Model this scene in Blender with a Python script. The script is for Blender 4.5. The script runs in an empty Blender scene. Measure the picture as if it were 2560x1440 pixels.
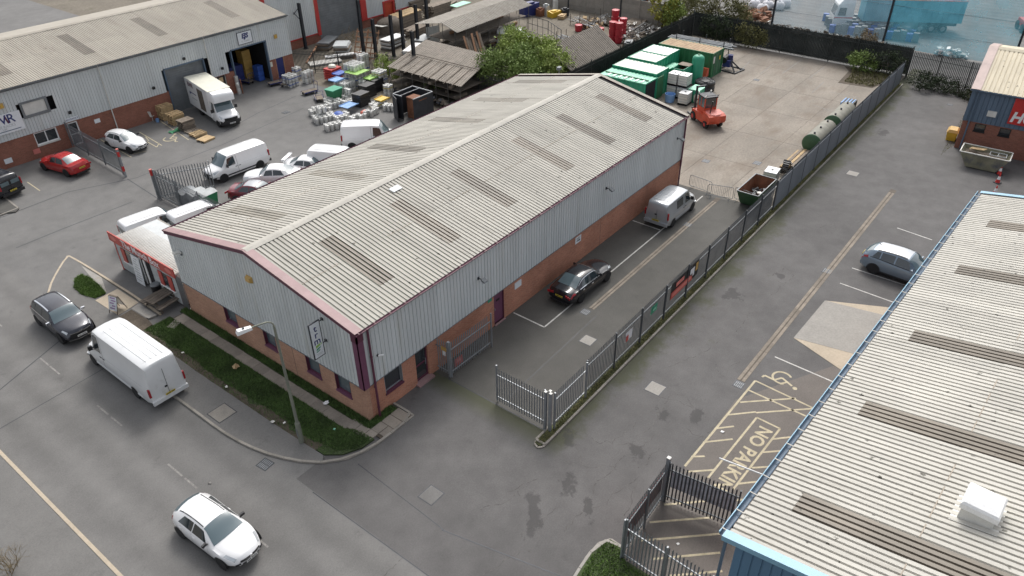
import bpy, bmesh, math, random
import numpy as np
from mathutils import Matrix, Vector
random.seed(7)
RAD = math.radians
scene = bpy.context.scene
C = scene.collection

# ------------------------------------------------------------------ camera
YAW, PITCH, ROLL, FPX = RAD(38.16964), RAD(34.39951), RAD(-0.70), 1860.0
CAM = Vector((-16.5836, -22.0761, 26.2))
_F = Vector((math.cos(YAW) * math.cos(PITCH), math.sin(YAW) * math.cos(PITCH), -math.sin(PITCH)))
_R0 = Vector((math.sin(YAW), -math.cos(YAW), 0))
_U0 = _R0.cross(_F)
_R = _R0 * math.cos(ROLL) + _U0 * math.sin(ROLL)
_U = -_R0 * math.sin(ROLL) + _U0 * math.cos(ROLL)
cam = bpy.data.cameras.new('camera')
cam.sensor_width = 36.0
cam.lens = FPX / 2560 * 36
cam.clip_start = 0.5
cam.clip_end = 3000
camo = bpy.data.objects.new('camera', cam)
C.objects.link(camo)
_m = Matrix((_R, _U, -_F)).transposed().to_4x4()
_m.translation = CAM
camo.matrix_world = _m
scene.camera = camo


def P(px, py, z=0.0):
    """photo pixel -> point on the horizontal plane at height z"""
    d = _R * (px - 1280) - _U * (py - 720) + _F * FPX
    t = (z - CAM.z) / d.z
    return CAM + d * t


# ------------------------------------------------------------------ sky and sun
SUN_EL, SUN_AZ = RAD(50), RAD(30)      # direction towards the sun, azimuth measured from +X
world = bpy.data.worlds.new('World')
scene.world = world
world.use_nodes = True
wn = world.node_tree
wn.nodes.clear()
sky = wn.nodes.new('ShaderNodeTexSky')
sky.sky_type = 'NISHITA'
sky.sun_disc = False
sky.sun_elevation = SUN_EL
sky.sun_rotation = math.pi / 2 - SUN_AZ
sky.air_density = 1.0
sky.dust_density = 5.0
sky.ozone_density = 1.0
hs = wn.nodes.new('ShaderNodeHueSaturation')
hs.inputs['Saturation'].default_value = 0.30      # a cloud-covered sky
bg = wn.nodes.new('ShaderNodeBackground')
bg.inputs['Strength'].default_value = 0.15
wo = wn.nodes.new('ShaderNodeOutputWorld')
wn.links.new(sky.outputs[0], hs.inputs['Color'])
wn.links.new(hs.outputs[0], bg.inputs['Color'])
wn.links.new(bg.outputs[0], wo.inputs['Surface'])

sun = bpy.data.lights.new('sun', 'SUN')
sun.energy = 0.9
sun.angle = RAD(16)
sun.color = (1.0, 0.975, 0.935)
suno = bpy.data.objects.new('sun', sun)
C.objects.link(suno)
_sd = Vector((math.cos(SUN_EL) * math.cos(SUN_AZ), math.cos(SUN_EL) * math.sin(SUN_AZ), math.sin(SUN_EL)))
suno.rotation_euler = _sd.to_track_quat('Z', 'Y').to_euler()
suno.location = (0, 0, 60)

scene.view_settings.view_transform = 'Standard'
scene.view_settings.look = 'None'
scene.view_settings.gamma = 1.0
scene.view_settings.exposure = 0.55
scene.view_settings.use_curve_mapping = False
scene.render.engine = 'CYCLES'
scene.cycles.max_bounces = 6
scene.cycles.transparent_max_bounces = 12
scene.render.resolution_x = 1024
scene.render.resolution_y = 576

# ------------------------------------------------------------------ mesh builder


class MB:
    def __init__(s):
        s.v = []
        s.f = []

    def add(s, vs, fs):
        o = len(s.v)
        s.v += [tuple(p) for p in vs]
        s.f += [tuple(i + o for i in f) for f in fs]
        return s

    def box(s, x0, x1, y0, y1, z0, z1):
        return s.add([(x0, y0, z0), (x1, y0, z0), (x1, y1, z0), (x0, y1, z0), (x0, y0, z1), (x1, y0, z1), (x1, y1, z1), (x0, y1, z1)],
                     [(0, 3, 2, 1), (4, 5, 6, 7), (0, 1, 5, 4), (1, 2, 6, 5), (2, 3, 7, 6), (3, 0, 4, 7)])

    def cbox(s, c, sz, rz=0, ry=0, rx=0):
        m = Matrix.Translation(Vector(c)) @ Matrix.Rotation(rz, 4, 'Z') @ Matrix.Rotation(ry, 4, 'Y') @ Matrix.Rotation(rx, 4, 'X')
        a, b, c_ = sz[0] / 2, sz[1] / 2, sz[2] / 2
        t = MB().box(-a, a, -b, b, -c_, c_)
        return s.add([m @ Vector(p) for p in t.v], t.f)

    def bar(s, p0, p1, w, h=None, up=(0, 0, 1)):
        """rectangular bar from p0 to p1"""
        h = w if h is None else h
        p0, p1 = Vector(p0), Vector(p1)
        d = (p1 - p0).normalized()
        u = Vector(up)
        if abs(d.dot(u)) > .98:
            u = Vector((1, 0, 0))
        a = d.cross(u).normalized() * (w / 2)
        b = a.cross(d).normalized() * (h / 2)
        vs = [p + sa * a + sb * b for p in (p0, p1) for sa, sb in ((-1, -1), (1, -1), (1, 1), (-1, 1))]
        return s.add(vs, [(3, 2, 1, 0), (4, 5, 6, 7), (0, 1, 5, 4), (1, 2, 6, 5), (2, 3, 7, 6), (3, 0, 4, 7)])

    def cyl(s, p0, p1, r0, r1=None, n=10, caps=True):
        r1 = r0 if r1 is None else r1
        p0, p1 = Vector(p0), Vector(p1)
        d = (p1 - p0).normalized()
        u = Vector((0, 0, 1)) if abs(d.z) < .95 else Vector((1, 0, 0))
        a = d.cross(u).normalized()
        b = d.cross(a).normalized()
        vs = []
        for p, r in ((p0, r0), (p1, r1)):
            for i in range(n):
                t = 2 * math.pi * i / n
                vs.append(p + a * (r * math.cos(t)) + b * (r * math.sin(t)))
        fs = [(i, i + n, (i + 1) % n + n, (i + 1) % n) for i in range(n)]
        if caps:
            fs += [tuple(range(n)), tuple(range(2 * n - 1, n - 1, -1))]
        return s.add(vs, fs)

    def tube(s, pts, r, n=6):
        for a, b in zip(pts[:-1], pts[1:]):
            s.cyl(a, b, r, n=n)
        return s

    def lathe(s, prof, n=14, axis='Z', c=(0, 0, 0)):
        """prof: list of (radius, height)"""
        vs, fs = [], []
        for r, h in prof:
            for i in range(n):
                t = 2 * math.pi * i / n
                a, b = r * math.cos(t), r * math.sin(t)
                q = (a, b, h) if axis == 'Z' else ((h, a, b) if axis == 'X' else (b, h, a))
                vs.append((q[0] + c[0], q[1] + c[1], q[2] + c[2]))
        for k in range(len(prof) - 1):
            for i in range(n):
                j = (i + 1) % n
                fs.append((k * n + i, k * n + j, (k + 1) * n + j, (k + 1) * n + i))
        fs.append(tuple(range(n - 1, -1, -1)))
        fs.append(tuple(range((len(prof) - 1) * n, len(prof) * n)))
        return s.add(vs, fs)

    def poly(s, pts):
        return s.add(pts, [tuple(range(len(pts)))])

    def prism(s, pts2, z0, z1):
        """vertical extrusion of a counter-clockwise outline"""
        n = len(pts2)
        vs = [(p[0], p[1], z0) for p in pts2] + [(p[0], p[1], z1) for p in pts2]
        fs = [tuple(range(n - 1, -1, -1)), tuple(range(n, 2 * n))] + [(i, (i + 1) % n, (i + 1) % n + n, i + n) for i in range(n)]
        return s.add(vs, fs)

    def grid(s, rows):
        o = len(s.v)
        m = len(rows[0])
        for r in rows:
            s.v += [tuple(p) for p in r]
        for i in range(len(rows) - 1):
            for j in range(m - 1):
                s.f.append((o + i * m + j, o + i * m + j + 1, o + (i + 1) * m + j + 1, o + (i + 1) * m + j))
        return s

    def xf(s, m):
        s.v = [tuple(m @ Vector(p)) for p in s.v]
        return s

    def join(s, o, m=None):
        return s.add([(m @ Vector(p)) if m else p for p in o.v], o.f)

    def mesh(s, name, mat=None, smooth=None):
        me = bpy.data.meshes.new(name)
        me.from_pydata(s.v, [], s.f)
        if mat is not None:
            me.materials.append(MATS[mat] if isinstance(mat, str) else mat)
        if smooth is not None:
            me.polygons.foreach_set('use_smooth', [True] * len(me.polygons))
            try:
                me.set_sharp_from_angle(angle=RAD(smooth))
            except Exception:
                pass
        me.update()
        return me


def W(o):
    m = o.matrix_basis.copy()
    while o.parent is not None:
        o = o.parent
        m = o.matrix_basis @ m
    return m


def link(name, me, parent=None, mw=None):
    o = bpy.data.objects.new(name, me)
    C.objects.link(o)
    if parent is not None:
        o.parent = parent
    if mw is not None:
        o.matrix_basis = (W(parent).inverted() @ mw) if parent is not None else mw
    return o


def part(name, mb, mat, parent, smooth=None, loc=None, rz=None):
    o = link(name, mb.mesh(name, mat, smooth), parent)
    if loc is not None:
        o.location = loc
    if rz is not None:
        o.rotation_euler = (0, 0, rz)
    return o


def tag(o, label, cat, group=None):
    o['label'] = label
    o['category'] = cat
    if group:
        o['group'] = group
    return o


def thing(name, label, cat, loc=(0, 0, 0), rz=0.0, group=None):
    o = bpy.data.objects.new(name, None)
    o.empty_display_size = .2
    C.objects.link(o)
    o.location = loc
    o.rotation_euler = (0, 0, rz)
    return tag(o, label, cat, group)


def single(name, mb, mat, label, cat, loc=(0, 0, 0), rz=0.0, group=None, smooth=None):
    o = link(name, mb.mesh(name, mat, smooth))
    o.location = loc
    o.rotation_euler = (0, 0, rz)
    return tag(o, label, cat, group)


def struct(name, mb, mat, parent=None, smooth=None):
    o = link(name, mb.mesh(name, mat, smooth), parent)
    if parent is None:
        o['kind'] = 'structure'
    return o


KIDS = {}


def dup(root, loc, rz=None, label=None, group=None, z=None):
    def cp(o, par):
        c = o.copy()
        C.objects.link(c)
        c.parent = par
        for ch in [x for x in ALLC(o)]:
            cp(ch, c)
        return c
    r = cp(root, None)
    r.location = loc
    if rz is not None:
        r.rotation_euler = (0, 0, rz)
    if label:
        r['label'] = label
    if group:
        r['group'] = group
    return r


def ALLC(o):
    return list(o.children)


def text_mesh(txt, size, bold=0.0, extrude=0.004, shear=0.0, align='CENTER'):
    cu = bpy.data.curves.new('t', 'FONT')
    cu.body = txt
    cu.size = size
    cu.extrude = extrude
    cu.offset = bold
    cu.shear = shear
    cu.resolution_u = 3
    cu.align_x = align
    cu.align_y = 'CENTER'
    o = bpy.data.objects.new('t', cu)
    C.objects.link(o)
    dg = bpy.context.evaluated_depsgraph_get()
    me = bpy.data.meshes.new_from_object(o.evaluated_get(dg))
    bpy.data.objects.remove(o)
    return me


def text(name, txt, size, mat, parent, origin, xax, yax, **k):
    """lettering on a surface: origin, reading direction, up direction in the parent's space"""
    me = text_mesh(txt, size, **k)
    me.materials.clear()
    me.materials.append(MATS[mat])
    x, y = Vector(xax).normalized(), Vector(yax).normalized()
    z = x.cross(y)
    m = Matrix((x, y, z)).transposed().to_4x4()
    m.translation = Vector(origin)
    o = bpy.data.objects.new(name, me)
    C.objects.link(o)
    o.parent = parent
    o.matrix_basis = m
    return o


# ------------------------------------------------------------------ materials
MATS = {}


def _nt(name):
    m = bpy.data.materials.new(name)
    m.use_nodes = True
    nt = m.node_tree
    nt.nodes.clear()
    out = nt.nodes.new('ShaderNodeOutputMaterial')
    b = nt.nodes.new('ShaderNodeBsdfPrincipled')
    nt.links.new(b.outputs[0], out.inputs[0])
    MATS[name] = m
    return m, nt, b, out


def _math(nt, op, a, b=None, clamp=False):
    n = nt.nodes.new('ShaderNodeMath')
    n.operation = op
    n.use_clamp = clamp
    for i, x in enumerate((a, b)):
        if x is None:
            continue
        if isinstance(x, (int, float)):
            n.inputs[i].default_value = x
        else:
            nt.links.new(x, n.inputs[i])
    return n.outputs[0]


def _pos(nt, scale=(1, 1, 1), obj=False):
    if obj:
        g = nt.nodes.new('ShaderNodeTexCoord').outputs['Object']
    else:
        g = nt.nodes.new('ShaderNodeNewGeometry').outputs['Position']
    if scale == (1, 1, 1):
        return g
    mp = nt.nodes.new('ShaderNodeMapping')
    mp.inputs['Scale'].default_value = scale
    nt.links.new(g, mp.inputs['Vector'])
    return mp.outputs[0]


def _noise(nt, vec, scale, detail=4, rough=.55):
    n = nt.nodes.new('ShaderNodeTexNoise')
    n.inputs['Scale'].default_value = scale
    n.inputs['Detail'].default_value = detail
    n.inputs['Roughness'].default_value = rough
    nt.links.new(vec, n.inputs['Vector'])
    return n.outputs['Fac']


def _range(nt, v, a, b, c, d):
    n = nt.nodes.new('ShaderNodeMapRange')
    for i, x in enumerate((a, b, c, d)):
        n.inputs[i + 1].default_value = x
    nt.links.new(v, n.inputs[0])
    return n.outputs[0]


def _mix(nt, fac, a, b):
    n = nt.nodes.new('ShaderNodeMix')
    n.data_type = 'RGBA'
    if isinstance(fac, (int, float)):
        n.inputs[0].default_value = fac
    else:
        nt.links.new(fac, n.inputs[0])
    for i, x in ((6, a), (7, b)):
        if isinstance(x, tuple):
            n.inputs[i].default_value = (*x[:3], 1)
        else:
            nt.links.new(x, n.inputs[i])
    return n.outputs[2]


def _scale(nt, col, fac):
    n = nt.nodes.new('ShaderNodeVectorMath')
    n.operation = 'SCALE'
    if isinstance(col, tuple):
        n.inputs[0].default_value = col[:3]
    else:
        nt.links.new(col, n.inputs[0])
    if isinstance(fac, (int, float)):
        n.inputs['Scale'].default_value = fac
    else:
        nt.links.new(fac, n.inputs['Scale'])
    return n.outputs[0]


def mk(name, col, rough=.6, metal=0.0, var=.12, scale=1.5, fine=.08, fscale=25, rnd=0.0, coat=0.0, stretch=(1, 1, 1), dirt=None, bump=0.0, spec=.5, obj=False):
    """general weathered surface: base colour with coarse and fine variation, optional dirt patches"""
    m, nt, b, out = _nt(name)
    p = _pos(nt, stretch, obj)
    f = _range(nt, _noise(nt, p, scale), .3, .7, 1 - var, 1 + var)
    if fine:
        f = _math(nt, 'MULTIPLY', f, _range(nt, _noise(nt, p, fscale, 3), .3, .7, 1 - fine, 1 + fine))
    if rnd:
        oi = nt.nodes.new('ShaderNodeObjectInfo')
        f = _math(nt, 'MULTIPLY', f, _range(nt, oi.outputs['Random'], 0, 1, 1 - rnd, 1 + rnd))
    c = _scale(nt, col, f)
    if dirt:
        dc, amt, dsc = dirt
        c = _mix(nt, _range(nt, _noise(nt, p, dsc, 6, .65), 1 - amt, 1 - amt + .18, 0, .85), c, dc)
    nt.links.new(c, b.inputs['Base Color'])
    b.inputs['Roughness'].default_value = rough
    b.inputs['Metallic'].default_value = metal
    b.inputs['Specular IOR Level'].default_value = spec
    if coat:
        b.inputs['Coat Weight'].default_value = coat
        b.inputs['Coat Roughness'].default_value = .06
    if bump:
        bn = nt.nodes.new('ShaderNodeBump')
        bn.inputs['Strength'].default_value = bump
        bn.inputs['Distance'].default_value = .02
        nt.links.new(_noise(nt, p, fscale, 4), bn.inputs['Height'])
        nt.links.new(bn.outputs[0], b.inputs['Normal'])
    return m


def mk_asphalt(name, col, crack=0.0, moss=0.0, mosscol=(.055, .06, .025), patch=.25, cscale=.42, track=False, mossline=None, tar=None):
    m, nt, b, out = _nt(name)
    p = _pos(nt)
    f = _range(nt, _noise(nt, p, .10, 5, .6), .3, .7, 1 - patch * .7, 1 + patch * .7)
    f = _math(nt, 'MULTIPLY', f, _range(nt, _noise(nt, p, .8, 5, .65), .3, .7, 1 - patch * .45, 1 + patch * .45))
    f = _math(nt, 'MULTIPLY', f, _range(nt, _noise(nt, p, 14, 4, .75), .3, .7, .86, 1.14))
    f = _math(nt, 'MULTIPLY', f, _range(nt, _noise(nt, p, 70, 2, .75), .3, .7, .82, 1.18))
    if track:      # polished wheel paths along the carriageway
        sx = nt.nodes.new('ShaderNodeSeparateXYZ')
        nt.links.new(p, sx.inputs[0])
        wv = _math(nt, 'SINE', _math(nt, 'MULTIPLY', _math(nt, 'ADD', sx.outputs[0], _range(nt, _noise(nt, p, .15), 0, 1, -.4, .4)), 2 * math.pi / 1.75))
        f = _math(nt, 'MULTIPLY', f, _range(nt, wv, -1, 1, .90, 1.06))
    c = _scale(nt, col, f)
    # oil and damp stains
    st = _range(nt, _noise(nt, p, .55, 6, .7), .62, .72, 0, .42)
    c = _mix(nt, st, c, tuple(x * .45 for x in col))
    if moss:
        c = _mix(nt, _range(nt, _noise(nt, p, .35, 6, .7), 1 - moss, 1 - moss + .12, 0, .75), c, mosscol)
    if mossline:   # moss creeping over the tarmac along a kerb
        sy = nt.nodes.new('ShaderNodeSeparateXYZ')
        nt.links.new(p, sy.inputs[0])
        edge = _math(nt, 'ADD', _range(nt, sy.outputs[1], mossline[0], mossline[1], -.55, .62), _range(nt, _noise(nt, p, .5, 6, .75), .3, .7, -.42, .42))
        c = _mix(nt, _math(nt, 'MULTIPLY', _range(nt, edge, .05, .45, 0, .8), _range(nt, sy.outputs[0], 3.4, 4.4, 0, 1)), c, mosscol)
    if tar:        # worn-through, re-tarred spots
        acc = None
        for (x, y, rx, ry, an) in tar:
            mp = nt.nodes.new('ShaderNodeMapping')
            mp.vector_type = 'TEXTURE'
            mp.inputs['Location'].default_value = (x, y, 0)
            mp.inputs['Rotation'].default_value = (0, 0, an)
            mp.inputs['Scale'].default_value = (rx, ry, 1)
            nt.links.new(p, mp.inputs['Vector'])
            ln = nt.nodes.new('ShaderNodeVectorMath')
            ln.operation = 'LENGTH'
            nt.links.new(mp.outputs[0], ln.inputs[0])
            v = _range(nt, ln.outputs['Value'], 0, 1.5, .55, -.55)
            acc = v if acc is None else _math(nt, 'MAXIMUM', acc, v)
        e = _math(nt, 'ADD', acc, _range(nt, _noise(nt, p, 1.3, 7, .72), .25, .75, -.55, .55))
        c = _mix(nt, _range(nt, e, .12, .26, 0, .62), c, tuple(x * .42 for x in col))
    if crack:
        vo = nt.nodes.new('ShaderNodeTexVoronoi')
        vo.feature = 'DISTANCE_TO_EDGE'
        vo.inputs['Scale'].default_value = cscale
        w = nt.nodes.new('ShaderNodeVectorMath')
        w.operation = 'ADD'
        nx = nt.nodes.new('ShaderNodeTexNoise')
        nx.inputs['Scale'].default_value = 1.1
        nx.inputs['Detail'].default_value = 6
        nx.inputs['Roughness'].default_value = .7
        nt.links.new(p, nx.inputs['Vector'])
        sc = _scale(nt, nx.outputs['Color'], 1.3)
        nt.links.new(p, w.inputs[0])
        nt.links.new(sc, w.inputs[1])
        nt.links.new(w.outputs[0], vo.inputs['Vector'])
        line = _range(nt, vo.outputs['Distance'], .004, .016, 1, 0)
        mask = _range(nt, _noise(nt, p, .30, 5, .6), .56 - crack * .12, .64 - crack * .12, 0, 1)
        c = _mix(nt, _math(nt, 'MULTIPLY', _math(nt, 'MULTIPLY', line, mask), .8), c, tuple(x * .28 for x in col))
    nt.links.new(c, b.inputs['Base Color'])
    b.inputs['Roughness'].default_value = .82
    b.inputs['Specular IOR Level'].default_value = .35
    bn = nt.nodes.new('ShaderNodeBump')
    bn.inputs['Strength'].default_value = .25
    bn.inputs['Distance'].default_value = .01
    nt.links.new(_noise(nt, p, 60, 3), bn.inputs['Height'])
    nt.links.new(bn.outputs[0], b.inputs['Normal'])
    return m


def mk_brick(name, c1, c2, mortar, rot=0):
    m, nt, b, out = _nt(name)
    tc = nt.nodes.new('ShaderNodeNewGeometry')
    sx = nt.nodes.new('ShaderNodeSeparateXYZ')
    nt.links.new(tc.outputs['Position'], sx.inputs[0])
    cm = nt.nodes.new('ShaderNodeCombineXYZ')
    nt.links.new(_math(nt, 'ADD', sx.outputs[0], sx.outputs[1]), cm.inputs[0])
    nt.links.new(sx.outputs[2], cm.inputs[1])
    bt = nt.nodes.new('ShaderNodeTexBrick')
    bt.inputs['Scale'].default_value = 1
    bt.inputs['Brick Width'].default_value = .225
    bt.inputs['Row Height'].default_value = .075
    bt.inputs['Mortar Size'].default_value = .006
    bt.inputs['Color1'].default_value = (*c1, 1)
    bt.inputs['Color2'].default_value = (*c2, 1)
    bt.inputs['Mortar'].default_value = (*mortar, 1)
    nt.links.new(cm.outputs[0], bt.inputs['Vector'])
    p = tc.outputs['Position']
    f = _math(nt, 'MULTIPLY', _range(nt, _noise(nt, p, .7), .3, .7, .86, 1.14), _range(nt, _noise(nt, p, 12, 3), .3, .7, .88, 1.12))
    nt.links.new(_scale(nt, bt.outputs['Color'], f), b.inputs['Base Color'])
    b.inputs['Roughness'].default_value = .88
    b.inputs['Specular IOR Level'].default_value = .25
    bn = nt.nodes.new('ShaderNodeBump')
    bn.inputs['Strength'].default_value = .5
    bn.inputs['Distance'].default_value = .006
    nt.links.new(_math(nt, 'SUBTRACT', 1, bt.outputs['Fac']), bn.inputs['Height'])
    nt.links.new(bn.outputs[0], b.inputs['Normal'])
    return m


def mk_roof(name, col, streak=(5, .35, 1), dirt=.12, speck=.5, dcol=(.16, .14, .11), rnd=.04, rough=.75):
    """weathered roof sheeting: run-off streaks, sheet-to-sheet shade, lichen specks"""
    m, nt, b, out = _nt(name)
    p = _pos(nt)
    ps = _pos(nt, streak)
    oi = nt.nodes.new('ShaderNodeObjectInfo')
    f = _range(nt, oi.outputs['Random'], 0, 1, 1 - rnd, 1 + rnd)
    f = _math(nt, 'MULTIPLY', f, _range(nt, _noise(nt, ps, .9, 5, .6), .25, .75, 1 - dirt, 1 + dirt))
    f = _math(nt, 'MULTIPLY', f, _range(nt, _noise(nt, p, .35, 5, .6), .3, .7, 1 - dirt * .6, 1 + dirt * .6))
    f = _math(nt, 'MULTIPLY', f, _range(nt, _noise(nt, p, 22, 3), .3, .7, .95, 1.05))
    c = _scale(nt, col, f)
    c = _mix(nt, _range(nt, _noise(nt, ps, .55, 5, .7), .56, .74, 0, .40), c, dcol)
    vo = nt.nodes.new('ShaderNodeTexVoronoi')
    vo.inputs['Scale'].default_value = 1.5
    w = nt.nodes.new('ShaderNodeVectorMath')
    w.operation = 'ADD'
    nx = nt.nodes.new('ShaderNodeTexNoise')
    nx.inputs['Scale'].default_value = 9
    nt.links.new(p, nx.inputs['Vector'])
    nt.links.new(p, w.inputs[0])
    nt.links.new(_scale(nt, nx.outputs['Color'], .25), w.inputs[1])
    nt.links.new(w.outputs[0], vo.inputs['Vector'])
    dot = _math(nt, 'MULTIPLY', _range(nt, vo.outputs['Distance'], .085, .125, 1, 0), _range(nt, _noise(nt, p, .5, 3), .55 - speck * .15, .65 - speck * .15, 0, 1))
    c = _mix(nt, _math(nt, 'MULTIPLY', dot, .85), c, (.045, .042, .03))
    nt.links.new(c, b.inputs['Base Color'])
    b.inputs['Roughness'].default_value = rough
    b.inputs['Specular IOR Level'].default_value = .3
    return m


def mk_glass(name, col=(.02, .03, .035), rough=.06):
    m, nt, b, out = _nt(name)
    b.inputs['Base Color'].default_value = (*col, 1)
    b.inputs['Roughness'].default_value = rough
    b.inputs['Specular IOR Level'].default_value = .9
    b.inputs['Coat Weight'].default_value = .6
    b.inputs['Coat Roughness'].default_value = .03
    return m


def mk_net(name, col, opac):
    m, nt, b, out = _nt(name)
    tr = nt.nodes.new('ShaderNodeBsdfTransparent')
    df = nt.nodes.new('ShaderNodeBsdfDiffuse')
    tl = nt.nodes.new('ShaderNodeBsdfTranslucent')
    p = _pos(nt)
    c = _scale(nt, col, _range(nt, _noise(nt, p, .6, 4), .3, .7, .8, 1.2))
    nt.links.new(c, df.inputs[0])
    nt.links.new(c, tl.inputs[0])
    a = nt.nodes.new('ShaderNodeMixShader')
    a.inputs[0].default_value = .45
    nt.links.new(df.outputs[0], a.inputs[1])
    nt.links.new(tl.outputs[0], a.inputs[2])
    x = nt.nodes.new('ShaderNodeMixShader')
    nt.links.new(_range(nt, _noise(nt, p, .35, 5, .6), .3, .7, opac - .12, opac + .14), x.inputs[0])
    nt.links.new(tr.outputs[0], x.inputs[1])
    nt.links.new(a.outputs[0], x.inputs[2])
    nt.links.new(x.outputs[0], out.inputs[0])
    nt.nodes.remove(b)
    return m


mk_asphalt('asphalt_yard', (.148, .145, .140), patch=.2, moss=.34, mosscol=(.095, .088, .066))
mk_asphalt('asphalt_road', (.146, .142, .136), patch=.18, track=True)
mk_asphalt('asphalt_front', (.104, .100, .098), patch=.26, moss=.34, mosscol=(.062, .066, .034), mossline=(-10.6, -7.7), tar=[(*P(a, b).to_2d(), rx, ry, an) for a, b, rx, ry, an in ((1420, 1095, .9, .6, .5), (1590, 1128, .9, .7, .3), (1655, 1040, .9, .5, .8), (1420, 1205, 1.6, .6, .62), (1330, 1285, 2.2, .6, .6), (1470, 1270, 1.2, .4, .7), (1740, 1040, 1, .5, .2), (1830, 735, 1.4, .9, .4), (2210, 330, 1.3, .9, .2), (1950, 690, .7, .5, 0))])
mk_asphalt('asphalt_side', (.082, .079, .072), patch=.2, moss=.38, mosscol=(.10, .10, .075))  # darkened below the other tarmac: the unit's shade is put into the colour
mk_asphalt('pavement', (.150, .146, .139), patch=.14)
mk_asphalt('bay_bitumen', (.145, .13, .117), patch=.16, moss=.36, mosscol=(.06, .062, .028))
mk('concrete', (.228, .20, .166), .85, var=.2, scale=.35, fine=.14, fscale=7, rnd=.10, dirt=((.165, .13, .098), .50, .45), stretch=(.5, 1, 1))
mk('concrete_ramp', (.29, .275, .25), .85, var=.1, scale=.8, fine=.1, fscale=9, dirt=((.25, .21, .16), .40, .8))
mk('concrete_tan', (.42, .355, .27), .85, var=.08, scale=.8, fine=.08, fscale=9)
mk('kerb', (.26, .24, .21), .88, var=.14, scale=1.3, fine=.12, fscale=16, rnd=.1)
mk('slab', (.25, .22, .185), .88, var=.14, scale=1.2, fine=.1, fscale=14, rnd=.12)
mk('soil', (.085, .068, .05), .95, var=.3, scale=1.2, fine=.25, fscale=12)
mk('grass_ground', (.042, .06, .022), .95, var=.3, scale=.9, fine=.3, fscale=15)
mk('moss', (.06, .065, .025), .95, var=.4, scale=.7, fine=.35, fscale=9, dirt=((.10, .075, .04), .45, 1.2))
mk('rough_ground', (.155, .135, .105), .95, var=.2, scale=.25, fine=.2, fscale=3, dirt=((.08, .08, .045), .42, .3))
mk('paint_white', (.50, .49, .46), .8, var=.25, scale=2.5, fine=.2, fscale=20, dirt=((.16, .15, .145), .42, 6))
mk('paint_cream', (.44, .385, .265), .8, var=.2, scale=2.5, fine=.15, fscale=20, dirt=((.17, .15, .125), .36, 3.5))
mk('paint_faint', (.235, .225, .21), .85, var=.2, scale=2.5, fine=.2, fscale=20, dirt=((.15, .14, .135), .54, 6))
mk_roof('roof_cream', (.43, .412, .367), streak=(3.5, .3, 1), dirt=.10, speck=.5, rnd=.06)
mk_roof('roof_cream2', (.49, .472, .425), streak=(3.5, .35, 1), dirt=.10, speck=.8, rnd=.06)
mk_roof('roof_tan', (.36, .33, .28), streak=(3.5, .3, 1), dirt=.10, speck=.0, dcol=(.2, .17, .13))
mk_roof('skylight_dirty', (.165, .142, .112), streak=(3.5, .3, 1), dirt=.25, speck=1.0, dcol=(.09, .078, .055), rough=.45, rnd=.2)
mk_roof('skylight_faint', (.27, .25, .21), streak=(3.5, .3, 1), dirt=.3, speck=1.0, dcol=(.11, .098, .075), rough=.45, rnd=.2)
mk_roof('roof_asbestos', (.245, .215, .18), streak=(3, 3, 1), dirt=.2, speck=.2, dcol=(.12, .105, .085))
mk_roof('roof_asbestos_pale', (.36, .33, .285), streak=(3, 3, 1), dirt=.18, speck=.2, dcol=(.2, .17, .13))
mk_roof('roof_dark', (.135, .118, .098), streak=(3, 3, 1), dirt=.22, speck=.2, dcol=(.075, .07, .05))
mk('clad_grey', (.56, .585, .585), .5, var=.06, scale=.6, fine=.04, fscale=12, rnd=.03, dirt=((.46, .465, .43), .42, .5), stretch=(2.5, 2.5, .25))
mk('clad_blue', (.105, .20, .31), .45, var=.07, scale=.6, fine=.04, rnd=.03, stretch=(2.5, 2.5, .25))
mk('clad_lightblue', (.22, .40, .52), .45, var=.12, scale=.8, fine=.05, dirt=((.12, .2, .27), .38, 1))
mk('clad_slate', (.10, .145, .20), .5, var=.07, scale=.6, fine=.04, stretch=(2.5, 2.5, .25))
mk('maroon', (.105, .028, .052), .5, var=.1, scale=1, fine=.05)
mk('maroon_faded', (.30, .19, .19), .55, var=.14, scale=1.1, fine=.06, dirt=((.36, .28, .26), .42, 1.2))
mk('maroon_purple', (.155, .055, .10), .5, var=.16, scale=1.5, fine=.06)
mk('brick_placeholder', (.3, .12, .08))
mk_brick('brick', (.48, .21, .135), (.39, .16, .10), (.42, .31, .24))
mk_brick('brick_tan', (.47, .27, .18), (.39, .21, .145), (.42, .32, .25))
mk_brick('brick_dark', (.29, .115, .078), (.23, .09, .062), (.25, .17, .135))
mk('steel_galv', (.27, .285, .30), .5, .35, var=.12, scale=2, fine=.08)
mk('steel_galv_dark', (.175, .188, .197), .55, .25, var=.16, scale=1.2, fine=.1)
mk('steel_dark', (.035, .038, .045), .55, .2, var=.2, scale=2)
mk('fence_back', (.045, .048, .048), .7, .1, var=.25, scale=.6)
mk('scaffold', (.14, .135, .13), .5, .4, var=.25, scale=2)
mk('black', (.012, .012, .013), .5, var=.1)
mk('black_plastic', (.018, .018, .02), .45, var=.15)
mk('interior_dark', (.012, .012, .014), .9, var=.3)
mk('tyre', (.016, .016, .017), .8, var=.15)
mk('rim', (.42, .43, .45), .3, .8, var=.08)
mk('rim_dark', (.05, .05, .055), .35, .7, var=.08)
mk('chrome', (.75, .76, .78), .15, 1, var=.05)
mk_glass('glass')
mk_glass('glass_blue', (.085, .125, .14), .08)
mk_glass('glass_window', (.03, .035, .04), .1)
mk('white', (.78, .78, .77), .4, var=.04, scale=1)
mk('sign_white', (.72, .74, .76), .4, var=.05)
mk('off_white', (.62, .61, .57), .55, var=.1)
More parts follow.
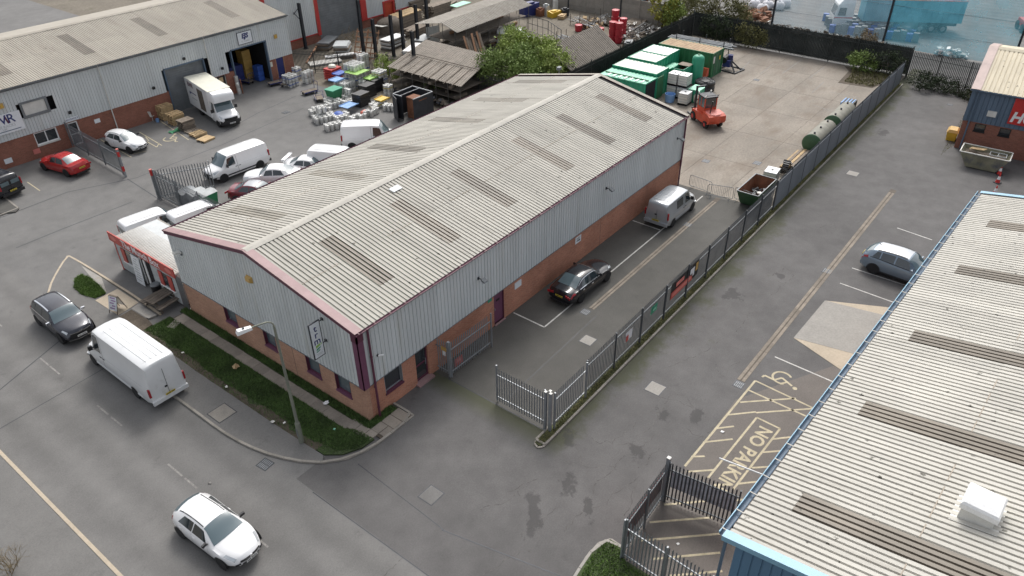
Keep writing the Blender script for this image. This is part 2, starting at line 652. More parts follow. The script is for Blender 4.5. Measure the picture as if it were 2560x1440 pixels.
mk('cream_box', (.66, .65, .55), .5, var=.07, scale=1)
mk('red', (.50, .025, .022), .45, var=.1)
mk('red_faded', (.45, .075, .06), .5, var=.14)
mk('red_trim', (.45, .04, .035), .5, var=.1)
mk('orange_red', (.52, .075, .035), .45, var=.14, scale=2, dirt=((.25, .06, .04), .36, 3))
mk('pink_red', (.62, .19, .16), .5, var=.12)
mk('yellow', (.62, .40, .04), .5, var=.1)
mk('amber', (.52, .33, .10), .5, var=.1)
mk('navy', (.02, .03, .14), .5, var=.15)
mk('blue', (.04, .10, .38), .5, var=.2)
mk('blue_light', (.20, .36, .62), .5, var=.15)
mk('green_bin', (.03, .20, .09), .45, var=.12)
mk('green_container', (.035, .155, .065), .5, var=.2, scale=1.2, dirt=((.16, .17, .10), .38, 1.6), stretch=(2, 2, .4))
mk('green_unit', (.03, .29, .17), .45, var=.1, scale=1)
mk('green_pale', (.26, .58, .42), .45, var=.12, scale=1)
mk('green_lime', (.30, .52, .12), .5, var=.12)
mk('rust_roof', (.36, .255, .155), .8, var=.22, scale=2.2, dirt=((.26, .16, .09), .48, 2.5))
mk('white_roof_panel', (.70, .68, .62), .55, var=.1, scale=2, dirt=((.44, .33, .26), .42, 2.2))
mk('rust', (.20, .085, .045), .85, var=.3, scale=2)
mk('wood', (.46, .33, .18), .8, var=.16, scale=3, rnd=.2)
mk('wood_grey', (.20, .165, .13), .9, var=.2, scale=3, rnd=.25)
mk('wood_old', (.12, .10, .08), .9, var=.25, scale=3, rnd=.2)
mk('timber_brown', (.36, .20, .12), .85, var=.18, scale=3, rnd=.15)
mk('board_grey', (.40, .42, .42), .6, var=.12, scale=2, rnd=.12)
mk('keg_steel', (.66, .66, .64), .35, .6, var=.15, scale=6, rnd=.15)
mk('keg_band_blue', (.05, .12, .42), .4, var=.1)
mk('keg_band_gold', (.50, .42, .12), .4, var=.1)
mk('tank_green', (.05, .115, .055), .55, var=.2, scale=1.5)
mk('tank_top', (.21, .205, .17), .7, var=.2, scale=1.8, dirt=((.30, .27, .22), .42, 1.5))
mk('ibc_plastic', (.66, .66, .60), .5, var=.06)
mk('plate_yellow', (.60, .46, .05), .5, var=.05)
mk('plate_white', (.70, .70, .68), .5, var=.05)
mk('lamp_red', (.32, .012, .018), .25, var=.1, coat=.4)
mk('lamp_clear', (.55, .58, .60), .12, .3, var=.1, coat=.5)
mk('lamp_post', (.20, .21, .17), .6, .2, var=.15, scale=1)
mk('leaf_green', (.16, .225, .055), .75, var=.25, scale=1.2, fine=.2, rnd=.1)
mk('leaf_bright', (.24, .305, .07), .75, var=.25, scale=1.2, fine=.2)
mk('leaf_olive', (.135, .13, .045), .8, var=.3, scale=1.2, fine=.2)
mk('leaf_yellow', (.26, .25, .035), .8, var=.25, scale=1.2, fine=.2)
mk('leaf_dark', (.03, .045, .018), .85, var=.35, scale=1.2, fine=.2)
mk('grass_blade', (.075, .13, .032), .8, var=.35, scale=.8, fine=.25, fscale=9)
mk('grass_blade_bright', (.09, .155, .03), .8, var=.3, scale=.8, fine=.25, fscale=9)
mk('bark', (.09, .075, .055), .9, var=.25, scale=5)
mk('twig', (.20, .155, .09), .9, var=.25, scale=5)
mk('red_drum', (.42, .03, .045), .45, var=.14, scale=2)
mk('bulk_bag', (.62, .62, .64), .8, var=.14, scale=3)
mk_net('net_blue', (.13, .36, .45), .46)
mk_net('net_pale', (.30, .44, .52), .30)
mk_net('fence_mesh', (.035, .042, .04), .82)
# ------------------------------------------------------------------ ground, roads, pavements


def sheet(name, pts, z, mat, parent=None):
    return struct(name, MB().poly([(p[0], p[1], z) for p in pts]), mat, parent)


def strip(mb, a, b, w, z):
    a, b = Vector((a[0], a[1], 0)), Vector((b[0], b[1], 0))
    n = (b - a).normalized().cross(Vector((0, 0, 1))) * (w / 2)
    mb.poly([(p.x, p.y, z) for p in (a + n, b + n, b - n, a - n)])


def xy(px, py):
    q = P(px, py)
    return (q.x, q.y)


sheet('ground', [(-260, -260), (320, -260), (320, 320), (-260, 320)], 0, 'asphalt_yard')
road = sheet('estate_road', [(-12.0, -120), (-4.55, -120), (-4.55, 120), (-12.0, 120)], .004, 'asphalt_road')
# road markings of the carriageway: worn centre dashes and the joint lines at the bell mouth
mb = MB()
for y in (10.9, 9.6, 4.3, 3.1, -2.0, 16, 17.2, 23, 24.2):
    strip(mb, (-7.62, y), (-7.62, y + 1.0 + .3 * random.random()), .085, .0085)
struct('road_marking', mb, 'paint_faint', road)
mb = MB()
strip(mb, (-4.6, -1.2), (-4.35, -60), .05, .009)
strip(mb, xy(895, 1160), xy(1110, 1325), .04, .0095)
strip(mb, xy(1105, 1325), xy(1400, 1440), .05, .0095)
strip(mb, (-11.9, 16.5), (-4.9, 19.5), .06, .009)
strip(mb, (-11.9, 14.2), (-4.9, 14.6), .04, .0095)
struct('tarmac_joint', mb, 'steel_dark', road)

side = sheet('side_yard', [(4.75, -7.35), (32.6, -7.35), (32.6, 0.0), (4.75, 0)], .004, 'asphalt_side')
front = sheet('forecourt', [(-4.55, -60), (75, -60), (75, -7.35), (4.75, -7.35), (4.75, 0), (-4.55, 0)], .004, 'asphalt_front')
sheet('rear_ground', [(33, 14.0), (75, 14.0), (140, 60), (140, 120), (30, 120), (30, 52)], .003, 'rough_ground')
sheet('rear_yard_ground', [(72.5, -70), (200, -70), (200, 60), (72.5, 60)], .0055, 'asphalt_road')

# far footway on the other side of the estate road
fw = struct('far_footway', MB().box(-15.05, -12.15, -60, 60, -.1, .055), 'pavement')
kb = struct('far_kerb', MB().box(-12.15, -12.0, -59.9, 59.9, -.1, .075), 'concrete_tan')
struct('far_verge_edging', MB().box(-15.17, -15.05, -59.9, 59.9, -.1, .075), 'concrete_tan')
struct('far_verge', MB().box(-40, -15.17, -60, 60, -.1, .06), 'rough_ground')

# near footway, bounded by kerb stones that sweep round into the side yard
KZ = .11
kerb_pts = [(-4.86, 24.2), (-4.86, 5.2), (-4.72, 3.6), (-4.35, 2.0), (-3.85, .75), (-3.2, -.25), (-2.35, -.95), (-1.4, -1.3), (-.5, -1.42), (1.62, -1.42), (1.62, -.03)]


def along(pts, step):
    """resample a polyline at an even step"""
    out, carry = [Vector((*pts[0], 0))], 0.0
    for a, b in zip(pts[:-1], pts[1:]):
        a, b = Vector((*a, 0)), Vector((*b, 0))
        L = (b - a).length
        d = step - carry
        while d <= L + 1e-6:
            out.append(a + (b - a) * (d / L))
            d += step
        carry = L - (d - step)
    return out


def kerb_run(name, pts, mat='kerb', w=.13, h=KZ, step=.915):
    par = struct(name, MB().add(*_ribbon(pts, w * .8, .0, h * .55)), mat)
    st = along(pts, step)
    if (st[-1] - Vector((*pts[-1], 0))).length > .12:
        st.append(Vector((*pts[-1], 0)))
    for a, b in zip(st[:-1], st[1:]):
        d = (b - a)
        L = d.length - .012
        me = MB()
        x, c = L / 2, .018
        me.add([(-x, -w / 2, -.06), (x, -w / 2, -.06), (x, w / 2, -.06), (-x, w / 2, -.06),
                (-x, -w / 2, h - c), (x, -w / 2, h - c), (x, w / 2, h - c), (-x, w / 2, h - c),
                (-x + .006, -w / 2 + c, h), (x - .006, -w / 2 + c, h), (x - .006, w / 2 - .004, h), (-x + .006, w / 2 - .004, h)],
               [(0, 1, 5, 4), (1, 2, 6, 5), (2, 3, 7, 6), (3, 0, 4, 7), (4, 5, 9, 8), (5, 6, 10, 9), (6, 7, 11, 10), (7, 4, 8, 11), (8, 9, 10, 11)])
        o = part('kerb_stone', me, mat, par)
        o.location = ((a + b) / 2) + Vector((0, 0, random.uniform(-.004, .004)))
        o.rotation_euler = (0, 0, math.atan2(d.y, d.x))
    return par


def _ribbon(pts, w, z0, z1):
    m = MB()
    for a, b in zip(pts[:-1], pts[1:]):
        m.bar((a[0], a[1], (z0 + z1) / 2), (b[0], b[1], (z0 + z1) / 2), w, z1 - z0)
    return m.v, m.f


kerb_run('kerb', kerb_pts)
foot = kerb_pts[:9]
# footway surface inside the kerb, reaching back to the grass
fwpts = [(-4.80, 24.2), (-4.80, 5.2), (-4.66, 3.6), (-4.29, 2.0), (-3.80, .8), (-3.16, -.2), (-2.9, .05), (-2.95, 1.2), (-3.02, 4), (-3.06, 10), (-3.0, 15.5), (-3.1, 24.2)]
struct('footway', MB().prism(fwpts[::-1], -.1, KZ - .012), 'pavement')
# utility cover in the footway and gully in the road


def cover(name, px, py, sx, sy, z, rz, mat, label, slots=0, frame='steel_dark', group=None):
    c = P(px, py)
    t = thing(name, label, 'cover', (c.x, c.y, z), rz, group)
    part('frame', MB().box(-sx / 2 - .05, sx / 2 + .05, -sy / 2 - .05, sy / 2 + .05, -.02, .006), frame, t)
    if slots:
        m = MB()
        for i in range(slots):
            y = -sy / 2 + (i + .5) * sy / slots
            m.box(-sx / 2, -.02, y - .02, y + .02, .006, .016)
            m.box(.02, sx / 2, y - .02, y + .02, .006, .016)
        part('grate', m, 'steel_galv_dark', t)
    else:
        part('lid', MB().box(-sx / 2, sx / 2, -sy / 2, sy / 2, .006, .014), mat, t)
    return t


cover('utility_cover', 556, 1036, .95, 1.0, KZ - .012, 0, 'kerb', 'square concrete inspection cover in the footway beside the grass')
cover('gully_grate', 663, 1161, .50, .56, .004, .1, 'steel_dark', 'black iron gully grate in the road near the bend of the kerb', 6)
cover('utility_cover', 1470, 851, .7, .7, .004, 0, 'concrete_ramp', 'pale square cover in the tarmac beside the long palisade fence')
cover('utility_cover', 1638, 971, .8, .8, .004, 0, 'concrete_ramp', 'pale square cover in the cracked forecourt left of the hatched bays')
cover('utility_cover', 1078, 1238, .8, .75, .004, 0, 'asphalt_road', 'dull square cover in the bell mouth beside the white hatchback')
cover('utility_cover', 2132, 434, .8, .8, .004, 0, 'concrete_ramp', 'pale square cover in the lane beyond the skip lorry drain')
cover('gully_grate', 2375, 262, .4, .4, .004, 0, 'steel_dark', 'small dark cover in the far lane by the blue trade unit', 4)
cover('gully_grate', 1463, 780, .45, .45, .004, 0, 'steel_dark', 'square gully grate at the near end of the channel beside the black saloon', 5)
cover('gully_grate', 1719, 562, .45, .45, .004, 0, 'steel_dark', 'square gully grate in the channel behind the silver van', 5)
cover('gully_grate', 1847, 962, .45, .45, .004, 0, 'steel_dark', 'square gully grate at the near end of the forecourt drainage channel', 5)
cover('gully_grate', 2068, 678, .5, .5, .004, 0, 'steel_dark', 'square gully grate midway along the forecourt drainage channel', 5)
cover('gully_grate', 1765, 403, .5, .5, .012, 0, 'steel_dark', 'round-cornered iron grate set in the concrete yard near the barriers', 5)
cover('gully_grate', 1893, 408, .6, .5, .012, 0, 'steel_dark', 'iron grate in the concrete yard near the timber stack', 5)
cover('gully_grate', 1891, 200, .5, .5, .012, 0, 'steel_dark', 'small iron grate in the far concrete yard in front of the bays', 5)
cover('gully_grate', 715, 281, .6, .5, .004, 0, 'steel_dark', 'dark gully grate in the left yard between box van and kegs', 5)

# channel drains: lines of stone blocks


def channel(name, a, b, w, mat, step=1.0):
    par = struct(name, MB().bar((a[0], a[1], .002), (b[0], b[1], .002), w + .03, .012), 'wood_old')
    st = along([a, b], step)
    for p, q in zip(st[:-1], st[1:]):
        d = q - p
        L = d.length - .02
        o = part('channel_block', MB().add(*MB().box(-L / 2, L / 2, -w / 2, -.04, -.01, .014).box(-L / 2, L / 2, .04, w / 2, -.01, .014).__dict__.values()), mat, par)
        o.location = (p + q) / 2
        o.rotation_euler = (0, 0, math.atan2(d.y, d.x))


mk('channel_stone', (.215, .185, .15), .9, var=.2, scale=1.5, fine=.15, fscale=14, rnd=.15)
channel('drainage_channel', (14.6, -3.58), (32.3, -3.52), .34, 'channel_stone')
channel('drainage_channel', (13.9, -13.3), (41.5, -13.62), .40, 'channel_stone')

# side-yard bays
mb = MB()
for a, b in (((11.5, -.1), (11.45, -2.38)), ((11.45, -2.38), (25.4, -2.40)), ((25.4, -2.40), (25.45, -.1)), ((25.4, -2.4), (31.9, -2.42))):
    strip(mb, a, b, .09, .0085)
struct('bay_line', mb, 'paint_white', side)
mb = MB()
strip(mb, (4.75, -.95), (4.75, -7.2), .05, .0075)
strip(mb, (5.6, -4.4), (14.2, -4.2), .035, .0075)
struct('tarmac_joint', mb, 'steel_dark', side)

# forecourt markings on the right
mk_line = [((1985, 0), 0)]
mb = MB()
for a, b in (((2130, 670), (2272, 716)), ((2100, 708), (2245, 760)), ((1937, 892), (2090, 958)), ((2243, 570), (2330, 600))):
    strip(mb, xy(*a), xy(*b), .085, .009)
struct('bay_line', mb, 'paint_white', front)
bay = sheet('hatched_bay', [(0.85, -13.75), (12.4, -13.7), (19.0, -17.3), (19, -21), (0.6, -21)], .007, 'bay_bitumen')
mb = MB()
strip(mb, xy(1888, 952), xy(1712, 1166), .11, .0115)
hatch = [((1888, 952), (2040, 1024)), ((1868, 974), (2035, 1050)), ((1850, 1006), (1990, 996)), ((1815, 1038), (1890, 1030)), ((1787, 1072), (1835, 1066)), ((1758, 1106), (1832, 1098)),
         ((1728, 1142), (1762, 1141)), ((1716, 1180), (1785, 1175)), ((1890, 1032), (2030, 1022)), ((1932, 1098), (1985, 1092)), ((1906, 1131), (1975, 1126)), ((1880, 1170), (1940, 1166)), ((1842, 1210), (1900, 1204)),
         ((1660, 1262), (1775, 1252)), ((1624, 1306), (1780, 1294)), ((1600, 1352), (1810, 1334)), ((1630, 1398), (1800, 1382)), ((1675, 1440), (1806, 1428)), ((1835, 1252), (1857, 1249))]
for a, b in hatch:
    strip(mb, xy(*a), xy(*b), .10, .0119)
struct('hatch_line', mb, 'paint_cream', bay)
# the NO PARKING panel
mb = MB()
strip(mb, xy(1950, 1072), xy(1832, 1225), .10, .0123)
strip(mb, xy(1892, 1044), xy(1770, 1195), .10, .0123)
strip(mb, xy(1892, 1044), xy(1950, 1072), .10, .0123)
struct('panel_line', mb, 'paint_cream', bay)
a, b = P(1918, 1070), P(1806, 1216)
rd = (b - a)
rd.z = 0
rd.normalize()
o0 = (P(1905, 1068) + P(1772, 1238)) / 2
text('lettering', 'NO PARKING', .92, 'paint_cream', bay, (o0.x - .02, o0.y - .18, .0125), rd, Vector((0, 0, 1)).cross(rd), extrude=.0004, bold=.022)
# wheelchair symbols painted on the bays


def wheelchair(parent, c, ang, s, z, mat):
    m = MB()
    pts = [(math.cos(t) * .42, math.sin(t) * .42) for t in np.linspace(RAD(-200), RAD(60), 14)]

    def tr(p):
        x, y = p[0] * s, p[1] * s
        return (c[0] + x * math.cos(ang) - y * math.sin(ang), c[1] + x * math.sin(ang) + y * math.cos(ang))
    pl = [[tr(p) for p in pts], [tr(p) for p in ((-.05, .62), (0, .0), (.42, -.02), (.62, -.45), (.80, -.40))], [tr(p) for p in ((-.02, .32), (.35, .30))]]
    for q in pl:
        for u, v in zip(q[:-1], q[1:]):
            strip(m, u, v, .10 * s, z + random.uniform(0, .0006))
    m.prism([tr((-.06 + .11 * math.cos(t), .80 + .11 * math.sin(t))) for t in np.linspace(0, 2 * math.pi, 9)[:-1]], z - .002, z)
    return struct('wheelchair_symbol', m, mat, parent)


wheelchair(bay, xy(1955, 945), RAD(150), 1.15, .012, 'paint_cream')

# concrete ramp to the blue unit's door
rp = [xy(1984, 845), xy(2062, 752), (24.6, -19.0), (20.0, -19.0)]
ramp = struct('concrete_ramp', MB().prism(rp[::-1], -.05, .03), 'concrete_ramp')
struct('ramp_side', MB().prism([rp[1], (26.0, -19), (24.62, -19)][::-1], -.05, .022), 'concrete_tan', ramp)
struct('ramp_side', MB().prism([(20.0, -19), (17.2, -19), rp[0]][::-1], -.05, .022), 'concrete_tan', ramp)

# concrete service yard behind the unit, cast in big bays
cy = struct('concrete_yard', MB().box(32.62, 69.4, -7.35, 17.2, -.05, .004), 'soil')
xs = [32.62, 38.9, 45.2, 51.5, 57.8, 63.9, 69.4]
ys = [-7.35, -3.55, .65, 4.9, 9.0, 13.1, 17.2]
for i in range(6):
    for j in range(6):
        g = .014
        part('concrete_bay', MB().box(xs[i] + g, xs[i + 1] - g, ys[j] + g, ys[j + 1] - g, 0, .012 + random.uniform(-.0015, .0015)), 'concrete', cy)
mb = MB()
for px, py, qx, qy in ((1850, 178, 1876, 152), (1900, 186, 1935, 158), (1956, 184, 2006, 148), (2023, 196, 2060, 168), (2030, 232, 2060, 205), (2075, 230, 2150, 246), (2030, 262, 2105, 286), (2100, 210, 2140, 172)):
    strip(mb, xy(px, py), xy(qx, qy), .09, .0162)
struct('bay_line', mb, 'paint_faint', cy)

# left yard bays
mb = MB()
for a, b in (((252, 349), (328, 393)), ((348, 330), (405, 364)), ((360, 350), (392, 368)), ((392, 368), (398, 358)), ((364, 342), (372, 352)), ((400, 302), (472, 350)), ((68, 455), (100, 477)), ((0, 500), (42, 530)), ((330, 386), (365, 378))):
    strip(mb, xy(*a), xy(*b), .085, .0085)
struct('bay_line', mb, 'paint_cream')
wl = wheelchair(None, xy(425, 347), RAD(-60), 1.3, .009, 'paint_cream')
mb = MB()
for pts in ([(0, 545), (170, 480), (340, 445), (470, 395), (560, 360), (760, 270)], [(560, 330), (640, 285), (740, 240)], [(318, 447), (400, 500)], [(40, 620), (150, 575), (330, 505)]):
    for a, b in zip(pts[:-1], pts[1:]):
        strip(mb, xy(*a), xy(*b), .07, .0055)
struct('tarmac_joint', mb, 'steel_dark')
# left kerbed corner at the frame edge
mb = MB()
struct('corner_island', MB().prism([xy(0, 490), xy(48, 524), xy(40, 532), xy(0, 536)][::-1], 0, .1), 'asphalt_side')
kerb_run('kerb', [xy(0, 486), xy(47, 523), xy(0, 540)], w=.13)

# cracks and tar patches of the forecourt, as they run in the surface
rs = np.random.RandomState(2)


def crack(mb, pts, w=.035, z=.0068):
    pts = [Vector((*xy(*p), 0)) for p in pts]
    for _ in range(3):
        q = [pts[0]]
        for a, b in zip(pts[:-1], pts[1:]):
            d = b - a
            q += [(a + b) / 2 + Vector((-d.y, d.x, 0)) * rs.normal(0, .11), b]
        pts = q
    for i, (a, b) in enumerate(zip(pts[:-1], pts[1:])):
        if (b - a).length > 1e-4 and rs.rand() < .9:
            strip(mb, a, b, w * rs.uniform(.35, 1.3), z + rs.uniform(0, .0015))


cm = MB()
for p in ([(1440, 1110), (1450, 1135), (1455, 1160), (1500, 1165), (1540, 1175)], [(1400, 1150), (1440, 1155)], [(1270, 1230), (1300, 1215), (1345, 1195)], [(1298, 1220), (1300, 1240)], [(1200, 1275), (1240, 1262), (1290, 1235)], [(1500, 1200), (1540, 1165), (1560, 1140), (1590, 1135)], [(1455, 1070), (1470, 1090), (1500, 1110), (1530, 1110), (1560, 1080), (1590, 1055)], [(1590, 1090), (1620, 1075), (1645, 1050), (1660, 1020)], [(1545, 1110), (1590, 1115), (1640, 1085)], [(1590, 1170), (1620, 1160), (1625, 1140), (1600, 1120)], [(1625, 1140), (1650, 1120), (1665, 1130)], [(1640, 990), (1690, 1000), (1720, 1015), (1735, 1022)], [(1690, 980), (1715, 990), (1735, 1020)], [(1660, 1010), (1680, 985)], [(1800, 1050), (1780, 1070), (1740, 1100)], [(1700, 1055), (1730, 1085), (1790, 1110)], [(1400, 1330), (1440, 1290), (1480, 1240), (1500, 1200)], [(1480, 1270), (1530, 1235), (1600, 1190)], [(1300, 1350), (1350, 1310), (1390, 1270)], [(1200, 1440), (1260, 1400), (1330, 1380)], [(1560, 1290), (1580, 1250), (1590, 1210)], [(1660, 920), (1700, 905), (1760, 880), (1800, 850)], [(1840, 830), (1870, 800), (1890, 780)], [(1930, 690), (1960, 670), (1985, 690), (1960, 710), (1940, 700)], [(1890, 735), (1920, 740), (1950, 715)], [(2050, 570), (2080, 560), (2100, 575)], [(1790, 910), (1810, 940), (1850, 900)], [(2140, 560), (2190, 520), (2250, 490), (2330, 510)], [(2200, 490), (2240, 465), (2290, 440)], [(1690, 1440), (1700, 1400)], [(960, 1440), (1000, 1400), (1015, 1385)]):
    crack(cm, p)
mk('tar_dark', (.062, .058, .054), .75, var=.3, scale=2, fine=.35, fscale=18, dirt=((.125, .118, .11), .52, 4))
struct('tarmac_crack', cm, 'tar_dark', front)
# footway island beside the snack cabin
ip = [xy(120, 742), xy(128, 715), xy(140, 690), xy(172, 643), xy(200, 660), xy(330, 742), xy(395, 790)]
isl = struct('footway_island', MB().prism([xy(120, 742), xy(140, 690), xy(172, 643), xy(250, 693), xy(395, 790), (-2.6, 17.0), (-2.9, 15.6), (-4.8, 16.0), (-4.80, 21.0)][::-1], -.05, KZ - .006), 'pavement')
kerb_run('island_kerb', [xy(118, 752), xy(128, 715), xy(142, 686), xy(170, 641), xy(205, 660), xy(330, 738), xy(402, 788)], 'concrete_tan', w=.14)
struct('concrete_strip', MB().prism([xy(205, 668), xy(255, 697), xy(268, 735), xy(246, 718)][::-1], 0, KZ + .004), 'concrete_ramp', isl)
struct('tan_slab', MB().prism([xy(240, 755), xy(295, 726), xy(348, 760), xy(297, 792)][::-1], 0, KZ + .012), 'concrete_tan', isl)
struct('concrete_strip', MB().prism([xy(348, 762), xy(392, 792), xy(372, 800), xy(330, 775)][::-1], 0, KZ + .008), 'concrete_ramp', isl)
struct('bare_soil', MB().prism([xy(298, 796), xy(330, 778), xy(372, 803), xy(382, 815), xy(350, 836), xy(322, 822)][::-1], 0, KZ + .010), 'soil', isl)


def grass_patch(name, outline, n, z, mat, hgt=.10, wdt=.018, lean=.06, label=None, rows=None):
    """upright blades scattered over an outline"""
    xs_ = [p[0] for p in outline]
    ys_ = [p[1] for p in outline]
    rs = np.random.RandomState(len(outline) * 31 + n)

    def inside(x, y):
        c = False
        j = len(outline) - 1
        for i in range(len(outline)):
            xi, yi = outline[i][:2]
            xj, yj = outline[j][:2]
            if (yi > y) != (yj > y) and x < (xj - xi) * (y - yi) / (yj - yi) + xi:
                c = not c
            j = i
        return c
    v, f = [], []
    k = 0
    while k < n:
        x = rs.uniform(min(xs_), max(xs_))
        y = rs.uniform(min(ys_), max(ys_))
        if not inside(x, y):
            continue
        k += 1
        a = rs.uniform(0, math.pi * 2)
        h = hgt * rs.uniform(.45, 1.25)
        w = wdt * rs.uniform(.6, 1.4)
        dx, dy = math.cos(a) * w, math.sin(a) * w
        lx, ly = rs.normal(0, lean), rs.normal(0, lean)
        o = len(v)
        v += [(x - dx, y - dy, z), (x + dx, y + dy, z), (x + lx, y + ly, z + h)]
        f.append((o, o + 1, o + 2))
    m = MB()
    m.v, m.f = v, f
    o = link(name, m.mesh(name, mat))
    o['kind'] = 'stuff'
    if label:
        tag(o, label, 'grass')
    return o


ig = [xy(*p) for p in ((190, 700), (205, 690), (230, 700), (255, 722), (266, 738), (240, 750), (205, 740), (186, 722))]
struct('grass_bed', MB().prism(ig[::-1], 0, KZ + .006), 'grass_ground', isl)
grass_patch('tuft_grass', ig, 5200, KZ, 'grass_blade_bright', .13, .022, .07, 'rough green grass clump on the footway island by the snack cabin')

# lawn in front of the unit
lawn = [(-3.0, 15.9), (-3.05, 10), (-3.0, 4), (-2.9, 1.1), (-2.85, .1), (-2.3, -.6), (-1.45, -1.02), (-.72, -1.08), (-.80, .1), (-1.1, .55), (-1.14, 15.9)]
struct('lawn_bed', MB().prism(lawn[::-1], -.05, .085), 'grass_ground')
# worn soil edge of the lawn along the footway
edge = [(-3.12 + .1 * math.sin(y * 2.3), y) for y in np.linspace(.6, 15.8, 30)]
edge2 = [(-2.55 + .22 * math.sin(y * 1.7 + 1) + .12 * math.sin(y * 4.1), y) for y in np.linspace(15.8, .6, 30)]
struct('worn_soil', MB().prism((edge + edge2)[::-1], -.05, .094), 'soil')
inner = [(-2.75, 15.8), (-2.55, 12), (-2.7, 8), (-2.5, 4.5), (-2.6, 1.5), (-2.3, -.2), (-1.7, -.85), (-.75, -1.0), (-.85, .1), (-1.14, .6), (-1.16, 15.8)]
grass_patch('lawn_grass', inner, 30000, .085, 'grass_blade', .09, .02, .05, 'mown dark green grass of the verge between footway and unit')
grass_patch('lawn_grass', lawn, 9000, .085, 'grass_blade', .08, .018, .05, 'thin grass and weeds at the worn edge of the verge by the footway')
struct('wall_bed', MB().prism([(-.5, 15.9), (-.5, -.42), (.2, -.55), (1.45, -.5), (1.45, 0.02), (0.02, .02), (0.02, 15.9)], -.05, .075), 'grass_ground')
grass_patch('wall_weeds', [(-.45, 15.9), (-.45, -.35), (.2, -.5), (1.4, -.45), (1.4, -.02), (-.02, -.02), (-.02, 15.9)], 9000, .075, 'grass_blade', .13, .022, .05, 'strip of unmown grass and weeds along the foot of the front wall')

# paving slabs: the path before the front wall and the corner patio
pv = struct('slab_path', MB().box(-1.14, -.5, -.9, 15.6, -.05, .078).box(-.5, 1.52, -1.36, -.5, -.05, .078), 'soil')
y = 15.5
while y > .9:
    L = .88 if random.random() < .85 else .6
    o = part('paving_slab', MB().box(-.31, .31, -L / 2, L / 2, -.05, .012), 'slab', pv)
    o.location = (-.82 + random.uniform(-.015, .015), y - L / 2, .082 + random.uniform(-.004, .006))
    o.rotation_euler = (0, 0, random.uniform(-.012, .012))
    y -= L + .014
for x0, x1, y0, y1 in ((-.98, -.36, .15, .72), (-1.0, -.38, -.45, .13), (-.36, .30, -.98, -.47), (.32, .92, -1.34, -.47), (.94, 1.52, -1.34, -.47), (-.34, .30, -1.34, -1.0), (-.9, -.36, -.98, -.47)):
    part('paving_slab', MB().box(x0 + .008, x1 - .008, y0 + .008, y1 - .008, 0, .094 + random.uniform(-.004, .006)), 'slab', pv)
single('loose_slab', MB().box(-.36, .36, -.26, .26, 0, .03), 'kerb', 'grey square slab lying in the grass at the verge\'s far end', 'slab', (P(437, 814).x, P(437, 814).y, .09), .4)

# planted strip and kerb along the long fence
kerb_run('fence_kerb', [(3.95, -7.28), (3.7, -7.42), (3.62, -7.62), (3.8, -7.8), (4.2, -7.82), (66.5, -7.82)], 'kerb', w=.12)
struct('fence_strip', MB().prism([(3.78, -7.34), (66.5, -7.34), (66.5, -7.78), (4.1, -7.78), (3.72, -7.65)][::-1], -.05, .08), 'moss')
kerb_run('yard_kerb', [(3.95, -7.28), (5.3, -7.28)], 'kerb', w=.12)
grass_patch('strip_weeds', [(3.85, -7.4), (66, -7.4), (66, -7.75), (4.0, -7.75)], 8000, .08, 'leaf_olive', .10, .02, .06, 'low mossy weeds in the narrow bed under the long palisade fence')
# bottom corner verge
bv = [xy(1560, 1372), xy(1525, 1352), xy(1500, 1362), xy(1470, 1395), xy(1440, 1445), (-4.2, -13.2), (-4.2, -22), (.6, -22), (.75, -13.95)]
struct('verge_bed', MB().prism(bv, -.05, .10), 'grass_ground')
kerb_run('verge_kerb', [xy(1562, 1374), xy(1527, 1350), xy(1497, 1360), xy(1466, 1395), xy(1436, 1446), (-4.3, -13.2)], 'concrete_ramp', w=.13)
grass_patch('verge_grass', [xy(1560, 1385), xy(1525, 1358), xy(1502, 1368), xy(1474, 1400), xy(1450, 1445), (-2, -13.6), (-2, -20), (.3, -20), (.6, -14.2)], 9000, .10, 'grass_blade_bright', .12, .02, .06, 'bright green grass corner by the fence at the bottom edge')
# dark weedy patch in the far corner of the concrete yard
wpx = [xy(2095, 207), xy(2180, 220), (69.0, -7.2), (69.0, -1.2), xy(2122, 178)]
struct('weed_patch', MB().prism(wpx[::-1], 0, .03), 'soil')
# ------------------------------------------------------------------ profiled sheeting
_SH = {}


def sheet_mesh(width, length, depth, pitch=.25, valley=.07, mat='roof_cream', slant=.012, top=None, thick=.0):
    """one profiled sheet lying in local xy, ribs along y, crown at z=0; top = optional f(x)->length"""
    key = (round(width, 3), round(length, 3), depth, pitch, valley, mat, None if top is None else id(top))
    if top is None and key in _SH:
        return _SH[key]
    xs = []
    x = 0.0
    n = max(1, round(width / pitch))
    pt = width / n
    for i in range(n):
        a = i * pt
        xs += [(a, 0), (a + pt - valley - 2 * slant, 0), (a + pt - valley - slant, -depth), (a + pt - slant, -depth)]
    xs.append((width, 0))
    m = MB()
    m.grid([[(a, 0, z) for a, z in xs], [(a, length if top is None else top(a), z) for a, z in xs]])
    m.f = [f[::-1] for f in m.f]
    me = m.mesh('sheet', mat)
    if top is None:
        _SH[key] = me
    return me


def basis(o, x, y):
    x, y = Vector(x).normalized(), Vector(y).normalized()
    z = x.cross(y)
    m = Matrix((x, y, z)).transposed().to_4x4()
    m.translation = Vector(o)
    return m


def lay(name, me, parent, m):
    o = bpy.data.objects.new(name, me)
    C.objects.link(o)
    o.parent = parent
    o.matrix_basis = m
    return o


